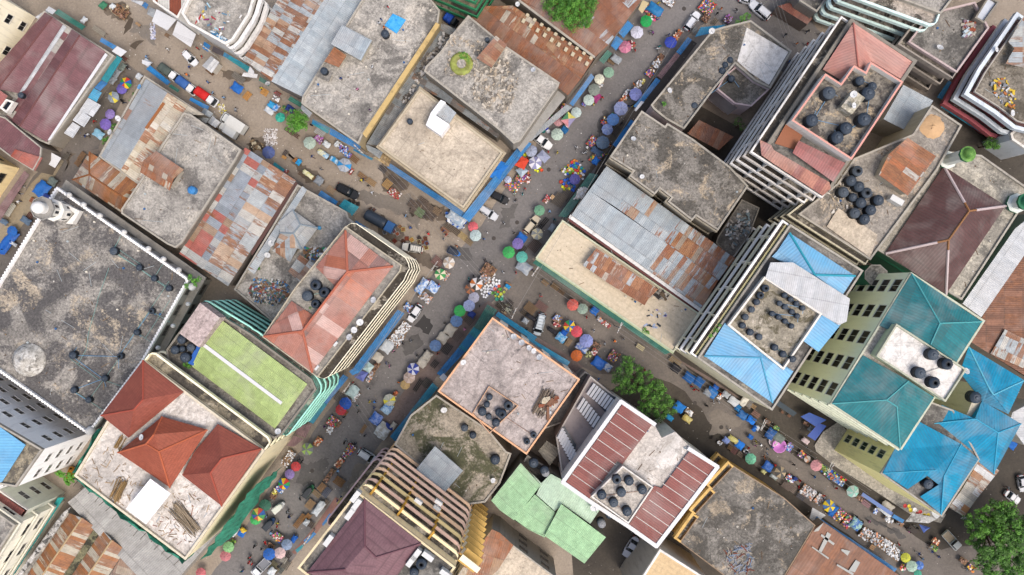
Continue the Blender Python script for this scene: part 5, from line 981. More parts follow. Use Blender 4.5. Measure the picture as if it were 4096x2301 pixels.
# ------------------------------------------------------------------ loose things
def at(t, x, y, z=0.0): return W(t, x, y, z)
def sz(t, v, z=0.0): return v/TILES[t][2]*MPP*(CAMH-z)/CAMH
# ---- water tanks
def tank_mesh(closed=True, hgt=1.9):
    a = MB(); k = 20
    prof = [(0.98, 0), (1.0, .05), (1.0, .35), (.97, .4), (1.0, .45), (1.0, .8), (.97, .85), (1.0, .9), (1.0, hgt-.42), (.86, hgt-.2), (.55, hgt)]
    a.lathe((0, 0, 0), prof, k, mats=[0]*8+[1, 1]); a.disc((0, 0, .001), .98, k)
    if closed: a.disc((0, 0, hgt), .55, k, 1)
    else: a.lathe((0, 0, 0), [(.55, hgt), (.3, hgt+.02), (.28, hgt-.3)], k)
    for j in range(8):
        c_, s_ = math.cos(j*math.pi/4), math.sin(j*math.pi/4); a.tube((c_*.5, s_*.5, hgt+.01), (c_*.97, s_*.97, hgt-.36), .07, .08, 5, 1)
    b = MB(); b.lathe((0, 0, 0), [(.28, hgt), (.3, hgt+.12), (.22, hgt+.17), (.02, hgt+.18)], 14)
    return a.data('tank_shell', [plain('#20262e', .6), plain('#3a4552', .5)]), b.data('lid', [plain('#4a5561', .5)])
TKC, TKL = tank_mesh(True); TKO, _ = tank_mesh(False)
def tank(t, x, y, r, zr, col=None, look=None, open_=False):
    R_ = sz(t, r, zr+1.6)*.93; s = R_; hh = 1.9*s
    p = at(t, x, y, zr+hh); o = empty('water_tank', (p.x, p.y, zr), rnd.uniform(0, 6)); o.scale = (s, s, s)
    m = plain(col, .5) if col else None
    inst('tank_shell', TKO if open_ else TKC, o, mats=[m, m or (plain('#4b5560', .6) if rnd.random() < .25 else None)])
    if not open_: inst('lid', TKL, o, mats=[m])
    later(o, look or ('black plastic water tank with an open hatch' if open_ else 'black ribbed plastic water tank'), 'water tank', 'rooftop water tanks', 'on the roof by')
def tanks(t, zr, s, r=60, open_=()):
    for i, tok in enumerate(s.split()):
        v = [float(q) for q in tok.split(',')]; tank(t, v[0], v[1], v[2] if len(v) > 2 else r, zr, open_=i in open_)
    pp = [at(t, *[float(q) for q in tok.split(',')][:2], zr) for tok in s.split()]
    if len(pp) > 2:
        q_ = MB(); up = Vector((0, 0, .15))
        for a, b in zip(pp, pp[1:]):
            if (a-b).length < 14: c_ = Vector((a.x, b.y, a.z)); d1 = (b-a)*.5; q_.tube(a+up, a+d1+up, .05); q_.tube(a+d1+up, b+up, .05); q_.tube(a+up, a+Vector((-d1.y*.5, d1.x*.5, .15)), .045)
        if q_.v: o = part('water_pipes', q_, plain(rnd.choice(['#8fb5ae', '#6f9fc4', '#b9b9b4', '#a5836f']), .5)); later(o, 'thin water pipes joining the tanks', 'water pipes', 'water pipes on the roofs', 'on the roof by', loc=pp[0])
tanks('D0', 25.0, '775,890,68 610,1155,65 940,1232,65 855,1322,65 1115,1145,70 1155,895,70 1190,828,46 1070,775,48')
tanks('D1', 13.5, '815,200 755,295 830,350 680,405 905,412 850,508 1020,482 790,608 945,578 885,668', 56, (0, 4)); tanks('D1', 13.5, '770,455,45')
tanks('G', 20.4, '795,500,78 695,635,75 625,765,68 525,910,68 405,1055,68 350,1220,68 500,1350,72 670,1440,70', 68, (0, 1)); tanks('G', 20.9, '1160,635 1275,710 1390,795 1510,880 1065,790 1170,860 1300,950 1405,1035 920,990 1045,1055 1170,1135 1295,1230', 58)
tanks('D2', 20.4, '15,460 95,525 185,572', 36)
tanks('D2', 24.0, '1550,530 1685,622 1425,708 1560,802', 60, (1, 3)); tanks('D2', 18.6, '1960,945,62'); tanks('D3', 19, '1500,575,50')
tanks('B1', 17.6, '625,1305 710,1375 545,1410', 55, (0, 1)); tanks('B2', 17.6, '625,40,45', 45, (0,))
tanks('A2', 17.1, '1742,385,45 1678,485,45 1752,475,32 1833,460,42 1775,558,52')
tanks('A1', 10, '1085,975,42 1335,1135,33 1478,1240,33 1620,1335,33'); tanks('A2', 10, '1455,108,31 1310,315,33 1150,545,33 690,535,40 1000,760,35 700,872,35 845,968,33', 33, (0, 2))
tanks('B2', 12.6, '2310,940,33 2285,1012,32 2238,1082,45 2302,1130,32 2372,1190,42'); tanks('C2', 12.6, '80,1025,48 18,1105,48 325,1308,32 260,1370,32', 40, (0, 1, 2, 3)); tanks('C2', 12.6, '-10,1090,40')
tanks('C3', 16.2, '1130,530,48 1250,545,48 1378,630,48 1175,655,48 985,680,48 1100,755,48 1230,840,50', 48, (0,)); tanks('C3', 9, '325,370,50 430,440,45'); tanks('C3', 8, '1060,870,42 975,940,42')
for k in ((440, 465), (985, 960)): tank('C3', k[0], k[1], 42, 9, '#8c8f94', 'grey plastic water tank below the brick-red roofs')
tanks('B3', 33, '1650,1350,58 1580,1430,48', 58, (0,)); tanks('B2', 8, '2068,1238,38 2150,1310,36'); tanks('B3', 8, '2365,340,50')
tanks('B0', 8.6, '1300,320,42 '); tanks('B0', 9.8, '710,680,38', 38); tanks('B0', 8.4, '1540,1168,30'); tanks('B0', 9, '2290,380,24')
tanks('C0', 7.2, '2225,575,33 2178,622,33 2150,678,36 2240,755,36 1880,1015,33'); tanks('A0', 6.9, '190,915,32')
tank('A1', 1840, 385, 42, 8, '#3f86c4', 'bright blue plastic water tank beside the rusty roof hut'); tank('B1', 663, 752, 20, 6, '#57a3cf', 'small light blue water drum on the littered terrace')
# ---- satellite dishes
def dish_mesh():
    a = MB(); M = Matrix.Rotation(R(28), 3, 'X'); a.lathe((0, 0, .9), [(.02, -.14), (.25, -.11), (.45, -.03), (.5, 0), (.5, .02), (.45, -.01), (.25, -.09), (.02, -.12)], 20, M=M.to_4x4())
    b = MB(); b.tube((0, 0, 0), (0, 0, .85), .035); b.tube((0, .1, .85), (0, -.35, 1.35), .02); b.box((0, -.36, 1.36), (.1, .1, .1)); b.tube((0, 0, .1), (.3, .2, 0), .02); b.tube((0, 0, .1), (-.3, .2, 0), .02)
    return a.data('dish', [plain('#d5d8da', .45)]), b.data('arm', [plain('#8b8f92', .5)])
DS, DA = dish_mesh()
def dishes(z, s, col=None, look='round pale satellite dish'):
    t = 'S'
    for tok in s.split():
        if tok in TILES: t = tok; continue
        v = [float(q) for q in tok.split(',')]; zz = v[3] if len(v) > 3 else z; p = at(t, v[0], v[1], zz+.9)
        sc = sz(t, v[2], zz)/.48; o = empty('satellite_dish', (p.x, p.y, zz), rnd.uniform(0, 6.3)); o.scale = (sc, sc, sc)
        inst('dish', DS, o, mats=[plain(col) if col else None]); inst('arm', DA, o); later(o, look, 'satellite dish', 'satellite dishes on the roofs', 'on the building by')
dishes(17.5, 'B2 1062,215,33 1005,290,30 958,358,30 B1 1190,1447,30 B2 2058,602,28,12.5 1872,1062,30,8'); dishes(12.5, 'C2 132,352,28 208,410,28 282,462,26 325,492,26 380,552,28'); dishes(8, 'C0 2042,302,28 1638,873,26 D0 2375,470,24,11 J 0,0,1,0') if 0 else dishes(8, 'C0 2042,302,28 1638,873,26')
dishes(10, 'C0 1288,1338,25 C1 1372,256,22 C0 320,672,24,9 170,38,22,7 D0 1830,458,30,12 I 2185,740,60,11 C1 H 1888,955,50,11'.replace('C1 H', 'H'))
dishes(6, 'A0 1142,1145,28 1060,1275,28 B1 205,900,28 170,1015,28 B0 170,805,24,3 A2 1362,1325,28,21.5 B2 270,1268,28,17 B3 2345,535,24,8 B1 1095,1425,24,3'); dishes(24, 'D0 998,912,32,27 1005,1018,28,27 C3 912,782,46,9 D3 1528,818,55,8 D2 1855,685,30,19')
dishes(6, 'A0 1342,838,24', '#6fa9d8', 'sky blue satellite dish')
# ---- air conditioners
ACM = MB(); ACM.box((0, 0, .35), (.95, .4, .62)); ACM.lathe((0, .2, .35), [(.25, 0), (.25, .02)], 14, M=Matrix.Rotation(R(-90), 4, 'X')); ACM = ACM.data('casing', [plain('#d3d5d3', .5)])
ACF = MB(); ACF.box((-.3, 0, .02), (.08, .45, .05)); ACF.box((.3, 0, .02), (.08, .45, .05)); ACF = ACF.data('bracket', [plain('#6d6f70')])
def acs(z, s, ang=0.0, sc=1.0):
    t = 'S'
    for tok in s.split():
        if tok in TILES: t = tok; continue
        v = [float(q) for q in tok.split(',')]; p = at(t, v[0], v[1], z+.6); o = empty('air_conditioner', (p.x, p.y, z), ang); o.scale = (sc, sc, sc)
        inst('casing', ACM, o); inst('bracket', ACF, o); later(o, 'white air conditioner unit', 'air conditioner', 'rooftop air conditioners', 'on the roof by')
acs(33, 'B3 1025,680 1035,758 972,848 765,1102 1608,1238 1560,1300', R(53), 2.0); acs(33, 'B3 1720,1255 1890,1425', R(-36), 2.0); acs(13.5, 'D1 1160,490', R(-30), 2.6)
acs(17.5, 'B2 645,655 825,425', R(50), 1.0)
for f, (x, y) in enumerate([(1625, 735), (1820, 745), (1805, 800), (1785, 853), (1755, 905), (1745, 975), (1735, 1045), (1360, 330)]): acs(28-f*3.08 if f < 7 else 3, 'B3 %d,%d' % (x, y), R(-36), 1.4)
# ---- umbrellas
UM = {}
def umb_mesh(pat, nc):
    k = (pat, nc)
    if k not in UM:
        a = MB(); n = 8; V = []
        for j in range(n):
            t0, t1, tm = j*math.pi/4, (j+1)*math.pi/4, (j+.5)*math.pi/4; f = lambda t, r, z: (r*math.cos(t), r*math.sin(t), z)
            top = (0, 0, 2.55); a0, a1, am = f(t0, .6, 2.36), f(t1, .6, 2.36), f(tm, .55, 2.33); b0, b1, bm = f(t0, 1.2, 2.02), f(t1, 1.2, 2.02), f(tm, 1.1, 1.99)
            mi = pat[j % len(pat)] % nc
            for tri in ((top, a0, am), (top, am, a1)): a.face(tri, mi)
            a.face((a0, b0, bm, am), mi); a.face((am, bm, b1, a1), mi)
            a.face((b0, (b0[0], b0[1], b0[2]-.1), (bm[0], bm[1], bm[2]-.12), bm), mi); a.face((bm, (bm[0], bm[1], bm[2]-.12), (b1[0], b1[1], b1[2]-.1), b1), mi)
        UM[k] = a.data('canopy', [plain('#ffffff')]*nc)
        for i in range(nc): pass
    return UM[k]
PL = MB(); PL.tube((0, 0, 0), (0, 0, 2.6), .025); PL.lathe((0, 0, 0), [(.25, 0), (.25, .06), (.06, .12)], 12)
PL = PL.data('pole', [plain('#8e8f90', .4)])
RB = MB()
for j in range(8): c_, s_ = math.cos(j*math.pi/4), math.sin(j*math.pi/4); RB.tube((0, 0, 2.56), (c_*.6, s_*.6, 2.375), .012, .012, 4); RB.tube((c_*.6, s_*.6, 2.375), (c_*1.2, s_*1.2, 2.035), .012, .012, 4)
RB = RB.data('ribs', [plain('#5d6166', .4)])
A8 = (0, 0, 0, 0, 0, 0, 0, 0); ALT = (0, 1); Q4 = (0, 1, 2, 3)
CRED, CYEL, CBLU, CGRN = '#d2362a', '#f0c21c', '#1d5fb3', '#2d9a49'
def fade(c, k):
    v = [int(c[i:i+2], 16) for i in (1, 3, 5)]; g = sum(v)/3; return '#%02x%02x%02x' % tuple(int(q*(1-k)+(g*.7+45)*k) for q in v)
def umb(t, x, y, r, look, cols, pat=None, z=0.0, rot=None):
    r_u = round(rnd.uniform(.05, .28), 1)
    nc = len(cols); pat = pat or (A8 if nc == 1 else (ALT if nc == 2 else tuple(range(nc)))); me = umb_mesh(pat, nc)
    p = at(t, x, y, z+2.2); s = sz(t, r, 2.2)/1.17; o = empty('market_umbrella', (p.x, p.y, z), rnd.uniform(0, .78) if rot is None else rot); o.scale = (s, s, min(s, 1.15))
    inst('canopy', me, o, mats=[cloth(fade(c, r_u)) for c in cols]); o.rotation_euler = (rnd.uniform(-.09, .09), rnd.uniform(-.09, .09), o.rotation_euler[2]); inst('pole', PL, o); inst('ribs', RB, o)
    later(o, look, 'umbrella', 'market umbrellas', 'near'); return o
RBW = [CRED, CYEL, CGRN, CBLU]
for u in [('A0',1205,797,56,'rainbow umbrella of red, yellow, green and blue panels',RBW),('A0',1165,858,53,'violet umbrella half under the rainbow one',['#6b5bb5']),('A0',1090,930,56,'grey and yellow panelled umbrella',['#8d9aa5','#8d9aa5','#e0cf3a','#8d9aa5']),('A0',1055,1100,50,'smaller lilac umbrella of the pair',['#8e74c9']),('A0',1012,1187,56,'larger purple umbrella of the pair',['#7c63bb']),
 ('A1',108,775,52,'bright blue octagonal umbrella',['#1f66bf']),('B0',278,1130,48,'turquoise umbrella with white patches',['#1fa88f','#3db9a0']),('B0',562,1375,60,'pale sage green umbrella',['#a7c0ae']),
 ('C0',1407,195,58,'vivid green umbrella',['#1ea44e']),('C0',1325,312,62,'white umbrella tinged lilac',['#cfd0e0']),('C0',1212,462,62,'pink and mauve ringed umbrella',['#d07f9a','#c76f90']),('C0',1647,418,60,'royal blue umbrella',['#3348b5']),('C0',1045,690,53,'muted green umbrella',['#86ac92']),('C0',963,758,50,'cream umbrella',['#dcdcc6']),('C0',903,868,60,'grey-green umbrella with a darker middle',['#7f8d80']),('C0',853,958,54,'pale mint umbrella',['#b9ccc2']),('C0',1302,920,64,'periwinkle umbrella',['#7b84c2']),('C0',1163,1040,68,'large lavender umbrella',['#9aa4cc','#929dc8']),('C0',738,1078,52,'whitish green umbrella',['#b9cbc6']),('C0',1102,1155,60,'mid blue umbrella',['#4f83c9']),('C0',1030,1250,56,'blue umbrella with white patches round its rim',['#7189c6','#8296c8']),('C0',557,1168,48,'dusty rose umbrella',['#b58183']),('C0',555,1300,60,'pale green umbrella beside the white saloon',['#b3cdb9']),('C0',990,1385,66,'slate blue umbrella',['#5c7590']),('C0',305,1447,52,'faded lavender umbrella',['#9ba1c0']),
 ('C1',335,130,64,'white and lavender striped umbrella',['#e2e0ea','#8f8fb5']),('C1',305,5,56,'grey-lilac umbrella',['#9aa3b8']),('C1',78,280,36,'small bluish white umbrella',['#b7c3dc']),('C1',722,272,53,'indigo umbrella',['#4a46a5']),('C1',378,582,53,'soft green umbrella',['#6fa583']),('C1',358,812,57,'beige and grey panelled umbrella',['#c9bd94','#8e918f']),('C1',167,900,56,'violet umbrella with a blue sheet behind',['#7a67b5']),('C1',85,992,60,'bright grass green umbrella',['#3dae57']),('C1',218,1035,57,'turquoise green umbrella with folded panel',['#5fc0ad']),
 ('B1',910,140,68,'grey umbrella with bright blue panels',['#a9b1bb','#a9b1bb','#a9b1bb','#2f93d6']),('B1',175,15,62,'navy umbrella',['#4e5f95']),('B1',2143,742,50,'coral pink umbrella',['#dc5f66']),('B1',2168,822,57,'pale aqua umbrella',['#b3c8c8']),('B1',1925,1092,58,'tan and white panelled umbrella',['#e3ded6','#cdb294']),('B1',1828,1203,55,'green and cream panelled umbrella',['#3c9a52','#ded8b4']),('B1',2188,1292,62,'orange, white and charcoal umbrella',['#4a4541','#e8e4e0','#e07a35','#e8e4e0']),('B1',2125,1345,52,'orange and brown umbrella',['#b5683a','#6a5449']),('B1',2165,1425,54,'pale lavender umbrella',['#b9b9cc']),
 ('B2',2110,55,58,'light periwinkle umbrella',['#9dacd6']),('B2',2020,110,58,'fresh green umbrella',['#35ad54']),('B2',1988,210,60,'greyish blue umbrella',['#5c7fae']),('B2',1790,450,58,'steel blue umbrella',['#5c80b5']),('B2',1583,672,60,'deep blue and white panelled umbrella',['#2b3fa5','#c6cbe0']),('B2',1540,752,58,'beige and pinkish white umbrella',['#b59c8c','#c6b0a5']),('B2',1495,820,48,'ochre umbrella with a blue rim',['#c29b58']),('B2',1340,958,60,'grey umbrella with yellow flaps',['#aab2a2','#b6b8ac','#aab2a2','#dcd23a']),('B2',930,1000,61,'strong blue umbrella',['#1f4fae']),('B2',875,1058,55,'red umbrella',['#d0202c']),('B3',562,235,60,'lime and grey panelled umbrella',['#9ccc4c','#7d8480']),
 ('B3',437,397,49,'scarlet umbrella',['#d6353a']),('B3',380,478,49,'lilac purple umbrella',['#8870b5']),('B3',327,560,57,'rainbow umbrella of red, yellow, blue and green panels',[CRED,CYEL,CBLU,CGRN]),('B3',142,765,60,'dark bottle green umbrella',['#2b6650']),('B3',77,852,66,'faded rainbow umbrella, the largest',['#c4493c','#d8bb45','#3f8f54','#2d5aa0']),('B3',45,918,55,'bright green umbrella below the faded rainbow one',['#3fae5a']),('B3',350,1165,54,'bluish grey umbrella',['#7d93b5']),('B3',176,1243,60,'plain blue umbrella',['#2460b8']),('B3',285,1240,56,'blush pink umbrella',['#cfb0b0','#d6b8b6']),
 ('A3',2195,1187,54,'light lime umbrella',['#83bf7a']),('A3',2165,1267,54,'salmon pink umbrella',['#cf6a70']),('A3',1930,1440,50,'rose pink umbrella cut by the bottom edge',['#cf6a70']),
 ('C2',705,50,58,'orange-red umbrella',['#e0594c']),('C2',798,85,53,'sage green umbrella',['#91ad9b']),('C2',670,250,57,'vivid rainbow umbrella of yellow, blue, green and red panels',[CYEL,CBLU,CGRN,CRED,CYEL,CBLU]),('C2',738,302,57,'strawberry red umbrella',['#dc4a5a']),('C2',842,400,67,'periwinkle blue umbrella with a lighter crown',['#8a96d2']),('C2',740,540,57,'bright orange umbrella',['#d96a2b']),('C2',857,538,34,'small olive striped umbrella',['#b8bd7a','#5d6048']),
 ('F',995,195,108,'mint umbrella with black palm leaf print',['#6ecfa5','#6ecfa5','#6ecfa5','#7ad3ae']),('F',1560,455,112,'taupe and charcoal panelled umbrella',['#b5a283','#5b5c5c']),('F',2255,290,115,'coral pink umbrella',['#df8a92']),('F',2100,195,70,'small cream and orange umbrella',['#dcc8bc','#dcc8bc','#e38a45']),
 ('D3',765,630,60,'pale teal umbrella',['#8fc9b9','#b5c9c2']),('D3',530,790,60,'yellow and blue panelled umbrella',['#efcf22','#4a78b5']),('D3',1288,1293,48,'acid yellow umbrella',['#c9cf3a']),('D3',1338,1372,55,'pale green umbrella at the end of the metalware stalls',['#a7cdb3']),('D3',1425,1370,43,'small blue and white umbrella',['#3f6fc4','#6a8fd0']),('D3',1412,1445,38,'sea green umbrella cut by the bottom edge',['#35b58d'])]: umb(*u)
UP = MB(); 
for k in range(9): a_ = k*.7; UP.tube((0, 0, 2.6), (math.cos(a_)*.75, math.sin(a_)*.75, 2.33), .01, .1, 4)
umo = [o for o in bpy.data.objects if o.name.startswith('market_umbrella')][-10]; 
# ---- square canopies
def canopy(t, pts, z, cols, look, peak=.5, legs=True):
    P_ = ccw(PS(' '.join([t]+pts.split()), z)); c_ = sum(P_, Vector())/len(P_); o = empty('market_canopy', (c_.x, c_.y, 0)); mb = MB(); top = c_+Vector((0, 0, peak))
    for i in range(len(P_)):
        a_, b_ = P_[i], P_[(i+1) % len(P_)]; m_ = (a_+b_)/2+(c_-(a_+b_)/2)*.06-Vector((0, 0, .1)); mi = i % len(cols)
        for tri in ((top, a_, m_), (top, m_, b_)): mb.face(tri, mi); mb.face([v-Vector((0, 0, .03)) for v in tri][::-1], mi)
    part('canopy', mb, [cloth(c) for c in cols], o)
    for p_ in P_:
        q_ = MB(); v = p_+(c_-p_)*.06; q_.tube((v.x, v.y, 0), (v.x, v.y, z-.03), .035); part('leg', q_, plain('#77797a'), o)
    later(o, look, 'canopy', 'market canopies', 'near'); return o
canopy('C0', '655,1075 735,1140 660,1235 585,1160', 2.5, ['#cf8a90', '#8d86a5', '#d9cf68', '#5f9a6f'], 'square canopy with pink, green, yellow and grey quarters')
canopy('C1', '178,35 282,100 232,195 122,140', 2.4, ['#d2452a', '#cb4028'], 'red-orange square canopy'); canopy('C1', '410,-5 490,70 430,130 350,55', 2.4, ['#a3a9be', '#9298b0'], 'pointed lavender grey canopy')
canopy('B2', '1060,680 1145,700 1090,790 1005,745', 2.4, ['#5f69a8', '#6a74b0'], 'dusty blue square canopy'); canopy('B2', '1135,590 1200,640 1150,710 1080,665', 2.3, ['#a5c0bf', '#b5c9c7'], 'pale green square canopy')
canopy('D3', '1400,955 1510,990 1445,1040', 2.4, ['#5870b5', '#4a62a8'], 'blue triangular canopy'); canopy('C1', '-60,60 100,148 0,320 -120,250', 2.9, ['#2272c4', '#1f6cbb'], 'large bright blue canopy beside the red one')
canopy('C1', '150,195 215,150 275,200 205,270', 2.1, ['#a9b9c4', '#98a9b6'], 'silvery sheet canopy over the clothes stalls')
# ---- stalls
def cloth_mesh(w, l, h, seed, drop=.35, lumps=.12):
    r_ = random.Random(seed); mb = MB(); n = 7; ph = r_.uniform(0, 6)
    g_ = []
    for j in range(n+1):
        for i in range(n+1):
            u, v = i/n-.5, j/n-.5; ed = max(abs(u), abs(v))*2
            k = 1.0+(.06 if ed > .9 else 0)*math.sin(8*u+9*v+ph)
            g_.append((u*w*k+r_.uniform(-.03, .03), v*l*k+r_.uniform(-.03, .03), h+r_.uniform(-lumps, lumps)*.6+lumps*math.sin(u*7+ph)*math.cos(v*6-ph)-(drop if ed > .99 else 0)))
    fs = [(j*(n+1)+i, j*(n+1)+i+1, (j+1)*(n+1)+i+1, (j+1)*(n+1)+i) for j in range(n) for i in range(n)]
    mb.mesh(g_, fs, 0, True); lo = [(x, y, z-.025) for x, y, z in g_]; mb.mesh(lo, [f[::-1] for f in fs], 0, True); return mb
LEG = {}
def leg_mesh(h, m):
    k = (round(h, 2), m.name)
    if k not in LEG: q_ = MB(); q_.box((0, 0, h/2), (.06, .06, h)); LEG[k] = q_.data('leg', [m])
    return LEG[k]
def legs(o, w, l, h, m=None):
    me = leg_mesh(h, m or plain('#6b5038', .9))
    for a_ in (-1, 1):
        for b_ in (-1, 1): inst('leg', me, o, (a_*(w/2-.08), b_*(l/2-.08), 0))
def ang_of(a): return ANG[a] if isinstance(a, str) else R(a)
sd = [100]
def T(t, x, y, w, l, a='m', c='#2566b5', c2=None, h=1.5, look=None):
    """tarpaulin thrown over a stall frame; w across, l along the street direction a"""
    sd[0] += 1; W_, L_ = max(.6, sz(t, w)), max(.6, sz(t, l)); p = at(t, x, y, h); o = empty('covered_stall', (p.x, p.y, 0), ang_of(a)-math.pi/2)
    me = cloth_mesh(W_, L_, h, sd[0]).data('tarpaulin', [cloth_mottled(c, c2, sd[0] % 5) if c2 else cloth(c)]); inst('tarpaulin', me, o)
    q_ = MB(); q_.box((0, 0, h*.55), (W_*.85, L_*.85, .06)); inst('table_top', q_.data('table_top', [plain('#7b6045', .9)]), o); legs(o, W_*.9, L_*.9, h-.45)
    later(o, look or CNAME.get(c, 'coloured')+' tarpaulin over a street stall', 'covered stall', 'tarpaulin covered stalls', 'near'); return o
PAL = {'multi': ['#c93a35', '#e9e6e2', '#2b58b0', '#e8b733', '#3d8f4e', '#7d4b9a', '#e07f9a', '#31343c', '#df7a33'], 'white': ['#e9ebec', '#d3d7da', '#bfc5ca', '#e9ebec', '#8f979f', '#f2f2f2', '#7b6f66'], 'silver': ['#c9cdd1', '#e6e8ea', '#a6adb3', '#d6d9dc', '#878e95', '#eceded'], 'red': ['#c2343c', '#8f2a34', '#e0d9d6', '#b85a4a', '#3a2f38'], 'brown': ['#5f4334', '#7d5640', '#3f3029', '#8f6a4d', '#a5806a'], 'green': ['#3f7d3a', '#6b9a3d', '#2f5d33', '#a6b854'], 'bluew': ['#2f6fc4', '#dfe6ee', '#5f97d6', '#b9c9da', '#8a5fa8'], 'orange': ['#d9793a', '#e0a878', '#c9603a', '#e6d9c6', '#8f4a38'], 'purple': ['#7b4b95', '#b06fb5', '#4a3358', '#c9c0cf'], 'yellow': ['#e0cf3a', '#c9c25a', '#e9e2a5', '#8f8a4a'], 'pots': ['#c4c8cc', '#e2e4e6', '#8b9096', '#b9a9a0', '#5f5f66', '#e59a70', '#d0d4da', '#9aa0ad']}
PNAME = {'multi': 'brightly mixed goods', 'white': 'white crockery and enamelware', 'silver': 'silvery pots and lids', 'red': 'red clothes and shoes', 'brown': 'brown sandals and shoes', 'green': 'green vegetables', 'bluew': 'blue and white packets', 'orange': 'orange fruit and wares', 'purple': 'purple cloth', 'yellow': 'yellow packets', 'pots': 'shiny cooking pots'}
CNAME = {'#2566b5': 'blue'}
def wares(t, x, y, w, l, a, z, pal, n, seed, rnds=.4, size=(.16, .36), name='wares'):
    r_ = random.Random(seed); W_, L_ = sz(t, w), sz(t, l); cs = PAL[pal]; mb = MB()
    for _ in range(n):
        u, v = r_.uniform(-.5, .5)*W_*.96, r_.uniform(-.5, .5)*L_*.96; s = r_.uniform(*size); mi = r_.randrange(len(cs)); zz = z+r_.uniform(0, .12)
        if r_.random() < rnds: rr = s*.55; mb.lathe((u, v, zz), [(rr*.8, 0), (rr, s*.35), (rr*.85, s*.4), (rr*.5, s*.28), (.01, s*.25)], 8, mi)
        else: mb.box((u, v, zz+s*.15), (s, s*r_.uniform(.5, 1.2), s*.35), r_.uniform(0, 3), mi, (r_.uniform(-.2, .2), r_.uniform(-.2, .2)))
    p = at(t, x, y, z); me = mb.data(name, [plain(c, .5) for c in cs]); o = bpy.data.objects.new(name, me); COL.objects.link(o); o.location = (p.x, p.y, 0); o.rotation_euler = (0, 0, ang_of(a)-math.pi/2); o['kind'] = 'stuff'
    later(o, 'spread of '+PNAME[pal], 'goods', 'goods laid out on the stalls', 'on the stall near'); return o
def S(t, x, y, w, l, a='m', pal='multi', n=None, rnds=.4, top='#8a6d4f'):
    """open market table loaded with small goods"""
    sd[0] += 1; W_, L_ = max(.5, sz(t, w)), max(.5, sz(t, l)); p = at(t, x, y, .8); o = empty('market_table', (p.x, p.y, 0), ang_of(a)-math.pi/2)
    q_ = MB(); q_.box((0, 0, .77), (W_, L_, .06)); inst('table_top', q_.data('table_top', [plain(top, .9)]), o); legs(o, W_, L_, .74)
    later(o, 'wooden table under '+PNAME[pal], 'market table', 'market tables', 'near')
    area = W_*L_; wares(t, x, y, w, l, a, .8, pal, n or int(min(160, 14+area*16)), sd[0], rnds, (.14, .34)); return o
def K(t, x, y, w, l, a='m', c='#7d6044', h=.75, look=None, slats=True):
    """bare timber table / bench frame with gaps between the boards"""
    sd[0] += 1; r_ = random.Random(sd[0]); W_, L_ = max(.4, sz(t, w)), max(.4, sz(t, l)); p = at(t, x, y, h); o = empty('wooden_bench', (p.x, p.y, 0), ang_of(a)-math.pi/2+r_.uniform(-.08, .08))
    q_ = MB(); n = max(3, int(W_/.26)) if slats else 1
    for i in range(n): q_.box(((i+.5)/n*W_-W_/2, r_.uniform(-.04, .04), h+r_.uniform(0, .02)), (W_/n*(.72 if slats else 1), L_*r_.uniform(.93, 1), .04))
    q_.box((0, -L_*.35, h-.06), (W_, .06, .07)); q_.box((0, L_*.35, h-.06), (W_, .06, .07)); inst('board_top', q_.data('board_top', [plain(c, .9, var=.5)]), o); legs(o, W_, L_, h-.06)
    later(o, look or 'empty slatted wooden bench', 'bench', 'empty market benches', 'near'); return o
BL, BL2, CY, NV = '#2566b5', '#1f5bb0', '#2f93c9', '#2b3f80'
def N_(c, n): CNAME[c] = n
for c, n in (('#2566b5', 'blue'), ('#1f5bb0', 'deep blue'), ('#2f93c9', 'sky blue'), ('#2b3f80', 'navy'), ('#a9b0b5', 'grey'), ('#8d949a', 'dull grey'), ('#c9cfd2', 'whitish'), ('#b9b3a6', 'woven pale'), ('#2b2b30', 'black'), ('#5f7388', 'slate'), ('#d3cf8a', 'yellow'), ('#6f7a74', 'grey-green'), ('#3d7a5c', 'green'), ('#a7c4d8', 'pale blue'), ('#7f93c9', 'striped lilac'), ('#d8d5c6', 'cream'), ('#4f6fb5', 'medium blue'), ('#c9bda5', 'sand')): N_(c, n)
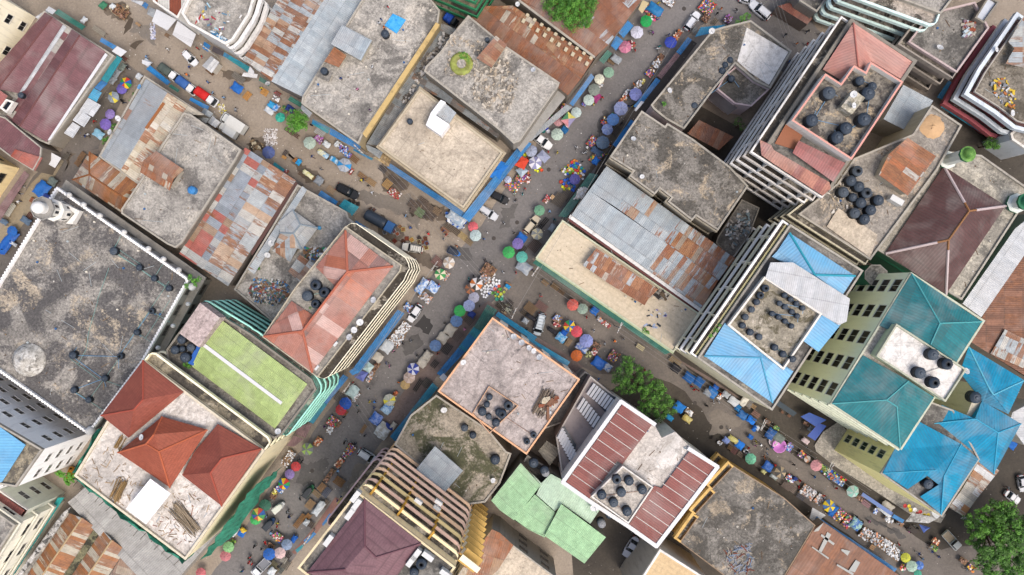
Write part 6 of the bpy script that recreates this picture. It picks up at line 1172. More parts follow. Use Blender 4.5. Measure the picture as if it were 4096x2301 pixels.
for a in [('A0',2280,845,85,110,'c',BL),('A0',940,1290,75,105,'c','#a7c4d8','#7fb3c9'),('A0',1170,640,60,75,'m','#6f7a74'),('A0',1110,700,70,90,'m','#8d949a'),('A0',1075,770,60,75,'m','#8d949a'),('A0',985,45,60,70,'m','#3d7a5c'),('A0',1078,55,45,50,'m','#c9cfd2'),('A0',800,190,45,65,'m','#c9cfd2'),('A0',1410,600,60,80,'c','#c9cfd2'),('A0',1332,735,55,60,'m','#c9cfd2'),
 ('A1',392,378,130,150,'m',BL,'#2a70bd'),('A1',438,445,50,70,'c',NV),('A1',495,302,75,85,'c','#6f7a74'),('A1',238,680,60,100,'c','#5f7388'),('A1',62,890,95,250,'m',BL,BL2),('A1',25,690,50,80,'c','#5f7388'),('A1',120,905,30,70,'c','#c9cfd2'),
 ('B0',205,1010,60,75,'c',CY,'#3aa0d4'),('B0',245,1035,50,70,'m','#c9cfd2','#3f86cc'),('B0',180,1065,55,95,'c','#c9cfd2'),('B0',380,1045,60,80,'c',NV),('B0',735,1390,55,75,'c','#c9cfd2'),('B0',1035,1425,40,60,'c','#a9b0b5'),('B0',835,1385,40,60,'m','#c9cfd2'),
 ('B1',690,28,50,95,'c','#d3cf8a','#c9cfd2'),('B1',725,50,50,60,'c',CY,'#a7c4d8'),('B1',810,95,50,95,'c','#a7c4d8',CY),('B1',555,232,45,115,'c','#d3cf8a','#e6e2c8'),('B1',660,295,80,80,'m','#8d949a'),('B1',1985,655,95,170,'c','#c9cfd2','#8fa3b5'),('B1',1655,1312,75,155,'m','#3f7fcb','#c9d6e2'),('B1',1765,1325,95,105,'c','#3f7fcb','#d3dde6'),('B1',465,115,45,60,'m',CY),
 ('B2',1320,452,105,115,'m','#c9cfd2','#b3babf'),('B2',1230,555,95,85,'m','#b9b3a6'),('B2',988,885,95,120,'m','#b3c9c9','#a3bcbe'),('B2',1930,290,105,100,'c','#b9b3a6'),('B2',1858,368,95,100,'c','#b9b3a6'),('B2',1710,540,80,85,'m','#b9b3a6'),('B2',1660,607,90,90,'m','#b9b3a6'),('B2',1320,1050,105,95,'c','#2f6fb8','#a7c4d8'),('B2',1212,1150,110,105,'c',BL2,'#7c93c9'),('B2',1280,1268,130,150,'m','#c9cfd2','#a3a39a'),('B2',1340,1228,45,90,'c',NV),('B2',2138,140,60,70,'c',NV),('B2',1380,1218,50,70,'m','#b9b3a6'),
 ('B3',660,808,65,150,'m','#c9cfd2','#a9b0b5'),('B3',540,945,45,62,'m','#a9b0b5'),('B3',418,1105,48,75,'m',BL2),('B3',205,1420,65,80,'m','#c9cfd2'),('B3',400,1000,1,1,'m','#c9cfd2'),('K',110,892,80,135,'m','#c9cfd2','#a9b0b5'),('K',205,918,85,90,'m',BL,),('K',225,880,60,80,'c','#d8b83a'),('K',1035,775,60,70,'m','#c9cfd2'),('K',1195,595,80,160,'m','#c9cfd2','#a9b0b5'),
 ('C0',1500,85,95,150,'c','#1f6aa3','#2878ad'),('C0',1125,565,70,100,'c','#a9b0b5','#8d949a'),('C0',622,1250,65,70,'c','#1f5f92'),('C0',935,940,60,90,'m','#9a3a72'),('C1',925,105,60,70,'m',BL),('C1',210,848,80,95,'c',BL),('C1',232,1130,105,140,'c','#8d97a3','#a9b0b5'),('C1',505,750,55,75,'m','#8d949a'),('C1',935,10,60,110,'c','#4a5f7d'),
 ('J',790,280,90,140,'c',CY),('J',1215,1115,130,150,'c','#a9b0b5'),('C2',590,365,80,95,'c',CY,'#a7c4d8'),('C2',915,103,75,75,'c',BL),('C2',620,318,50,60,'c',BL2),('C2',505,300,40,95,'c','#2b2b30'),('C2',300,172,40,110,'c','#2b2b30'),('C2',955,612,100,120,'c',BL2,'#2a66b5'),('C2',1042,655,75,75,'c','#2f6fb8','#c9cfd2'),('C2',1700,662,75,95,'c','#2b2b30'),('C2',1828,752,85,105,'c','#1f5a9a'),('C2',1925,792,90,90,'c','#1f5a9a'),('C2',1732,1040,105,90,'m','#2579c9'),('C2',1810,1150,60,95,'c','#d3cf8a','#c9b060'),('C2',1640,1140,50,75,'c',CY),('C2',790,465,60,120,'c','#c9cfd2','#4f6fb5'),
 ('E',235,350,180,210,'c','#1f66ad','#2a72b5'),('E',310,250,100,120,'c',BL2),('E',512,382,110,150,'c','#a9b0b5'),('E',665,520,150,210,'c','#c9cfd2'),('E',860,515,130,190,'m','#d8d5c6'),('E',830,780,150,190,'c','#1f5a96','#2a6aa8'),('E',1000,880,130,170,'c','#2579d6'),('E',1062,1040,90,120,'m',BL),('E',1115,1028,90,90,'m','#c9cfd2'),('E',1372,1145,170,210,'m','#2a62a5','#234f8a'),('E',1535,1222,160,210,'c','#6f7a74'),('E',985,1205,85,110,'c',BL),('E',515,1272,110,130,'c','#7f93c9'),('E',655,1255,100,210,'c','#d3cf8a','#b9b060'),('E',780,1362,150,160,'c','#2579d6'),('E',2050,1280,95,150,'c','#d3c0c0'),('E',2150,1045,100,90,'c','#8d949a'),('E',740,640,120,110,'c','#1f6fa8'),
 ('F',1325,330,170,190,'c',BL2,'#3a6ab5'),('F',1235,430,70,100,'c','#c9c98a'),('F',1430,530,70,150,'c','#c9cfd2','#8fa39a'),('F',1850,560,70,90,'c',NV),('D3',575,832,60,115,'m',BL),('D3',800,960,105,110,'c',BL2,'#9ac0b0'),('D3',1075,842,40,155,'c','#c9cfd2'),('D3',1110,782,60,120,'c','#b9b3a6'),('C2',1880,1000,1,1,'c','#8d949a'),('D2',2310,1400,80,80,'m',BL),('C2',2010,900,60,80,'c','#8d949a')]:
    if a[3] > 2: T(*a)
for a in [('A0',1165,115,100,150,'c','brown'),('B0',255,955,45,75,'c','white'),('B0',665,1342,60,95,'c','purple'),('B0',900,1425,50,100,'c','bluew'),('B0',340,1060,50,70,'c','green'),
 ('B1',925,30,50,115,'c','bluew'),('B1',965,200,60,65,'c','red'),('B1',1395,420,70,125,'c','red'),('B1',1690,1420,80,125,'c','pots'),('B1',2300,1165,130,120,'m','brown'),('B1',2265,1240,90,80,'m','pots'),('B1',350,215,40,45,'m','red'),('B1',1880,1212,70,90,'m','pots'),
 ('B2',1483,280,95,135,'m','silver',110),('B2',1415,370,120,135,'m','silver',130),('B2',1205,660,45,130,'m','brown'),('B2',1160,740,45,110,'m','pots'),('B2',1022,935,40,105,'m','white'),('B2',795,1175,95,100,'m','multi'),('B2',770,1255,60,70,'m','white'),('B2',840,1190,70,60,'m','brown'),('B2',1370,1010,40,60,'m','yellow'),('B2',1525,70,70,70,'m','bluew'),('B2',1405,905,40,50,'m','orange'),('B2',1700,5,40,60,'c','white'),
 ('B3',372,320,80,160,'m','white',60),('B3',968,235,85,95,'m','multi'),('B3',920,285,50,60,'m','multi'),('B3',862,365,60,95,'m','orange'),('B3',765,487,45,150,'m','brown'),('B3',270,1080,75,95,'c','multi'),('B3',290,618,50,75,'c','bluew'),('B3',240,645,45,60,'m','yellow'),('B3',225,685,50,60,'c','brown'),('B3',200,1165,50,70,'c','brown'),('B3',655,160,60,90,'m','orange'),('A3',2245,1130,50,60,'m','green'),
 ('C0',1445,80,60,110,'m','multi'),('C0',1505,140,55,85,'c','multi'),('C0',1630,18,70,105,'c','white'),('C0',2000,65,135,140,'m','multi',120),('C0',1985,175,65,80,'m','brown'),('C0',1715,335,55,105,'m','orange'),('C0',1550,557,55,75,'m','brown'),('C0',1512,615,65,85,'m','white'),('C0',1450,698,65,90,'m','multi'),('C0',1335,822,50,110,'m','white'),('C0',1378,790,30,50,'m','yellow'),('C0',1228,900,45,85,'m','white'),('C0',965,815,50,70,'m','white'),('C0',1010,1170,50,80,'m','multi'),('C0',1085,1135,50,80,'m','multi'),('C0',618,1045,60,80,'m','multi'),('C0',650,1190,50,60,'m','white'),('C0',475,1112,45,70,'m','multi'),('C0',892,1365,75,110,'m','multi'),('C0',1268,430,60,75,'c','red'),('C0',2200,185,70,75,'m','purple'),('C0',1165,985,45,60,'m','orange'),('C0',815,1000,40,60,'m','bluew'),('C0',1210,935,45,60,'m','orange'),
 ('C1',120,350,95,135,'c','multi',90),('C1',215,250,90,150,'m','multi',100),('C1',255,285,60,80,'c','red'),('C1',930,70,90,130,'m','multi'),('C1',450,480,45,75,'m','red'),('C1',15,260,60,70,'c','bluew'),
 ('C1',780,430,80,110,'m','white',70),('C1',710,520,40,50,'m','white'),
 ('C2',555,183,75,80,'c','bluew',22),('C2',545,240,40,70,'c','red'),('C2',1025,235,50,90,'c','red'),('C2',965,190,40,60,'c','pots'),('C2',1095,545,85,110,'m','multi'),('C2',905,500,50,70,'m','red'),('C2',930,435,45,80,'c','brown'),('C2',1825,1080,50,80,'c','white'),('C2',690,20,40,60,'m','brown'),
 ('E',380,420,90,100,'c','white'),('E',1720,1385,130,150,'m','bluew',70),('E',1300,900,80,120,'c','brown'),('E',2050,940,70,110,'c','brown'),('E',1470,1020,60,110,'c','green'),('E',380,1310,70,80,'c','white'),
 ('F',1730,545,110,160,'c','multi'),('F',2080,815,210,290,'c','pots',200),('F',2300,955,210,150,'c','pots',120),('F',900,40,70,120,'c','white'),
 ('D3',545,485,70,130,'c','multi'),('D3',625,540,60,110,'c','bluew'),('D3',490,430,60,110,'c','green'),('D3',632,868,85,125,'m','multi',90),('D3',712,930,85,125,'m','multi',100),('D3',885,1050,105,110,'m','pots',90),('D3',988,1102,105,105,'m','pots',90),('D3',1090,1165,120,130,'c','silver',120),('D3',1170,1235,110,130,'c','silver',110),('D3',740,640,90,60,'m','red'),('D3',830,700,50,60,'c','brown'),('D3',985,822,40,80,'m','bluew'),('D3',1102,912,45,85,'c','white'),('D3',1215,950,40,70,'c','brown'),('D3',1245,1370,60,70,'m','multi'),('D3',1560,1120,45,75,'c','orange'),('D3',1540,1180,45,75,'c','green'),('D3',1905,1380,60,80,'c','multi'),('D3',1825,1310,50,80,'c','brown'),('D3',275,290,60,80,'c','multi'),('D3',160,520,60,90,'c','bluew')]: S(*a)
for a in [('A0',955,300,45,140,'c','#9a9384'),('A0',1330,235,25,55,'c','#a5835c'),('A0',2300,750,60,140,'c','#77736c'),('A0',2385,925,60,85,'m','#b98442'),('A0',1610,340,35,45,'c'),('A0',1175,75,50,60,'m','#6f6355'),('A0',1200,560,30,60,'c','#6b3a30'),
 ('A1',790,60,55,85,'m'),('A1',750,125,55,60,'m'),('A1',315,488,50,60,'c','#8a4f35'),('A1',285,640,60,70,'m','#5f4038'),('A1',640,60,50,70,'m','#5f5a52'),('A1',95,575,65,140,'m','#b9b9b0'),
 ('B0',140,890,65,72,'c','#c08a45'),('B0',375,1265,40,95,'c','#5f4a3f'),('B0',440,1305,40,70,'c','#5f4a3f'),('B0',270,905,40,60,'c','#7d3a34'),('B0',675,1275,75,105,'c','#a9aaa8'),
 ('B1',1005,85,60,95,'c'),('B1',450,108,50,70,'c','#a5703f'),('B1',605,265,45,60,'c'),('B1',780,385,60,90,'c','#9a8468'),('B1',1085,255,50,95,'c','#8a6a48'),('B1',1170,310,55,100,'c','#9a7d58'),('B1',1278,187,50,85,'c','#4f4c4c'),('B1',1325,330,80,90,'m','#a58455'),('B1',1460,345,55,100,'c','#5f5650'),('B1',1580,530,80,110,'c','#5f534a'),('B1',1670,500,70,100,'c','#5f534a'),('B1',1720,560,80,110,'c','#675a4f'),('B1',1640,605,80,95,'c','#6b7d5c'),('B1',1750,640,80,90,'c','#5a4f48'),('B1',1800,590,70,80,'c','#7d6a55'),('B1',1585,590,60,90,'c','#5f534a'),('B1',1690,620,60,80,'m','#4f4742'),('B1',1380,285,60,90,'c','#5a5049'),('B1',2052,832,60,85,'c','#a58f62'),('B1',2108,885,50,90,'c','#7d6b50'),('B1',1920,745,70,90,'c','#5f5345'),('B1',1990,790,60,80,'c','#5f5345'),('B1',1880,780,50,90,'c','#8a5f45'),('B1',1810,1080,85,110,'c','#7d5f58'),('B1',330,72,30,45,'c','#c08a45'),('B1',500,235,40,70,'c','#6b5848'),('B1',340,30,40,60,'m','#4f4742'),
 ('B2',1095,1245,35,95,'m','#8a6a48'),('B2',1622,822,45,130,'m','#3f3b38'),('B2',1898,470,85,110,'m','#4a4745'),('B2',2005,350,70,110,'m','#6b5f58'),('B2',2120,185,90,110,'m','#5a534d'),('B2',850,935,55,90,'m','#5f5c58'),('B2',650,1370,60,95,'m','#8f7048'),('B2',1700,800,70,90,'m','#54504a'),('B2',915,1090,45,50,'m','#8a5a32'),('B2',1780,620,60,80,'m','#4a4542'),
 ('B3',690,600,60,90,'m','#7d5f40'),('B3',740,650,60,100,'m','#4a4f5c'),('B3',580,765,75,95,'m','#8a6f4f'),('B3',860,545,80,105,'c','#7d5a35'),('B3',480,925,55,165,'m','#7d5a35'),('B3',545,900,50,110,'m','#8a6238'),('B3',640,660,50,90,'c','#7d6a50'),('B3',345,1350,70,90,'m','#5f5a50'),('B3',300,1395,55,70,'m','#4a4f4a'),('B3',250,1400,55,60,'m','#6b5f4a'),('B3',590,960,50,60,'m','#5a4f45'),('B3',730,760,50,80,'m','#5a4f45'),
 ('K',755,1250,80,90,'m','#8a877d'),('K',810,1210,60,90,'m','#3f3b38'),('K',620,1320,90,110,'m','#5f5a45'),
 ('C0',1880,292,40,60,'m','#8a8f8c'),('C0',1075,598,35,75,'c','#7d664a'),('C0',1385,800,30,60,'m','#5f5345'),('C0',1110,1260,80,100,'m','#4a4542'),('C0',600,1010,50,70,'m','#4a4542'),('C0',2075,205,45,65,'m','#6b6050'),
 ('C1',570,480,110,130,'m','#5a534b'),('C1',505,455,35,45,'m','#c9a57a'),('C1',335,925,100,120,'m','#5f5048'),('C1',430,695,50,100,'m','#3f3c3a'),('C1',640,430,80,110,'m','#4f4a45'),('C1',435,1282,40,75,'c','#7d6548'),('C1',532,1322,55,85,'c','#6b563c'),('C1',598,1372,50,60,'c','#5f4a36'),('C1',645,1402,50,60,'c','#55504c'),('C1',220,960,60,80,'m','#4f4a45'),('C1',400,730,50,60,'m','#2f2f33'),
 ('C2',295,80,90,120,'c','#6f5a42'),('C2',402,62,75,125,'c','#70554f'),('C2',1355,458,45,85,'c','#b9b08a'),('C2',1690,592,55,125,'c','#8f7d62'),('C2',660,410,50,80,'m','#8a7358'),('C2',240,130,50,90,'c','#4f453a'),('C2',15,60,70,110,'c','#4a4238'),('C2',2400,985,80,90,'c','#7d7d7a'),
 ('J',810,215,40,170,'c','#9a7350'),('J',740,330,50,110,'c','#bdb58a'),('J',700,900,45,140,'c','#b09a78'),('J',850,680,130,150,'c','#453f3b'),('J',780,840,90,120,'c','#a9ab95'),
 ('E',270,1240,80,90,'c','#3f3a36'),('E',580,1405,80,100,'c','#6b563c'),('E',930,570,170,120,'m','#7d7468'),('E',1030,610,80,110,'c','#8f7452'),('E',1590,720,50,60,'c','#7d5a45'),('E',1720,790,50,60,'c','#7d5a45'),('E',1080,760,100,170,'c','#7d6055'),('E',1190,1110,90,130,'c','#4a4540'),
 ('F',660,20,110,120,'c','#6b4a48'),('F',780,90,100,120,'c','#77695c'),('F',1750,720,110,240,'c','#6b5f58'),('F',1950,900,120,170,'c','#4f4f55'),('D3',890,760,50,90,'c','#8a6a70'),('D3',950,1180,50,50,'c','#a98560'),('D3',120,590,60,100,'c','#6b5f58'),('D3',1340,1010,50,90,'c','#4a4542')]: K(*a)
# crates round the white estate car
def crate_mesh():
    q_ = MB(); q_.box((0, 0, .02), (.78, .78, .04), mi=1)
    for a_ in (-1, 1): q_.box((a_*.37, 0, .16), (.05, .8, .28)); q_.box((0, a_*.375, .16), (.7, .05, .27))
    q_.box((0, 0, .1), (.66, .66, .1), mi=1); return q_.data('crate', [plain('#a8905e', .8), plain('#5a3a2a')])
CR = crate_mesh()
for i, (x, y, c, f) in enumerate([(1445,740,'#a89a8a','#7d5a3a'),(1477,767,'#c9b86a','#8a5f3a'),(1390,785,'#b9c0c4','#6b3a30'),(1422,810,'#b9b6b0','#8a4a32'),(1300,795,'#9aa0a5','#4a5058'),(1195,577,'#8a8c8c','#5f4238'),(1165,572,'#6b5f55','#4a3a30'),(1345,890,'#a9a580','#5f4a34'),(1395,878,'#8a4a32','#6b2f22'),(1512,855,'#8a4a35','#7d3f2c'),(1477,882,'#6b4a3a','#4f3426'),(1560,868,'#c9b85a','#a5763f'),(1630,885,'#c9c08a','#5a4230'),(1632,850,'#5f5a55','#3f3430'),(1692,857,'#8a5f45','#5a3226'),(1666,890,'#5f6b75','#6b3f2c'),(1706,902,'#4a6fa0','#5f3226'),(1700,942,'#c9c06a','#6b4a2c'),(960,495,'#5a5550','#3a3430'),(1000,500,'#6b6055','#3f3832'),(1040,520,'#5a5550','#3a3430')]):
    p = at('B1', x, y, .25); o = bpy.data.objects.new('crate', CR); COL.objects.link(o); o.location = (p.x, p.y, .01); o.rotation_euler = (0, 0, rnd.uniform(-.5, .5)+.4)
    for k, mm in enumerate((plain(c, .8), plain(f, .9))): o.material_slots[k].link = 'OBJECT'; o.material_slots[k].material = mm
    later(o, 'square open market crate', 'crate', 'open crates by the parked vehicles', 'near')
# basins and buckets
def basin_mesh():
    q_ = MB(); q_.lathe((0, 0, 0), [(.24, 0), (.34, .22), (.36, .24), (.33, .23), (.23, .03), (.01, .03)], 14); return q_.data('basin', [plain('#e6e8ea', .35)])
BS = basin_mesh()
def basins(poly, n, cols, label, group, r=(.6, 1.1), z=.02, seed=1, gap=.5):
    r_ = random.Random(seed); P_ = ccw(PS(poly, .3)); xs = [p.x for p in P_]; ys = [p.y for p in P_]; got = []; t = 0
    def ins(x, y):
        c = False
        for i in range(len(P_)):
            a, b = P_[i], P_[i-1]
            if (a.y > y) != (b.y > y) and x < (b.x-a.x)*(y-a.y)/(b.y-a.y)+a.x: c = not c
        return c
    while len(got) < n and t < 6000:
        t += 1; x, y, s = r_.uniform(min(xs), max(xs)), r_.uniform(min(ys), max(ys)), r_.uniform(*r)
        if not ins(x, y) or any((x-a)**2+(y-b)**2 < ((s+c)*.36*gap*2)**2*.8 for a, b, c in got): continue
        got.append((x, y, s)); ci = r_.randrange(len(cols)); o = bpy.data.objects.new('basin', BS); COL.objects.link(o); o.location = (x, y, z+.02*len(got) % .1); o.scale = (s, s, s)
        o.material_slots[0].link = 'OBJECT'; o.material_slots[0].material = plain(cols[ci][0], .35); o['label'] = cols[ci][1]+' basin '+label; o['category'] = 'basin'; o['group'] = cols[ci][1]+' basins '+group
WB = [('#eceef0', 'white')]*5
basins('J 130,400 260,220 350,270 540,100 620,170 560,260 420,360 330,470 250,560 180,520', 60, WB+[('#dcdfe3', 'white')], 'in the dense white cluster at the crossing', 'at the crossing', (.55, .95), seed=2, gap=.5)
basins('J 400,330 560,240 650,300 560,420 420,470 330,460', 14, [('#2460b8', 'blue'), ('#cf3a34', 'red'), ('#223f50', 'dark navy'), ('#d9573a', 'orange-red'), ('#7d4ba0', 'purple'), ('#5a9a3a', 'green')], 'at the edge of the crossing stalls', 'beside the white cluster', (.7, 1.2), seed=3)
basins('J 200,40 460,-60 480,120 330,200 260,160', 16, WB+[('#8a5040', 'brown'), ('#e9e4da', 'cream')], 'among the shoe stalls at the crossing', 'among shoe stalls', (.5, 1.0), seed=4)
basins('J 480,470 720,400 640,600 520,640', 9, [('#c9cf3a', 'yellow'), ('#35a588', 'sea green'), ('#b9c94a', 'lime'), ('#9fcfae', 'pale green')], 'beside the mint parasol at the crossing', 'beside the mint parasol', (.6, 1.1), seed=5)
PB = [('#2a5fc0', 'blue'), ('#1f8f9a', 'teal'), ('#cf3a34', 'red'), ('#d8d83a', 'yellow'), ('#31425a', 'dark'), ('#c97f35', 'ochre'), ('#e3e3e8', 'white'), ('#7fae3a', 'green')]
basins('C1 600,190 730,95 820,190 800,290 760,230 680,225 640,250', 40, PB, 'in the colourful heap beside the indigo umbrella', 'beside the indigo umbrella', (.6, 1.0), seed=6, gap=.42)
basins('C1 580,290 640,270 720,350 730,400 600,380', 12, [('#e0e030', 'acid yellow'), ('#d98fc6', 'pink'), ('#1fae9c', 'turquoise'), ('#b5493a', 'brick red'), ('#2a5fc0', 'blue')], 'below the indigo umbrella', 'below the indigo umbrella', (.8, 1.3), seed=7)
basins('C1 235,40 420,150 400,220 350,215 250,100', 9, [('#dfe62a', 'acid yellow'), ('#e0542a', 'orange')], 'between the red canopy and striped umbrella', 'between canopy and umbrella', (.7, 1.1), seed=8)
basins('C0 1440,60 1560,130 1540,190 1450,200 1420,120', 18, [('#e8e8ec', 'white'), ('#d9653a', 'orange'), ('#d95a8a', 'pink'), ('#2a4fc0', 'blue')], 'by the vivid green umbrella', 'by the green umbrella', (.6, 1.0), seed=9)
basins('C0 400,1210 480,1190 470,1270 410,1270', 5, [('#2a4fd0', 'blue'), ('#e8e8ec', 'white'), ('#1f7a7a', 'teal')], 'against the wall by the white saloon', 'against the wall', (1, 1.4), seed=10)
basins('D3 480,400 680,520 640,580 440,440', 30, PB, 'on the crowded household stall below the pink umbrella', 'household stall', (.5, .9), z=.82, seed=11, gap=.45)
basins('D3 1180,700 1300,780 1420,820 1400,870 1170,740', 9, [('#e8e8ea', 'white'), ('#c33a3a', 'red'), ('#d9c43a', 'yellow')], 'on the ledge under the azure roof', 'on the ledge', (.8, 1.2), z=3.2, seed=12)
basins('E 1400,1250 1480,1280 1460,1340 1380,1320', 1, [('#e8dfe0', 'white')], 'very large beside the pink one', 'large white', (2.6, 2.7), seed=13); basins('E 1500,1340 1590,1340 1590,1400 1500,1400', 1, [('#d68ad6', 'pink')], 'very large by the grey-green tarpaulin', 'large pink', (3.9, 4.0), seed=14)
# ------------------------------------------------------------------ vehicles
TYRE, RIM, CGL, DKP = plain('#1c1c1e', .9), plain('#8f9498', .4), glass('#141b20'), plain('#2a2c2f', .7)
WH = MB(); WH.lathe((0, 0, 0), [(.2, -.1), (.31, -.1), (.33, -.06), (.33, .06), (.31, .1), (.2, .1)], 18, M=Matrix.Rotation(R(90), 4, 'X')); WHM = WH.data('tyre', [TYRE])
WR = MB(); WR.lathe((0, 0, 0), [(.01, -.08), (.2, -.08), (.2, .08), (.01, .08)], 12, M=Matrix.Rotation(R(90), 4, 'X')); WRM = WR.data('rim', [RIM])
def wheels(o, L, W_, f=.30, r=1.0, xs=None):
    for x in (xs or (L*f, -L*f)):
        for y in (-1, 1): t_ = inst('wheel', WHM, o, (x, y*(W_/2-.12), .33*r)); t_.scale = (r, 1, r); inst('rim', WRM, t_)
def outline(L, W_, n=28, p=4.0, taper=.0):
    o = []
    for k in range(n):
        a = 2*math.pi*k/n; c_, s_ = math.cos(a), math.sin(a); r = 1/((abs(c_)**p+abs(s_)**p)**(1/p))
        x = r*c_*L/2; o.append((x, r*s_*W_/2*(1-taper*abs(x/(L/2))**2)))
    return o
def loft(mb, rings, mi=0):
    n = len(rings[0]); k = len(mb.v)
    for r in rings: mb.v += [Vector(p) for p in r]
    for i in range(len(rings)-1):
        for j in range(n): mb.f.append((k+i*n+j, k+i*n+(j+1) % n, k+(i+1)*n+(j+1) % n, k+(i+1)*n+j)); mb.mi.append(mi); mb.smooth.append(True)
    mb.f.append(tuple(k+(len(rings)-1)*n+j for j in range(n))); mb.mi.append(mi); mb.smooth.append(False)
    mb.f.append(tuple(k+j for j in range(n))[::-1]); mb.mi.append(mi); mb.smooth.append(False)
def car(t, x0, y0, x1, y1, kind, col, look, cat='car', lm=None, z=0.0, extra=None):
    """x0,y0 front bumper and x1,y1 tail in the survey"""
    a, b = at(t, x0, y0, 1), at(t, x1, y1, 1); d = a-b; L = max(3.4, d.length); c_ = (a+b)/2; o = empty(cat.replace(' ', '_') if kind != 'x' else 'car', (c_.x, c_.y, z), math.atan2(d.y, d.x))
    W_ = min(2.0, max(1.62, L*.4)); m = plain(col, .28, var=.05)
    H_ = {'hatch': 1.5, 'sedan': 1.42, 'suv': 1.75, 'van': 1.85, 'estate': 1.75}[kind]; belt = {'hatch': .95, 'sedan': .92, 'suv': 1.08, 'van': 1.05, 'estate': 1.08}[kind]
    xf, xr, tf, tr = {'hatch': (.24, -.44, .08, -.34), 'sedan': (.20, -.34, .04, -.20), 'suv': (.22, -.46, .08, -.40), 'van': (.36, -.47, .22, -.43), 'estate': (.20, -.46, .08, -.42)}[kind]
    q = MB(); o0 = outline(L, W_, taper=.10); sc = lambda k, z_, dz=0: [(x*k, y*k, z_+dz) for x, y in o0]
    loft(q, [sc(.95, .22), sc(.99, .38), sc(1, .6), sc(.985, belt-.12), [(x*.965, y*.94, belt-(.10 if x > L*.2 else 0)-(.16*max(0, x/(L/2)-.6))) for x, y in o0]]); inst('body', q.data('body', [m]), o)
    wb, wt = W_*.9, W_*.74; zt = H_
    B = [(L*xf, -wb/2*.9), (L*xf*.8, -wb/2), (L*xr*.9, -wb/2), (L*xr, -wb/2*.88), (L*xr, wb/2*.88), (L*xr*.9, wb/2), (L*xf*.8, wb/2), (L*xf, wb/2*.9)]
    Tt = [(L*tf, -wt/2*.86), (L*tf-.12, -wt/2), (L*tr+.1, -wt/2), (L*tr, -wt/2*.86), (L*tr, wt/2*.86), (L*tr+.1, wt/2), (L*tf-.12, wt/2), (L*tf, wt/2*.86)]
    q = MB(); loft(q, [[(x, y, belt-.14) for x, y in B], [(x, y, belt+.0) for x, y in B], [(x, y, zt-.05) for x, y in Tt]]); inst('windows', q.data('windows', [CGL]), o)
    q = MB(); loft(q, [[(x*1.01, y*1.02, zt-.06) for x, y in Tt], [(x, y*.99, zt-.01) for x, y in Tt], [(x*.93, y*.88, zt+.03) for x, y in Tt]])
    for s_ in (-1, 1):
        for (bx, by), (tx, ty) in ((B[1], Tt[1]), (B[2], Tt[2])): q.tube((bx, s_*abs(by), belt), (tx, s_*abs(ty), zt-.04), .05, .045, 4)
        mx = L*(tf+tr)/2; q.tube((mx, s_*wb/2*.98, belt), (mx, s_*wt/2*1.0, zt-.04), .04, .04, 4)
    inst('roof', q.data('roof', [m]), o)
    if kind in ('suv', 'estate', 'van') or extra == 'rack':
        q = MB()
        for s_ in (-1, 1): q.tube((L*tf*.7, s_*wt*.42, zt+.09), (L*tr*.95, s_*wt*.42, zt+.09), .025)
        if extra == 'rack':
            for k in range(5): xx = L*tf*.6+(L*tr*.9-L*tf*.6)*k/4; q.tube((xx, -wt*.45, zt+.1), (xx, wt*.45, zt+.1), .025)
        inst('roof_rail', q.data('roof_rail', [DKP]), o)
    for s_ in (-1, 1):
        q = MB(); q.box((L*.462, s_*W_*.33, belt-.32), (.16, .36, .14)); inst('headlight', q.data('headlight', [plain('#c9cdd0', .2)]), o)
        q = MB(); q.box((-L*.472, s_*W_*.35, belt-.25), (.12, .24, .2)); inst('tail_light', q.data('tail_light', [plain('#a3241f', .3)]), o)
        q = MB(); q.box((L*xf*.72, s_*(W_/2+.06), belt+.02), (.14, .2, .14)); inst('mirror', q.data('mirror', [m]), o)
    wheels(o, L, W_); later(o, look, cat, None, 'near')
    if lm: mark(c_, lm)
    return o
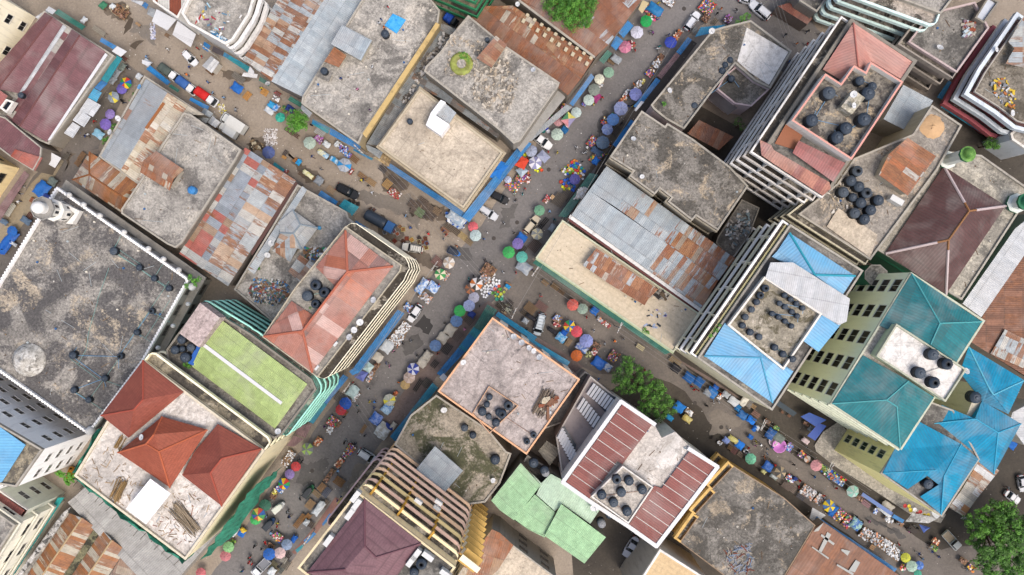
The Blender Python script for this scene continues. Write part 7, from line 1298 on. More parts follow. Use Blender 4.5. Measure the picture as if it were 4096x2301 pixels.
def truck(t, x0, y0, x1, y1, cabc, loadc, look, box=False, lm=None, wid=1.75, h=2.2):
    a, b = at(t, x0, y0, 1.2), at(t, x1, y1, 1.2); d = a-b; L = d.length; c_ = (a+b)/2; o = empty('small_truck', (c_.x, c_.y, 0), math.atan2(d.y, d.x)); W_ = wid
    cl = min(1.9, L*.42); m = plain(cabc, .35, var=.05); x1_ = L/2; x0_ = L/2-cl
    q = MB(); r0 = [(x0_, -W_/2), (x1_-.12, -W_/2), (x1_, -W_*.4), (x1_, W_*.4), (x1_-.12, W_/2), (x0_, W_/2)]
    loft(q, [[(x, y, .4) for x, y in r0], [(x, y, 1.05) for x, y in r0]]); inst('cab', q.data('cab', [m]), o)
    g = [(x0_+.05, -W_*.45), (x1_-.2, -W_*.44), (x1_-.1, -W_*.36), (x1_-.1, W_*.36), (x1_-.2, W_*.44), (x0_+.05, W_*.45)]; g2 = [(x0_+.1, -W_*.40), (x1_-.75, -W_*.39), (x1_-.62, -W_*.33), (x1_-.62, W_*.33), (x1_-.75, W_*.39), (x0_+.1, W_*.40)]
    q = MB(); loft(q, [[(x, y, 1.0) for x, y in g], [(x, y, 1.72) for x, y in g2]]); inst('windscreen', q.data('windscreen', [CGL]), o)
    q = MB(); loft(q, [[(x, y, 1.71) for x, y in g2], [(x*.99, y*.95, 1.8) for x, y in g2]]); inst('cab_roof', q.data('cab_roof', [m]), o)
    bl = L-cl-.08; cx = -L/2+bl/2; q = MB(); q.box((cx, 0, .62), (bl, W_, .16)); inst('bed', q.data('bed', [DKP]), o); q = MB()
    if box == 'tip':
        for s_ in (-1, 1): q.box((cx, s_*(W_/2-.04), .95), (bl, .06, .5))
        q.box((-L/2+.04, 0, .95), (.06, W_-.14, .5)); q.box((cx, 0, .82), (bl-.2, W_-.2, .2), mi=1); inst('load', q.data('load', [m, plain(loadc, .9)]), o)
    elif box: q.box((cx, 0, .72+h/2-.1), (bl, W_+.1, h-.6)); [q.box((cx-bl/2+bl*(k+.5)/8, 0, h+.13), (.05, W_, .04)) for k in range(8)]; inst('cargo_box', q.data('cargo_box', [plain(loadc, .5)]), o)
    else:
        n = 9; rg = []
        for i in range(n):
            u = i/(n-1); xx = cx-bl/2+bl*u; sag = .06*math.sin(u*math.pi*4); top = h-.1+sag-(.22 if i in (0, n-1) else 0)
            rg.append([(xx, -W_/2-.03, .8), (xx, -W_/2, top-.4), (xx, -W_*.36, top-.08), (xx, 0, top), (xx, W_*.36, top-.08), (xx, W_/2, top-.4), (xx, W_/2+.03, .8)])
        k = len(q.v)
        for r in rg: q.v += [Vector(p) for p in r]
        for i in range(n-1):
            for j in range(6): q.f.append((k+i*7+j, k+(i+1)*7+j, k+(i+1)*7+j+1, k+i*7+j+1)); q.mi.append(0); q.smooth.append(True)
        q.face(rg[0]); q.face(rg[-1][::-1]); inst('canvas_cover', q.data('canvas_cover', [plain(loadc, .7, var=.4)]), o)
    for s_ in (-1, 1):
        q = MB(); q.box((L/2-.02, s_*W_*.33, .75), (.08, .3, .16)); inst('headlight', q.data('headlight', [plain('#c9cdd0', .2)]), o)
    wheels(o, L, W_, xs=(L*.36, -L*.3)); later(o, look, 'truck', None, 'near')
    if lm: mark(c_, lm)
    return o
def tuktuk(t, x0, y0, x1, y1, roofc, bodyc, look):
    a, b = at(t, x0, y0, 1.6), at(t, x1, y1, 1.6); d = a-b; L = max(2.7, d.length); c_ = (a+b)/2; o = empty('three_wheeler', (c_.x, c_.y, 0), math.atan2(d.y, d.x)); W_ = 1.32
    pl = [(-L/2, -W_/2), (L*.12, -W_/2), (L*.38, -W_*.34), (L/2, -W_*.14), (L/2, W_*.14), (L*.38, W_*.34), (L*.12, W_/2), (-L/2, W_/2)]
    q = MB(); loft(q, [[(x, y, .35) for x, y in pl], [(x, y, .9) for x, y in pl]]); inst('body', q.data('body', [plain(bodyc, .4)]), o)
    pr = [(x*.86-.1, y*.97) for x, y in pl]; q = MB(); loft(q, [[(x, y, 1.6) for x, y in pr], [(x*.97, y*.92, 1.74) for x, y in pr], [(x*.8, y*.6, 1.79) for x, y in pr]]); inst('canvas_roof', q.data('canvas_roof', [plain(roofc, .6)]), o)
    q = MB(); [q.tube((x, y, .85), (x*.86-.1, y*.95, 1.62), .03) for x, y in (pl[0], pl[1], pl[2], pl[5], pl[6], pl[7])]; inst('frame', q.data('frame', [DKP]), o)
    for x, y in ((L*.4, 0), (-L*.3, -W_*.42), (-L*.3, W_*.42)): t_ = inst('wheel', WHM, o, (x, y, .25)); t_.scale = (.75, .8, .75); inst('rim', WRM, t_)
    later(o, look, 'three-wheeler', None, 'near'); return o
car('A0', 1890, 622, 1765, 492, 'hatch', '#dfe2e4', 'white hatchback with black rear window on the earth street', lm='white hatchback on the earth street')
truck('A0', 1722, 768, 1545, 640, '#e3e5e5', '#4f5a55', 'small white truck with a dark grey-green canvas back', lm='dark canvas-backed truck')
truck('A0', 1890, 895, 1715, 762, '#e3e5e5', '#3a64a5', 'small white truck with a blue canvas back, between two others', lm='blue canvas-backed truck')
truck('A0', 2085, 1003, 1893, 868, '#e3e5e5', '#cf2320', 'small white truck with a bright red canvas back', lm='red canvas-backed truck')
truck('A0', 2140, 1115, 2370, 1265, '#d8dbd8', '#d3d4cf', 'larger cream white box truck of the parked pair', True, 'parked box trucks', 1.95, 2.6); truck('A0', 2110, 1195, 2290, 1312, '#d8dbd8', '#cdd0ce', 'smaller white box truck beside the larger one', True, None, 1.7, 2.3)
car('B1', 1042, 452, 832, 345, 'suv', '#171a1e', 'black estate car parked alone on the earth street', lm='black estate car', extra='rack')
car('B1', 1465, 928, 1668, 965, 'estate', '#dcdad0', 'cream white four-wheel drive with roof bars among open crates', 'car', 'white four-wheel drive among crates', extra='rack')
o = None
# tanker lorry
a, b = at('B1', 1385, 765, 1.8), at('B1', 1115, 615, 1.8); d = a-b; L = d.length; c_ = (a+b)/2; o = empty('lorry', (c_.x, c_.y, 0), math.atan2(d.y, d.x))
n = 14; rg = [[(-L/2+(L-1.9)*i/(n-1), 1.15*math.cos(R(-30+240*j/12))*(1 if 0 < i < n-1 else .8), 1.5+1.2*math.sin(R(-30+240*j/12))*(1 if 0 < i < n-1 else .85)) for j in range(13)] for i in range(n)]
q = MB(); k = 0
for r in rg: q.v += [Vector(p) for p in r]
for i in range(n-1):
    for j in range(12): q.f.append((i*13+j, (i+1)*13+j, (i+1)*13+j+1, i*13+j+1)); q.mi.append(0); q.smooth.append(True)
q.face(rg[0]); q.face(rg[-1][::-1]); inst('canvas_cover', q.data('canvas_cover', [plain('#39434f', .45, var=.4)]), o)
q = MB(); q.box((L/2-.9, 0, 1.35), (1.7, 2.1, 1.7)); q.box((L/2-.95, 0, 2.28), (1.4, 1.9, .18)); inst('cab', q.data('cab', [plain('#2c5f95', .4)]), o); q = MB(); q.box((L/2-.03, 0, 1.75), (.08, 1.8, .6)); inst('windscreen', q.data('windscreen', [CGL]), o)
q = MB(); q.box((-.3, 0, .8), (L*.95, 1.9, .2)); inst('chassis', q.data('chassis', [DKP]), o); wheels(o, L, 2.2, r=1.4, xs=(L*.4, -L*.22, -L*.36)); later(o, 'lorry with a long dark grey canvas load and blue cab', 'lorry'); mark(c_, 'dark canvas lorry')
tuktuk('B1', 2025, 1012, 1905, 955, '#2f3642', '#2f74c0', 'three-wheeler with a dark roof and bright blue nose'); tuktuk('B3', 602, 592, 512, 702, '#34383c', '#1f5a3c', 'three-wheeler with a charcoal roof and green body'); tuktuk('B3', 222, 912, 128, 1012, '#363b42', '#1f3a60', 'three-wheeler with a charcoal roof and navy nose')
car('C1', 82, 500, -92, 415, 'suv', '#15171b', 'glossy black car nosed against the blue awning by the crossing', lm='black car by the crossing')
car('B1', 2385, 662, 2215, 550, 'estate', '#c9ccd0', 'silver white estate car parked beside the black one', lm='silver estate by the blue awning')
car('C0', 495, 1425, 318, 1290, 'sedan', '#e1e3e3', 'white saloon parked against the wall under the rubble roof', lm='white saloon by the wall')
car('C0', 1915, 118, 1795, 285, 'suv', '#e3e5e8', 'white four-wheel drive on the upper main road', lm='white four-wheel drive uphill')
car('D0', 10, 20, 190, 175, 'suv', '#dcdfe2', 'white four-wheel drive at the top edge on the side road', lm='white car at the top edge')
car('C0', 2440, 5, 2335, -20, 'sedan', '#d3d6da', 'white car just cut by the top edge')
car('C1', 368, 640, 242, 800, 'suv', '#c9bda5', 'champagne four-wheel drive parked between two umbrellas', lm='champagne four-wheel drive')
car('B2', 1535, 208, 1645, 48, 'hatch', '#dcdfe3', 'white hatchback beside the long blue awning', lm='white hatchback by the long awning')
car('B3', 1228, 362, 1045, 245, 'suv', '#d6dadb', 'white car with black tailgate on the lower main road', lm='white car on the lower road')
car('C2', 355, 342, 412, 128, 'van', '#c9d4da', 'silver and dark green van with a white slatted roof by the cyan awning', 'van', 'silver van by the cyan awning', extra='rack')
car('C3', 1208, 1275, 1322, 1085, 'sedan', '#c6c9d0', 'silver saloon alone in the lower yard', lm='silver saloon in the yard')
truck('D3', 1790, 1190, 1652, 1040, '#b3b8b4', '#a5977f', 'pale grey open pickup with a dusty load at the lower right', 'tip', 'pale open pickup'); car('D3', 2362, 735, 2255, 660, 'sedan', '#d3d5d6', 'white car half under the big lower right tree'); car('D3', 2412, 610, 2395, 520, 'hatch', '#b9bcc0', 'grey car cut by the right edge')
truck('B3', 30, 1450, 175, 1305, '#dfe2e6', '#7d8086', 'white double-cab pickup loaded with bundles at the bottom edge', 'tip', 'white loaded pickup')
truck('B0', 2000, 235, 1885, 150, '#3a3f45', '#1f4fb5', 'truck under a bright blue tarpaulin between tall walls at the top'); truck('A3', 650, 440, 735, 480, '#d8901f', '#e0951f', 'bright orange minibus squeezed beside the green netting', True)
tuktuk('B3', 300, 775, 235, 830, '#d6d8cc', '#c9cccc', 'white covered delivery tricycle in the lower road')
# ------------------------------------------------------------------ people
def person_mesh(pose):
    """one skinned body: pelvis root, spine, neck, head, arms with five fingers, legs"""
    V, E, RD, tagv = [], [], [], []
    def v(p, r, tg, par=None):
        V.append(p); RD.append(r if isinstance(r, tuple) else (r, r)); tagv.append(tg)
        if par is not None: E.append((par, len(V)-1))
        return len(V)-1
    H = {'stand': 0, 'walk': 1, 'stride': 2, 'sit': 3, 'bend': 4}[pose]
    z = .45 if H == 3 else .93; fw = {4: .38}.get(H, .03 if H in (1, 2) else 0)
    pel = v((0, 0, z), (.15, .12), 't'); w = v((fw*.3, 0, z+.18), (.14, .11), 's', pel); ch = v((fw*.8, 0, z+(.25 if H == 4 else .38)), (.17, .12), 's', w); nk = v((fw*1.2, 0, z+(.32 if H == 4 else .54)), .055, 'k', ch); hd = v((fw*1.45+.01, 0, z+(.38 if H == 4 else .66)), (.085, .09), 'k', nk); v((fw*1.6+.01, 0, z+(.42 if H == 4 else .76)), (.07, .075), 'k', hd); v((fw*1.5+.1, 0, z+(.37 if H == 4 else .66)), .018, 'k', hd)
    for s in (-1, 1):
        sw = s*{0: .05, 1: .3, 2: .45, 3: .2, 4: 0}[H]; fx = .3 if H in (3, 4) else 0
        sh = v((fw*.85, s*.2, z+(.26 if H == 4 else .45)), .06, 's', ch); el = v((fw*.85+sw*.35+fx*.3, s*.27, z+(.0 if H == 4 else .18)), .045, 's', sh); wr = v((fw*.85+sw*.8+fx*.9+.06, s*.24, z+(-.22 if H == 4 else -.04 if H != 3 else .1)), .03, 'k', el); pm = v((V[wr][0]+.02, s*.24, V[wr][2]-.08), (.035, .02), 'k', wr)
        for f in range(4): v((V[pm][0]+.02+.018*(f-1.5), s*.24, V[pm][2]-.075-.008*(1.5-abs(f-1.5))), .009, 'k', pm)
        v((V[pm][0]+.05, s*.21, V[pm][2]-.02), .010, 'k', pm)
        hp = v((0, s*.09, z-.06), .095, 't', pel)
        if H == 3: kn = v((.42, s*.12, z), .065, 't', hp); an = v((.45, s*.12, .1), .04, 'k', kn)
        else: st = -s*{0: 0, 1: .22, 2: .38, 4: .02}[H]; kn = v((st*.55+.03, s*.1, .5), .065, 't', hp); an = v((st, s*.1, .1), .042, 'k', kn)
        v((V[an][0]+.15, s*.11, .045), (.04, .035), 'f', an)
    me = bpy.data.meshes.new('body'); me.from_pydata(V, E, []); o = bpy.data.objects.new('tmp', me); COL.objects.link(o)
    md = o.modifiers.new('s', 'SKIN'); md.use_smooth_shade = True
    for i, sv in enumerate(me.skin_vertices[0].data): sv.radius = RD[i]; sv.use_root = (i == 0)
    o.modifiers.new('u', 'SUBSURF').levels = 1
    dg = bpy.context.evaluated_depsgraph_get(); me2 = bpy.data.meshes.new_from_object(o.evaluated_get(dg)); bpy.data.objects.remove(o)
    for m in (plain('#4a6fa5', .9), plain('#2b2f3a', .9), plain('#4f3427', .6), DKP): me2.materials.append(m)
    ix = {'s': 0, 't': 1, 'k': 2, 'f': 3}; VV = [Vector(p) for p in V]
    for p in me2.polygons: c = p.center; p.material_index = ix[tagv[min(range(len(VV)), key=lambda i: (VV[i]-c).length_squared-RD[i][0]**2)]]
    me2.name = 'body'; hx, hz = V[hd][0], V[hd][2]; q = MB(); q.lathe((hx-.01, 0, hz), [(.105, .0), (.112, .06), (.095, .12), (.05, .155), (.01, .165)], 12); return me2, q.data('hair', [plain('#15120f', .9)])
PM = {k: person_mesh(k) for k in ('stand', 'walk', 'stride', 'sit', 'bend')}
SH = [('#c4302e', 'red'), ('#d8dce0', 'white'), ('#2f4a86', 'navy'), ('#3a78c0', 'blue'), ('#2b2c30', 'black'), ('#d9742e', 'orange'), ('#7fa3c9', 'light blue'), ('#8a8f94', 'grey'), ('#2d6b4f', 'dark green'), ('#c97fa3', 'pink'), ('#d9c53a', 'yellow'), ('#6b3f73', 'purple'), ('#7a4a34', 'brown'), ('#1f7f86', 'teal')]
SHN = {n: c for c, n in SH}; TR = [('#23262e', 'dark'), ('#3a4a66', 'denim'), ('#8a7f6b', 'khaki'), ('#c9ccd0', 'pale'), ('#5a3a3a', 'maroon')]; pr_ = random.Random(5)
def persons(t, s, z=0.0, pose=None):
    for tok in s.split():
        f = tok.split(','); col = {'r': 'red', 'o': 'orange', 'y': 'yellow', 'p': 'pink', 'w': 'white', 'b': 'blue', 'l': 'light blue', 'k': 'black', 'n': 'navy', 'g': 'dark green', 't': 'teal', 'u': 'purple', 'c': 'grey'}.get(f[2]) if len(f) > 2 else pr_.choice(['navy', 'black', 'black', 'grey', 'white', 'blue', 'light blue', 'brown', 'navy', 'red', 'teal'])
        po = pose or pr_.choice(['stand', 'walk', 'walk', 'stride', 'stride', 'bend']) if len(f) < 4 else f[3]; p = at(t, float(f[0]), float(f[1]), z+1.2); tc = pr_.choice(TR); o = empty('person', (p.x, p.y, z), pr_.uniform(0, 6.28)); k = pr_.uniform(.97, 1.08); o.scale = (k, k, k)
        inst('body', PM[po][0], o, mats=[plain(SHN[col], .9), plain(tc[0], .9), plain(pr_.choice(['#4f3427', '#5c3d2c', '#432c21']), .6), None]); inst('hair', PM[po][1], o)
        later(o, 'person in %s top and %s trousers %s' % (col, tc[1], {'stand': 'standing', 'walk': 'walking', 'stride': 'striding', 'sit': 'sitting', 'bend': 'stooping'}[po]), 'person', 'people in the market streets', 'near')
persons('A0', '1612,472,w 1395,548,l 1810,637,n 1230,655,k 1808,725,o 2000,790,b 2048,895,l 2155,942,l 2265,1068,c 820,1315,n 845,1300,w 1900,462,r 1175,970,k 1185,985,k 895,1160,r 1945,545,r')
persons('A1', '180,490,w 215,350,k 190,420,k 110,880 30,960'); persons('B0', '105,850,y 240,895,r 380,1050,k 590,1205,k'); persons('B0', '1265,185,n 1245,220,w 1290,262,o 1330,65,r 875,755,n 1035,860,p 1155,1060,u 1180,645,w', 8.62, 'stand')
persons('B1', '595,62,n 680,185,c 1095,290,n 1080,280,y 1140,345,k 1163,408,w 1502,637,l 1560,752,n 1730,820,r 1865,783,n 1890,822,r 1865,857,c 1990,925,o 1595,1067,w 2267,1062,k 2285,797,w 2255,857,b 2155,1215,k 2110,1240,t 2270,1130,k 1722,1255,p 1820,1300,r 2330,1100,k 2120,1270,k')
persons('C0', '1452,300,c 1485,320,u 1632,333,n 1540,448,t 1522,470,w 1302,482,r 2135,82,o 2295,105,k 985,942,r 902,1005,y 1290,808,o 1240,1025,n 1283,1018,y 738,1420,w 845,1435,w 1528,28,y 985,1165,r 1705,300,k 1165,1200,k 2200,210,u 1065,1400,o 1240,880,k 560,1105,r 2100,125,k 1245,1290')
persons('C1', '555,22,y 805,30,w 795,112,k 215,425,t 240,370,r 140,497,k 42,705,w 480,580,l 525,670,t 402,725,k 135,800,k 30,1182,w 155,1182,r 393,1412,r 1030,40,y 650,170,n 595,195,y 830,20,w 465,15,r 700,340,t 285,245,r 135,420,w 300,1135,u')
persons('B2', '1880,222,k 1552,395,c 1312,612,n 1342,640,p 1128,855,c 1155,985,y 1188,992,b 1035,1022,t 1195,1042,n 1042,1080,k 920,1362,k 990,802,r 1430,795,o 1395,905,o 2065,297,p 1602,550,k 1685,485,k 1475,420,k 1418,452,o 1810,517,r 1380,495,p 1965,170,p 1110,1308,k 905,1130,k 715,1225,u 2215,60,k 1525,80,l')
persons('B3', '910,172,k 850,430,l,bend 470,700,k 358,830,c 382,888,n 262,945,y 260,978,r 195,1032,l 45,1162,k 150,1140,r 112,1195,k 500,345,k 470,335,k 880,690,n 840,730,n 960,180,r 155,880,l 200,1170,k 440,1090,b 1020,185,k')
persons('K', '315,1220,r 300,1295,r 345,1305,r 205,1400,t 370,1085,k 525,1035,r 815,700,k 800,640,c'); persons('A3', '2405,1320,r 2400,1285,y 2340,1410,n 1360,1380,k')
persons('C2', '255,285,k 905,297,w 1195,378,c 1122,402,o 1017,412,c 835,167,r 1395,675,r 1875,865,r 1850,835,r 1912,872,r 2135,905,o 1995,1022,k 950,765,b 1640,70,k 1380,670,o'); persons('E', '580,1088,w 135,597,k 1070,1368,p 1085,1292,y 1205,1370,w 1405,1402,l 945,1412,r 270,520,w 365,520,w 1230,1220,k 410,360,r 1300,1430,c 2060,1395,c')
persons('F', '1300,75,l 1362,190,k 1250,140,o 1815,285,k 2215,520,b 1930,598,r 1905,712,r 1480,300,r 2395,880,r 900,30,k'); persons('D3', '605,610,r 870,935,k 922,930,p 1205,1150,r 1400,1240,n 1437,1292,l 1592,1270,n 1525,1217,n 1305,1030,p 1862,1392,c 2262,607,c 1520,1170,w 1290,1000,k 1380,990,k 1200,950,w 800,885,k 250,535,r'); persons('D0', '445,600,k 350,332,k 382,590,b 555,420,r 600,460,r 560,300,k 690,330,k 455,420,o 430,615,u')
# ------------------------------------------------------------------ trees
LG = [leafmat('#35561f', '#4f7a2e', 1), leafmat('#477a28', '#659a38', 2), leafmat('#243f1b', '#3b5c26', 3)]
LB = [leafmat('#3f7a26', '#5f9a33', 4), leafmat('#549430', '#74b03f', 5), leafmat('#2c5a1e', '#457a2a', 6)]
BARK = plain('#5b4a3a', .95, var=.5)
def tree(t, lobes, look, n=2600, mats=LG, leaf=.34, seed=1, name='tree', cat='tree', z0=0.0, lm=None, grp='trees'):
    """lobes: survey x, y, radius, height of centre"""
    r_ = random.Random(seed); LO = []
    for (x, y, r, h) in lobes: p = at(t, x, y, h); LO.append((p, sz(t, r, h)))
    bx = sum(p.x for p, _ in LO)/len(LO); by = sum(p.y for p, _ in LO)/len(LO); root = empty(name, (bx, by, z0)); hb = min(p.z-r*.5 for p, r in LO)
    q = MB(); fork = Vector((bx, by, z0+(hb-z0)*.6)); R0 = max(.12, sum(r for _, r in LO)/len(LO)*.12); q.tube((bx, by, z0), (bx+.1, by, (z0+fork.z)/2), R0*1.3, R0, 8); q.tube((bx+.1, by, (z0+fork.z)/2), fork, R0, R0*.85, 8)
    for p, r in LO: m_ = fork.lerp(p, .55)+Vector((r_.uniform(-.3, .3), r_.uniform(-.3, .3), 0)); q.tube(fork, m_, R0*.6, R0*.4, 6); q.tube(m_, p+Vector((0, 0, r*.4)), R0*.4, R0*.12, 5)
    part('trunk', q, BARK, root); mb = MB(); tot = sum(r*r for _, r in LO)
    for p, r in LO:
        nc = max(6, int(14*r)); cl = []
        for _ in range(nc):      # leaf clumps through the lobe's volume
            u = Vector((r_.gauss(0, 1), r_.gauss(0, 1), r_.gauss(.35, .8))).normalized(); k = r*r_.uniform(.45, 1.0); cl.append((p+Vector((u.x*k, u.y*k, u.z*k*.7)), r_.uniform(.22, .42)*max(.9, r**.6), r_.choice((0, 0, 1, 1, 2))))
        for _ in range(int(n*r*r/tot)):
            c, cr, mi = r_.choice(cl); u = Vector((r_.gauss(0, 1), r_.gauss(0, 1), r_.gauss(.3, .9))).normalized()*cr*r_.uniform(.55, 1.05); pos = c+Vector((u.x, u.y, u.z*.75)); s = leaf*r_.uniform(.6, 1.25)
            nrm = (u.normalized()+Vector((r_.uniform(-.6, .6), r_.uniform(-.6, .6), r_.uniform(0, 1.1)))).normalized(); a = nrm.orthogonal().normalized(); a = Matrix.Rotation(r_.uniform(0, 6.3), 3, nrm) @ a; b = nrm.cross(a)
            mb.face((pos-a*s*.5, pos-b*s*.22, pos+a*s*.5, pos+b*s*.22), mi if r_.random() < .8 else r_.randrange(3))
    part('crown', mb, mats, root); later(root, look, cat, grp, 'near')
    if lm: mark((bx, by), lm)
    return root
tree('C0', [(560, 60, 170, 8), (700, 130, 170, 8.5), (830, 60, 140, 8), (640, -60, 200, 8.5), (800, 180, 110, 7.5), (540, -20, 140, 7.5), (850, -40, 120, 8), (690, 210, 70, 7)], 'big rounded bright green tree rising over the brown sheet roofs', 17000, [LB[2], LG[1], LB[0]], .3, 11, lm='big round green tree')
tree('C2', [(1220, 600, 70, 5), (1190, 700, 105, 5.5), (1170, 800, 95, 5.5), (1290, 680, 90, 5.5), (1400, 790, 115, 6.5), (1480, 860, 120, 7), (1560, 950, 110, 7), (1440, 960, 110, 6.5), (1400, 1050, 90, 6), (1530, 1080, 90, 6), (1640, 1040, 80, 5.5), (1240, 860, 70, 5)], 'sprawling dark green tree filling the bend of the lower street', 16000, LG, .3, 12, lm='sprawling street tree')
tree('B0', [(430, 1130, 80, 4), (500, 1180, 85, 4.3), (420, 1220, 75, 4), (490, 1110, 60, 4.2), (450, 1170, 90, 4.8)], 'small round bright green tree beside the earth street', 5200, LB, .26, 13, lm='small round street tree')
tree('D3', [(2150, 860, 150, 8), (2000, 950, 150, 7.5), (2060, 1130, 190, 9), (2250, 1000, 200, 9.5), (2350, 1200, 200, 9), (2150, 1330, 180, 8.5), (1940, 1080, 110, 7), (2420, 980, 150, 8.5), (2350, 1400, 180, 8), (2260, 800, 110, 7), (2030, 1300, 110, 7.5)], 'large dark green tree filling the bottom right corner', 30000, LG, .42, 14, lm='large corner tree')
tree('D0', [(2330, 1370, 70, 4), (2290, 1400, 50, 4), (2380, 1400, 50, 4.2)], 'small yellowish green tree below the teal awning at the right', 2200, LG, .22, 15)
tree('A3', [(600, 470, 40, 3.5), (650, 500, 45, 3.5), (680, 540, 45, 3.2), (560, 460, 35, 3.5), (700, 500, 30, 3)], 'leafy green bush squeezed beside the orange minibus', 2000, [LB[1], LB[0], LG[1]], .3, 16, 'bush', 'bush')
for k, (t, l, look, n, z0) in enumerate([('A1', [(1840, 1240, 40, 11.5), (1890, 1270, 40, 11.5), (1800, 1310, 30, 11), (1920, 1250, 25, 11)], 'bright green bush sprouting at the mosque roof corner', 1500, 10), ('A0', [(1285, 925, 35, 1.6), (1270, 980, 22, 1.5), (1310, 900, 20, 1.5)], 'green creeper on the alley ledge, topmost of three', 500, 0), ('A0', [(1115, 1215, 28, 1.5), (1090, 1245, 20, 1.4)], 'green creeper on the alley ledge, middle of three', 350, 0), ('A0', [(1010, 1370, 32, 1.5), (1030, 1340, 22, 1.4)], 'green creeper on the alley ledge, lowest of three', 450, 0), ('B2', [(590, 70, 35, 17.2), (640, 100, 30, 17.2), (570, 40, 22, 17.2)], 'green bush in the tank court under the coral roof', 900, 15), ('C2', [(1400, 295, 25, 6.9), (1430, 310, 18, 6.8)], 'small green plant on the edge of the cream tiled terrace', 300, 6.4), ('C2', [(2080, 290, 22, 19.8), (2040, 340, 20, 19.8), (2120, 240, 20, 19.8)], 'strip of weeds along the blue tower edge', 400, 19.5), ('A2', [(1800, 620, 30, 17.3), (1820, 640, 22, 17.3)], 'yellowish bush at the lime roof tank corner', 400, 17), ('C0', [(1585, 1000, 24, 8.8)], 'potted green bush on the courtyard block roof', 260, 8), ('C0', [(2300, 1170, 50, 3), (2340, 1230, 40, 3)], 'dark green shrub in the courtyard', 600, 0), ('B0', [(2050, 530, 40, 9.2), (2090, 560, 40, 9.2), (2110, 600, 25, 9.2)], 'patch of bright green weeds on the stone ring', 700, 9), ('B1', [(65, 1145, 22, 6.4)], 'tuft of green weeds on the littered terrace', 200, 6), ('C0', [(2350, 190, 45, 2.5), (2390, 160, 40, 2.5), (2280, 215, 30, 2.2)], 'green hedge along the cyan awning at the top', 900, 0)]):
    tree(t, l, look, n, LB if k not in (9,) else LG, .2, 30+k, 'shrub', 'shrub', z0, grp='shrubs and weeds')
# ring of weeds on the rubble roof
q = MB(); c_ = W('B0', 2040, 615, 9.2); q.lathe((c_.x, c_.y, 9), [(2.2, .02), (2.15, .3), (1.7, .45), (1.2, .25), (.9, .2)], 24); o = part('weed_ring', q, leafmat('#6b6a35', '#8f9a48', 8)); tag(o, 'yellow-green ring of dry weeds on the rubble roof', 'weeds')
# ------------------------------------------------------------------ poles and wires
def pole(t, x, y, tx, ty, h, look, ends, bars=2):
    p = at(t, x, y, 0); o = empty('utility_pole', (p.x, p.y, 0)); q = MB(); top = Vector((p.x, p.y, h)); q.tube((p.x, p.y, 0), top, .14, .1, 8); part('mast', q, plain('#b9b6ad', .8), o)
    for b in range(bars):
        q = MB(); q.box((p.x, p.y, h-.3-b*.7), (2.2, .12, .12), R(tx+b*8)); part('crossarm', q, plain('#c9c9c4', .7), o)
    q = MB()
    for k in (-.9, -.3, .3, .9): c, s = math.cos(R(tx))*k, math.sin(R(tx))*k; q.lathe((p.x+c, p.y+s, h-.24), [(.06, 0), (.08, .08), (.05, .18), (.01, .2)], 8)
    part('insulators', q, plain('#8a5a45', .4), o)
    for (et, ex, ey, eh) in ends:
        e = at(et, ex, ey, eh); q = MB()
        for k in (-.8, 0, .8):
            c, s = math.cos(R(tx))*k, math.sin(R(tx))*k; a, b = top+Vector((c, s, -.1)), e+Vector((c, s, 0)); pv = a
            for i in range(1, 9): u = i/8; m_ = a.lerp(b, u)-Vector((0, 0, 1.2*4*u*(1-u)*.5)); q.tube(pv, m_, .018, .018, 4); pv = m_
        part('cable', q, plain('#9a9894', .6), o)
    later(o, look, 'utility pole', 'utility poles along the streets', 'near')
pole('J', 940, 900, 60, 0, 8, 'white crossarmed utility pole', [('C0', 1800, 200, 8), ('B1', 1200, 60, 8)]); pole('C1', 330, 1180, 50, 0, 8, 'white utility pole with double crossarm', [('C2', 1100, 250, 8)])
pole('C2', 1105, 250, 60, 0, 8, 'utility pole on the lower street', [('E', 800, 700, 8)]); pole('B1', 1120, 60, -50, 0, 8.5, 'utility pole on the earth street', [('A0', 2150, 560, 8)]); pole('E', 985, 840, 60, 0, 8, 'utility pole with ladder-like bracket', [('D3', 400, 320, 8)]); pole('D3', 395, 330, 60, 0, 8, 'white bracketed utility pole', [('D3', 920, 670, 8)]); pole('B1', 1815, 1130, 50, 0, 8, 'white bracket pole by the umbrellas', [('B2', 1000, 780, 8)]); pole('B2', 1010, 800, 50, 0, 8, 'utility pole beside the dusty blue canopy', [('B3', 1250, 130, 8)]); pole('A0', 2120, 570, -40, 0, 8, 'utility pole with transformer bars', [('A0', 1500, 250, 8)]); pole('K', 1160, 860, 50, 0, 7, 'utility pole by the peach tower awning', []); pole('D0', 100, 80, 50, 0, 8, 'utility pole by the top edge car', [('D0', 430, 500, 7)])
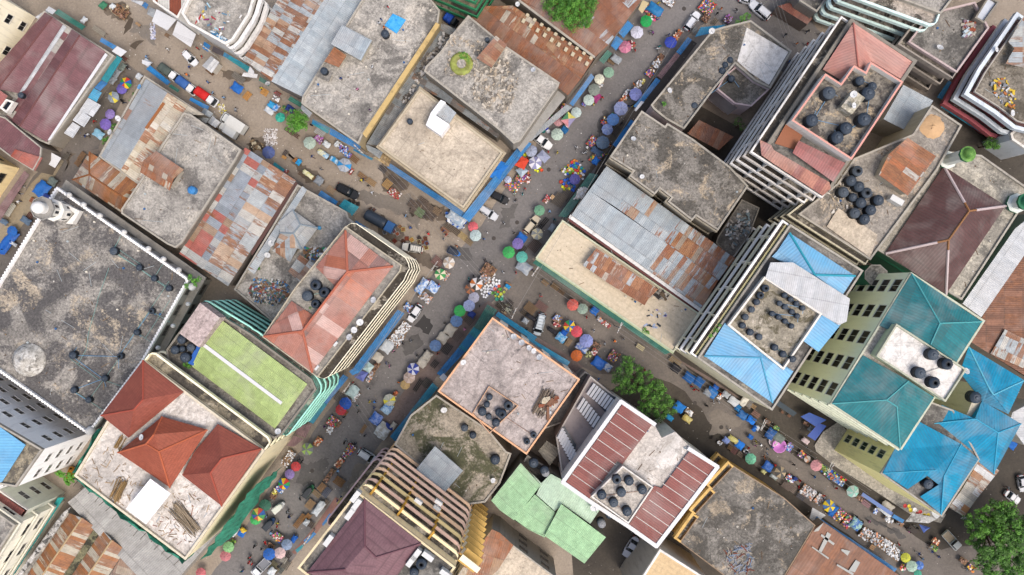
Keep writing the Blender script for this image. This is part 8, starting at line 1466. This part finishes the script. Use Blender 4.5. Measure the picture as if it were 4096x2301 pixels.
# kiosks, huts
def kiosk(key, poly, h, m, look, wall='#b9b5aa'):
    pts = ccw(PS(poly, h)); c_ = sum(pts, Vector())/len(pts); o = empty('kiosk', (c_.x, c_.y, 0)); q = MB(); q.sides(offset(pts, -.25), 0, h-.1); part('wall', q, paint(wall, .5), o)
    n = len(pts); a, b = (pts[0]+pts[1])/2, (pts[2]+pts[3])/2; up = Vector((0, 0, .4)); facets(o, 'roof', [pts[0], pts[1], pts[2], pts[3], a+up, b+up], [((0, 4, 5, 3), 0), ((4, 1, 2, 5), 0)], [m], .08)
    q = MB(); q.box(((pts[0].x+pts[1].x)/2, (pts[0].y+pts[1].y)/2, 1), (.9, .7, 2), math.atan2((pts[1]-pts[0]).y, (pts[1]-pts[0]).x)); part('counter', q, plain('#6b5038'), o); tag(o, look, 'kiosk')
kiosk('', 'A0 2035,540 2117,602 2042,707 1950,635', 2.6, SH_WHITE, 'cream gabled kiosk beside the parked white hatchback'); kiosk('', 'B1 910,475 1052,550 985,637 855,540', 2.7, sheet(((1, '#2a8a9a'), (1, '#2f93a0')), 61, (1, 8), .35, None, .4), 'teal-roofed kiosk above the dark canvas lorry')
kiosk('', 'A0 1970,1040 2058,1095 1985,1192 1910,1140', 2.7, AGREY, 'grey-roofed kiosk beside the pair of box trucks'); kiosk('', 'A0 2050,1118 2127,1180 2080,1235 2000,1180', 2.5, SH_WHITE, 'white ribbed kiosk touching the box trucks')
# ------------------------------------------------------------------ scraps on roofs, litter in the streets
rubble('litter of coloured plastic, clothes and buckets heaped on the terrace', 'B1 60,1220 380,1280 380,1420 B2 250,60 60,20 B1 -20,1380', 6, 520, ['#4a86ba', '#d8d8d6', '#a04a44', '#8a6a4d', '#5f7d6a', '#c9c3b5', '#9a6f4f', '#5a6f85', '#6b655c', '#4a4641'], (.08, .3), seed=21, cat='litter')
rubble('scrap wood and plastic beside the grey hipped shed', 'B1 520,940 760,960 660,1040 540,1060', 6, 120, ['#d8d8d6', '#3f9a6f', '#8a6a4d', '#5a5550', '#2f7fc9'], (.12, .45), seed=22, cat='scrap')
rubble('planks and poles strewn on the white terrace of the red-tiled tower', 'A3 760,480 1100,100 1230,220 1140,290 1430,520 1210,800 1150,760', 19.52, 60, ['#a08a6d', '#b59a78', '#8a755c'], (.06, .12), 6, 'planks', 23, 'planks', True)
rubble('planks and poles strewn right of the white canopy on the tower terrace', 'A3 1450,960 1650,680 1760,560 2050,780 1980,880 1800,1200', 19.52, 80, ['#a08a6d', '#b59a78', '#8a755c', '#9a6f5f', '#a9b0b5'], (.06, .13), 6, 'planks', 24, 'planks', True)
def pile(label, t, x, y, w, l, ang, z, n, cols, seed, long=True):
    r_ = random.Random(seed); mb = MB(); p = at(t, x, y, z); W_, L_ = sz(t, w), sz(t, l)
    for i in range(n):
        u = r_.uniform(-.5, .5)*W_; a = R(ang)+r_.uniform(-.12, .12); c = Vector((p.x+u*math.sin(R(ang)), p.y-u*math.cos(R(ang)), z+.08+r_.uniform(0, .5))); d = Vector((math.cos(a), math.sin(a), 0))*L_*r_.uniform(.35, .5); sh = Vector((d.x, d.y, 0))*r_.uniform(-.15, .15); mb.tube(c-d+sh, c+d+sh, .07, .06, 5, r_.randrange(len(cols)))
    o = part('timber_pile', mb, [plain(c, .9) for c in cols]); o['kind'] = 'stuff'; tag(o, label, 'timber pile')
pile('long bundle of timber poles on the white tower terrace', 'A3', 1790, 900, 110, 330, -50, 19.5, 34, ['#8f806b', '#a5947c', '#75674f'], 1); pile('short timber stack left of the white canopy', 'A3', 1150, 620, 80, 200, 65, 19.5, 30, ['#a5855a', '#8a7048', '#6b5a45'], 2)
pile('grey timber pile on the salmon-rimmed roof', 'C2', 415, 985, 110, 260, 62, 12.5, 46, ['#7d6f62', '#9a8c7a', '#5f544a'], 3)
pile('short timber sticks beside the red tiles', 'A3', 1170, 170, 60, 130, 60, 19.5, 14, ['#a5855a', '#8a7048'], 4)
rubble('rusty metal scrap and boards by the grey timber pile', 'C2 440,940 540,950 470,1110 400,1080', 12.6, 24, ['#8a4f38', '#b9c0c6', '#c9bda5', '#7d5a45'], (.3, .7), 2, seed=25, cat='scrap', name='scrap')
rubble('drying laundry and small oddments on the cluttered white-edged terrace', 'A0 1840,80 2200,20 2350,150 2150,400 1850,200', 11.02, 34, ['#8a3a6b', '#c9b03a', '#b5303a', '#a7c9d6', '#e3e3e0', '#5f7f95'], (.1, .3), 2, 'laundry', 26, 'laundry')
rubble('blue bottles and scrap in the corner of the cluttered terrace', 'A0 2040,290 2200,390 2180,420 2050,350', 11.02, 90, ['#3f8fc0', '#2f6f9a', '#6b7f8a', '#c9d6dd'], (.12, .3), seed=27, cat='scrap', name='scrap')
rubble('washing and oddments drying on the cream tiled terrace', 'C2 1380,90 1600,100 1600,180 1420,170', 6.42, 12, ['#3a3f45', '#a7b5d0', '#7d6fb0', '#d3d8e0'], (.15, .35), 1, 'laundry', 28, 'laundry', True)
rubble('clothes left on the cream tiled terrace in a row', 'C2 1400,235 1560,235 1560,280 1400,270', 6.42, 7, ['#3a3f45', '#a7b5d0', '#5f6a6f'], (.2, .4), 1, 'laundry', 29, 'laundry', True)
rubble('scrap wood and pots at the end of the rusty sheet cover', 'C1 1480,1340 1640,1400 1600,1440 1450,1420', 6.5, 60, ['#6b5a45', '#8f8a80', '#3f3a36', '#b9b0a0'], (.12, .4), 2, 'scrap', 30, 'scrap')
rubble('white boxes heaped on the green awning by the grey metal roof', 'C1 770,370 845,370 790,470 720,470', 3.05, 70, ['#e3e3e0', '#d3d3cf', '#c9c0b0'], (.2, .35), seed=31, cat='boxes', name='boxes')
rubble('grey rubble and debris lying in the alley behind the yellow-edged roof', 'B0 1850,330 1800,480 1700,560 1560,850 1450,980 1500,1000 1750,640 1940,330', 4.55, 150, ['#8f8a82', '#b5aea2', '#5f5a55', '#c9c9c9'], (.15, .45), seed=32)
rubble('blue tarpaulin scraps and bottles on the yellow-edged roof', 'B0 1380,132 1500,192 1412,322 1300,245', 8.62, 3, ['#2f8fd9'], (.2, .3), seed=33, cat='scrap')
q = MB(); pts = ccw(PS('B0 1378,130 1502,190 1412,322 1298,245', 9)); q.prism(pts, 8.64, 8.95, 0); o = part('tarpaulin', q, cloth_mottled('#2f9be0', '#4fb0ea', 3)); tag(o, 'bright sky blue tarpaulin spread on the yellow-edged roof', 'tarpaulin')
rubble('rubble in the yard right of the grey metal roof', 'C1 2150,720 2400,560 2412,760 2250,980', 4.02, 130, ['#8f8a82', '#b5aea2', '#7d8f95', '#c9c9c9'], (.12, .4), seed=34)
rubble('cluttered debris on the corner roof with red bands', 'I 1700,100 2100,60 2300,700 1900,500', 11.02, 60, ['#c9c9c9', '#d8b83a', '#8a8f95', '#b5703f'], (.15, .4), seed=35)
rubble('stones and sweepings around the tanks on the dirt roof', 'D1 500,380 640,200 760,420 720,700 560,640', 13.52, 120, ['#b5a58c', '#8f8677', '#d3cfc6'], (.1, .28), seed=36)
rubble('bags, bundles and boxes at the yard stalls right of the crossing', 'J 620,620 900,760 850,900 560,760', .02, 80, ['#5f5a50', '#a9aa95', '#7d7f6b', '#3a3a3a', '#c9c9c4'], (.15, .45), seed=37, cat='bundles', name='bundles')
# stray oddments on every roof: stones and tyres on sheets, boards, pipes and buckets on slabs
for key, ph in (('hall', 'maroon market hall'), ('shed_w', 'rusty cream sheet row'), ('conc_w', 'concrete block by the rusty hut'), ('patch_w', 'red-patched sheet roof'), ('longmetal_n', 'long rust-patched gable'), ('yellowedge', 'yellow-edged roof'), ('beige_n', 'smooth beige roof'), ('court_ne', 'courtyard block'), ('brown_e', 'lichen-blotched roof'), ('metal_e', 'long grey metal roof'), ('cream_tile', 'cream tiled terrace'), ('tankroof', 'black tank roof'), ('mosque_e', 'slab round the dark maroon hips'), ('pinkroof', 'salmon-rimmed roof'), ('moss', 'mossy terrace'), ('redwhite', 'white deck between brick-red wings'), ('ochre_s', 'ochre-walled roof'), ('rust_s', 'brown roof with grey repairs'), ('dark_ne', 'dark grey roof'), ('rust_a', 'brown gable with skylights'), ('rust_b', 'brown roof under the big tree'), ('mosque', 'great grey mosque roof'), ('alleyroofs', 'alley lean-to roofs'), ('brown_center', 'dim yard roof'), ('redband', 'red-banded corner roof'), ('beigeroof_s', 'stained beige corner roof')):
    B_ = BLD[key]; P_ = offset(B_['poly'], -.8); r2 = random.Random(key); mb = MB(); xs = [p.x for p in P_]; ys = [p.y for p in P_]; A_ = abs(area2(P_)); zz = B_['h']+.02; k = t_ = 0; sheetroof = key in ('hall', 'shed_w', 'patch_w', 'longmetal_n', 'metal_e', 'rust_s', 'rust_a', 'rust_b', 'alleyroofs')
    N2 = int(min(110, A_/(30 if sheetroof else 9)))
    while k < N2 and t_ < 2000:
        t_ += 1; x, y = r2.uniform(min(xs), max(xs)), r2.uniform(min(ys), max(ys)); c = False
        for i in range(len(P_)):
            a, b = P_[i], P_[i-1]
            if (a.y > y) != (b.y > y) and x < (b.x-a.x)*(y-a.y)/(b.y-a.y)+a.x: c = not c
        if not c: continue
        z_ = zz+(1.45 if sheetroof else 0); k += 1
        if sheetroof: continue
        w = r2.random(); a_ = r2.uniform(0, 6.28)
        if w < .62: s_ = r2.uniform(.06, .22); mb.box((x, y, z_+s_*.3), (s_, s_*r2.uniform(.6, 1.6), s_*.6), a_, r2.randrange(4))
        elif w < .8: mb.box((x, y, z_+.04), (r2.uniform(.5, 1.6), .1, .06), a_, r2.choice((2, 3)))
        elif w < .9: mb.tube((x, y, z_+.05), (x+math.cos(a_)*r2.uniform(1, 4), y+math.sin(a_)*r2.uniform(1, 4), z_+.05), .035, .035, 4, 4)
        else: mb.lathe((x, y, z_), [(.16, 0), (.2, .28), (.16, .28), (.12, .03), (.01, .03)], 10, r2.randrange(4, 7))
    if mb.v: o = part('oddments', mb, [plain(c, .9) for c in ('#5f5a53', '#d3cfc6', '#8a7458', '#6b5541', '#b9c3c6', '#3f6fa5', '#e0dccf')]); o['kind'] = 'stuff'; tag(o, 'stray stones, boards and buckets on the '+ph, 'oddments')
r_ = random.Random(77); mb = MB(); LC = ['#d8d5cf', '#a9a49a', '#8f7d68', '#5f6f8a', '#e3e1dc', '#4f463c']
for poly, n in (('S 400,60 620,120 900,420 1300,620 1700,880 1950,1000 1850,1080 1500,980 1180,760 900,560 560,300', 1500), ('S 1900,1130 2100,700 2600,150 2700,200 2250,900 2050,1150', 260), ('S 1000,2290 1500,1500 1850,1150 1980,1200 1700,1500 1250,2290', 420), ('S 2100,1150 2700,1500 3300,1850 3700,2200 3650,2280 3000,1850 2500,1500', 420), ('A0 1200,640 1300,700 900,1400 700,1400', 80)):
    P_ = PS(poly, 0); xs = [p.x for p in P_]; ys = [p.y for p in P_]; k = 0
    while k < n:
        x, y = r_.uniform(min(xs), max(xs)), r_.uniform(min(ys), max(ys)); c = False
        for i in range(len(P_)):
            a, b = P_[i], P_[i-1]
            if (a.y > y) != (b.y > y) and x < (b.x-a.x)*(y-a.y)/(b.y-a.y)+a.x: c = not c
        if c: s = r_.uniform(.05, .15); mb.box((x, y, .03), (s, s*r_.uniform(.5, 1.5), .02), r_.uniform(0, 3), r_.choice((0, 0, 1, 2, 2, 3, 4, 5)));
        k += 1
o = part('litter', mb, [plain(c, .9) for c in LC]); o['kind'] = 'stuff'; tag(o, 'scraps of paper, plastic and straw littering the streets', 'litter')
def spill(poly, n, cols, label, seed, s0=(.06, .2)): 
    o = rubble(label, poly, .012, n, cols, s0, 1, 'litter', seed, 'litter')
spill('B0 150,1240 270,1250 260,1400 160,1420 130,1330', 260, ['#e3e1e0', '#c9c4c0', '#9a9088'], 'drift of white paper scraps by the pale sage umbrella', 41); spill('A0 1450,220 1500,230 1510,390 1460,380', 90, ['#d3d3e0', '#a9afc9', '#e3e3e3'], 'trail of white and lilac scraps below the white awnings', 42); spill('A0 2110,1000 2170,1010 2180,1100 2120,1100', 70, ['#e3e1e0', '#d8c93a', '#c9c4c0'], 'scatter of paper beside the box trucks', 43)
spill('B0 20,1350 130,1400 120,1447 0,1447', 120, ['#5f5040', '#8a7558', '#c9bda0', '#3f3830'], 'heap of broken crates by the navy umbrella', 44, (.15, .45)); spill('A0 1060,60 1240,60 1230,170 1130,150', 120, ['#5f5040', '#8a7558', '#c9bda0', '#3f3830'], 'heap of scrap wood and stones at the top of the earth street', 45, (.15, .5)); spill('B1 1540,500 1840,560 1780,660 1560,620', 180, ['#4f463c', '#6b5f52', '#8a7a68', '#3f3830'], 'jumble of broken stalls and sticks on the earth street', 46, (.12, .5)); spill('B1 1900,600 2080,700 2060,760 1920,700', 150, ['#dfe3e6', '#c9d3da', '#b5c0c9', '#2f5fb0'], 'heap of clear plastic sheet at the awning corner', 47, (.2, .6))
mudm = groundmat('trodden_mud', '#5c5247', '#6b6054', '#7b7063', 12); lightm = groundmat('dusty_ground', '#756e65', '#80786e', '#8b8277', 13); tarm = groundmat('tar_patch', '#545250', '#5f5d5b', '#6a6764', 14)
for i, (p, m) in enumerate((('A0 1000,20 1230,60 1260,190 1080,160', mudm), ('B1 1220,150 1540,250 1560,420 1300,400', mudm), ('B1 1480,480 1880,540 1900,680 1560,640', mudm), ('B1 1420,960 1700,1010 1800,1180 1640,1150', mudm), ('B1 350,60 620,200 720,330 480,260', mudm), ('A0 2150,650 2400,780 2380,830 2200,800', mudm), ('A1 620,40 700,80 640,200 590,140', mudm), ('B1 1200,640 1450,760 1500,900 1300,860', mudm), ('B2 1150,20 1230,60 1180,130 1110,90', mudm), ('B0 0,1290 160,1330 150,1440 0,1440', mudm), ('B1 1000,420 1500,440 1640,740 1280,560', lightm), ('A0 1300,200 1500,260 1460,420 1260,300', lightm), ('E 100,640 900,900 700,1100 100,1100', lightm), ('B1 1990,900 2130,960 2100,1060 1960,1000', tarm), ('C0 900,1300 1060,1100 1100,1150 960,1350', tarm), ('B2 1480,420 1620,330 1650,420 1500,520', tarm), ('C2 1000,420 1300,640 1260,720 960,520', tarm), ('B3 500,420 720,300 640,560 470,600', tarm), ('D3 880,880 1300,1060 1260,1120 860,960', tarm), ('B3 1010,380 1130,440 980,640 860,600', lightm), ('C1 2,560 120,500 100,700 -40,740', tarm))):
    pts = jag(jag(ccw(PS(p, 0)), 1.1, 3.0, i+50), .4, .6, i+80); q = MB(); q.face([Vector((v.x, v.y, .0155+.0004*i)) for v in pts]); structure('ground_patch', q, m)
for t, x, y in (('B1', 2352, 853), ('C0', 1775, 85), ('E', 410, 1010), ('C1', 165, 700), ('C1', 470, 190), ('B2', 1760, 1370), ('C2', 1880, 995), ('B1', 745, 80), ('B3', 600, 440)):
    p_ = at(t, x, y); q = MB(); q.lathe((p_.x, p_.y, .02), [(.42, 0), (.42, .015), (.36, .02), (.01, .02)], 18); structure('manhole_cover', q, plain('#4b4642', .8))
# oil stains and patches
for i, (p, m, nm) in enumerate((('B2 1680,140 1730,190 1760,260 1720,330 1670,320 1640,270 1580,250 1630,200', plain('#2f2d2c', .5), 'oil_stain'), ('A0 1340,378 1385,390 1300,475 1258,455', plain('#574c40', .9), 'damp_stain'), ('A0 1230,190 1290,180 1260,270 1200,330 1195,290', plain('#54493d', .9), 'damp_stain'), ('C1 1530,60 1600,40 1620,80 1550,190 1515,180', None, ''))):
    if m is None: continue
    pts = jag(ccw(PS(p, 0)), .25, .6, i); q = MB(); q.face([Vector((v.x, v.y, .022)) for v in pts]); structure(nm, q, m)
# ------------------------------------------------------------------ labels: name the nearest landmark, and rank look-alikes by their distance to it
for o in bpy.data.objects:
    if 'market_umbrella' in o.name and o.parent is None: pass
buckets = {}
for o, look, rel, (x, y) in ALL:
    if 'label' in o.keys(): continue
    cand = sorted((((x-a)**2+(y-b)**2)**.5, ph) for a, b, ph in LM if (x-a)**2+(y-b)**2 > .04)
    buckets.setdefault((look, cand[0][1]), []).append((cand[0][0], o, rel, look))
ORD = ['closest', 'second closest', 'third closest', 'fourth closest', 'fifth closest', 'sixth closest', 'seventh closest', 'eighth closest', 'ninth closest', 'tenth closest', 'eleventh closest', 'twelfth closest', 'thirteenth closest', 'fourteenth closest', 'fifteenth closest', 'sixteenth closest', 'seventeenth closest', 'eighteenth closest', 'nineteenth closest', 'twentieth closest', 'twenty-first closest', 'twenty-second closest']
looks = {}
for (look, ph), L_ in buckets.items(): looks[look] = looks.get(look, 0)+len(L_)
for (look, ph), L_ in buckets.items():
    L_.sort(key=lambda q_: q_[0])
    for i, (d_, o, rel, lk) in enumerate(L_):
        if looks[look] == 1 and len(look.split()) >= 7: o['label'] = look
        elif len(L_) == 1: o['label'] = '%s %s the %s' % (look, rel, ph)
        else: o['label'] = '%s %s to the %s' % (look, ORD[min(i, 21)], ph)
        w = o['label'].split()
        if len(w) > 16: o['label'] = ' '.join(w[:16])
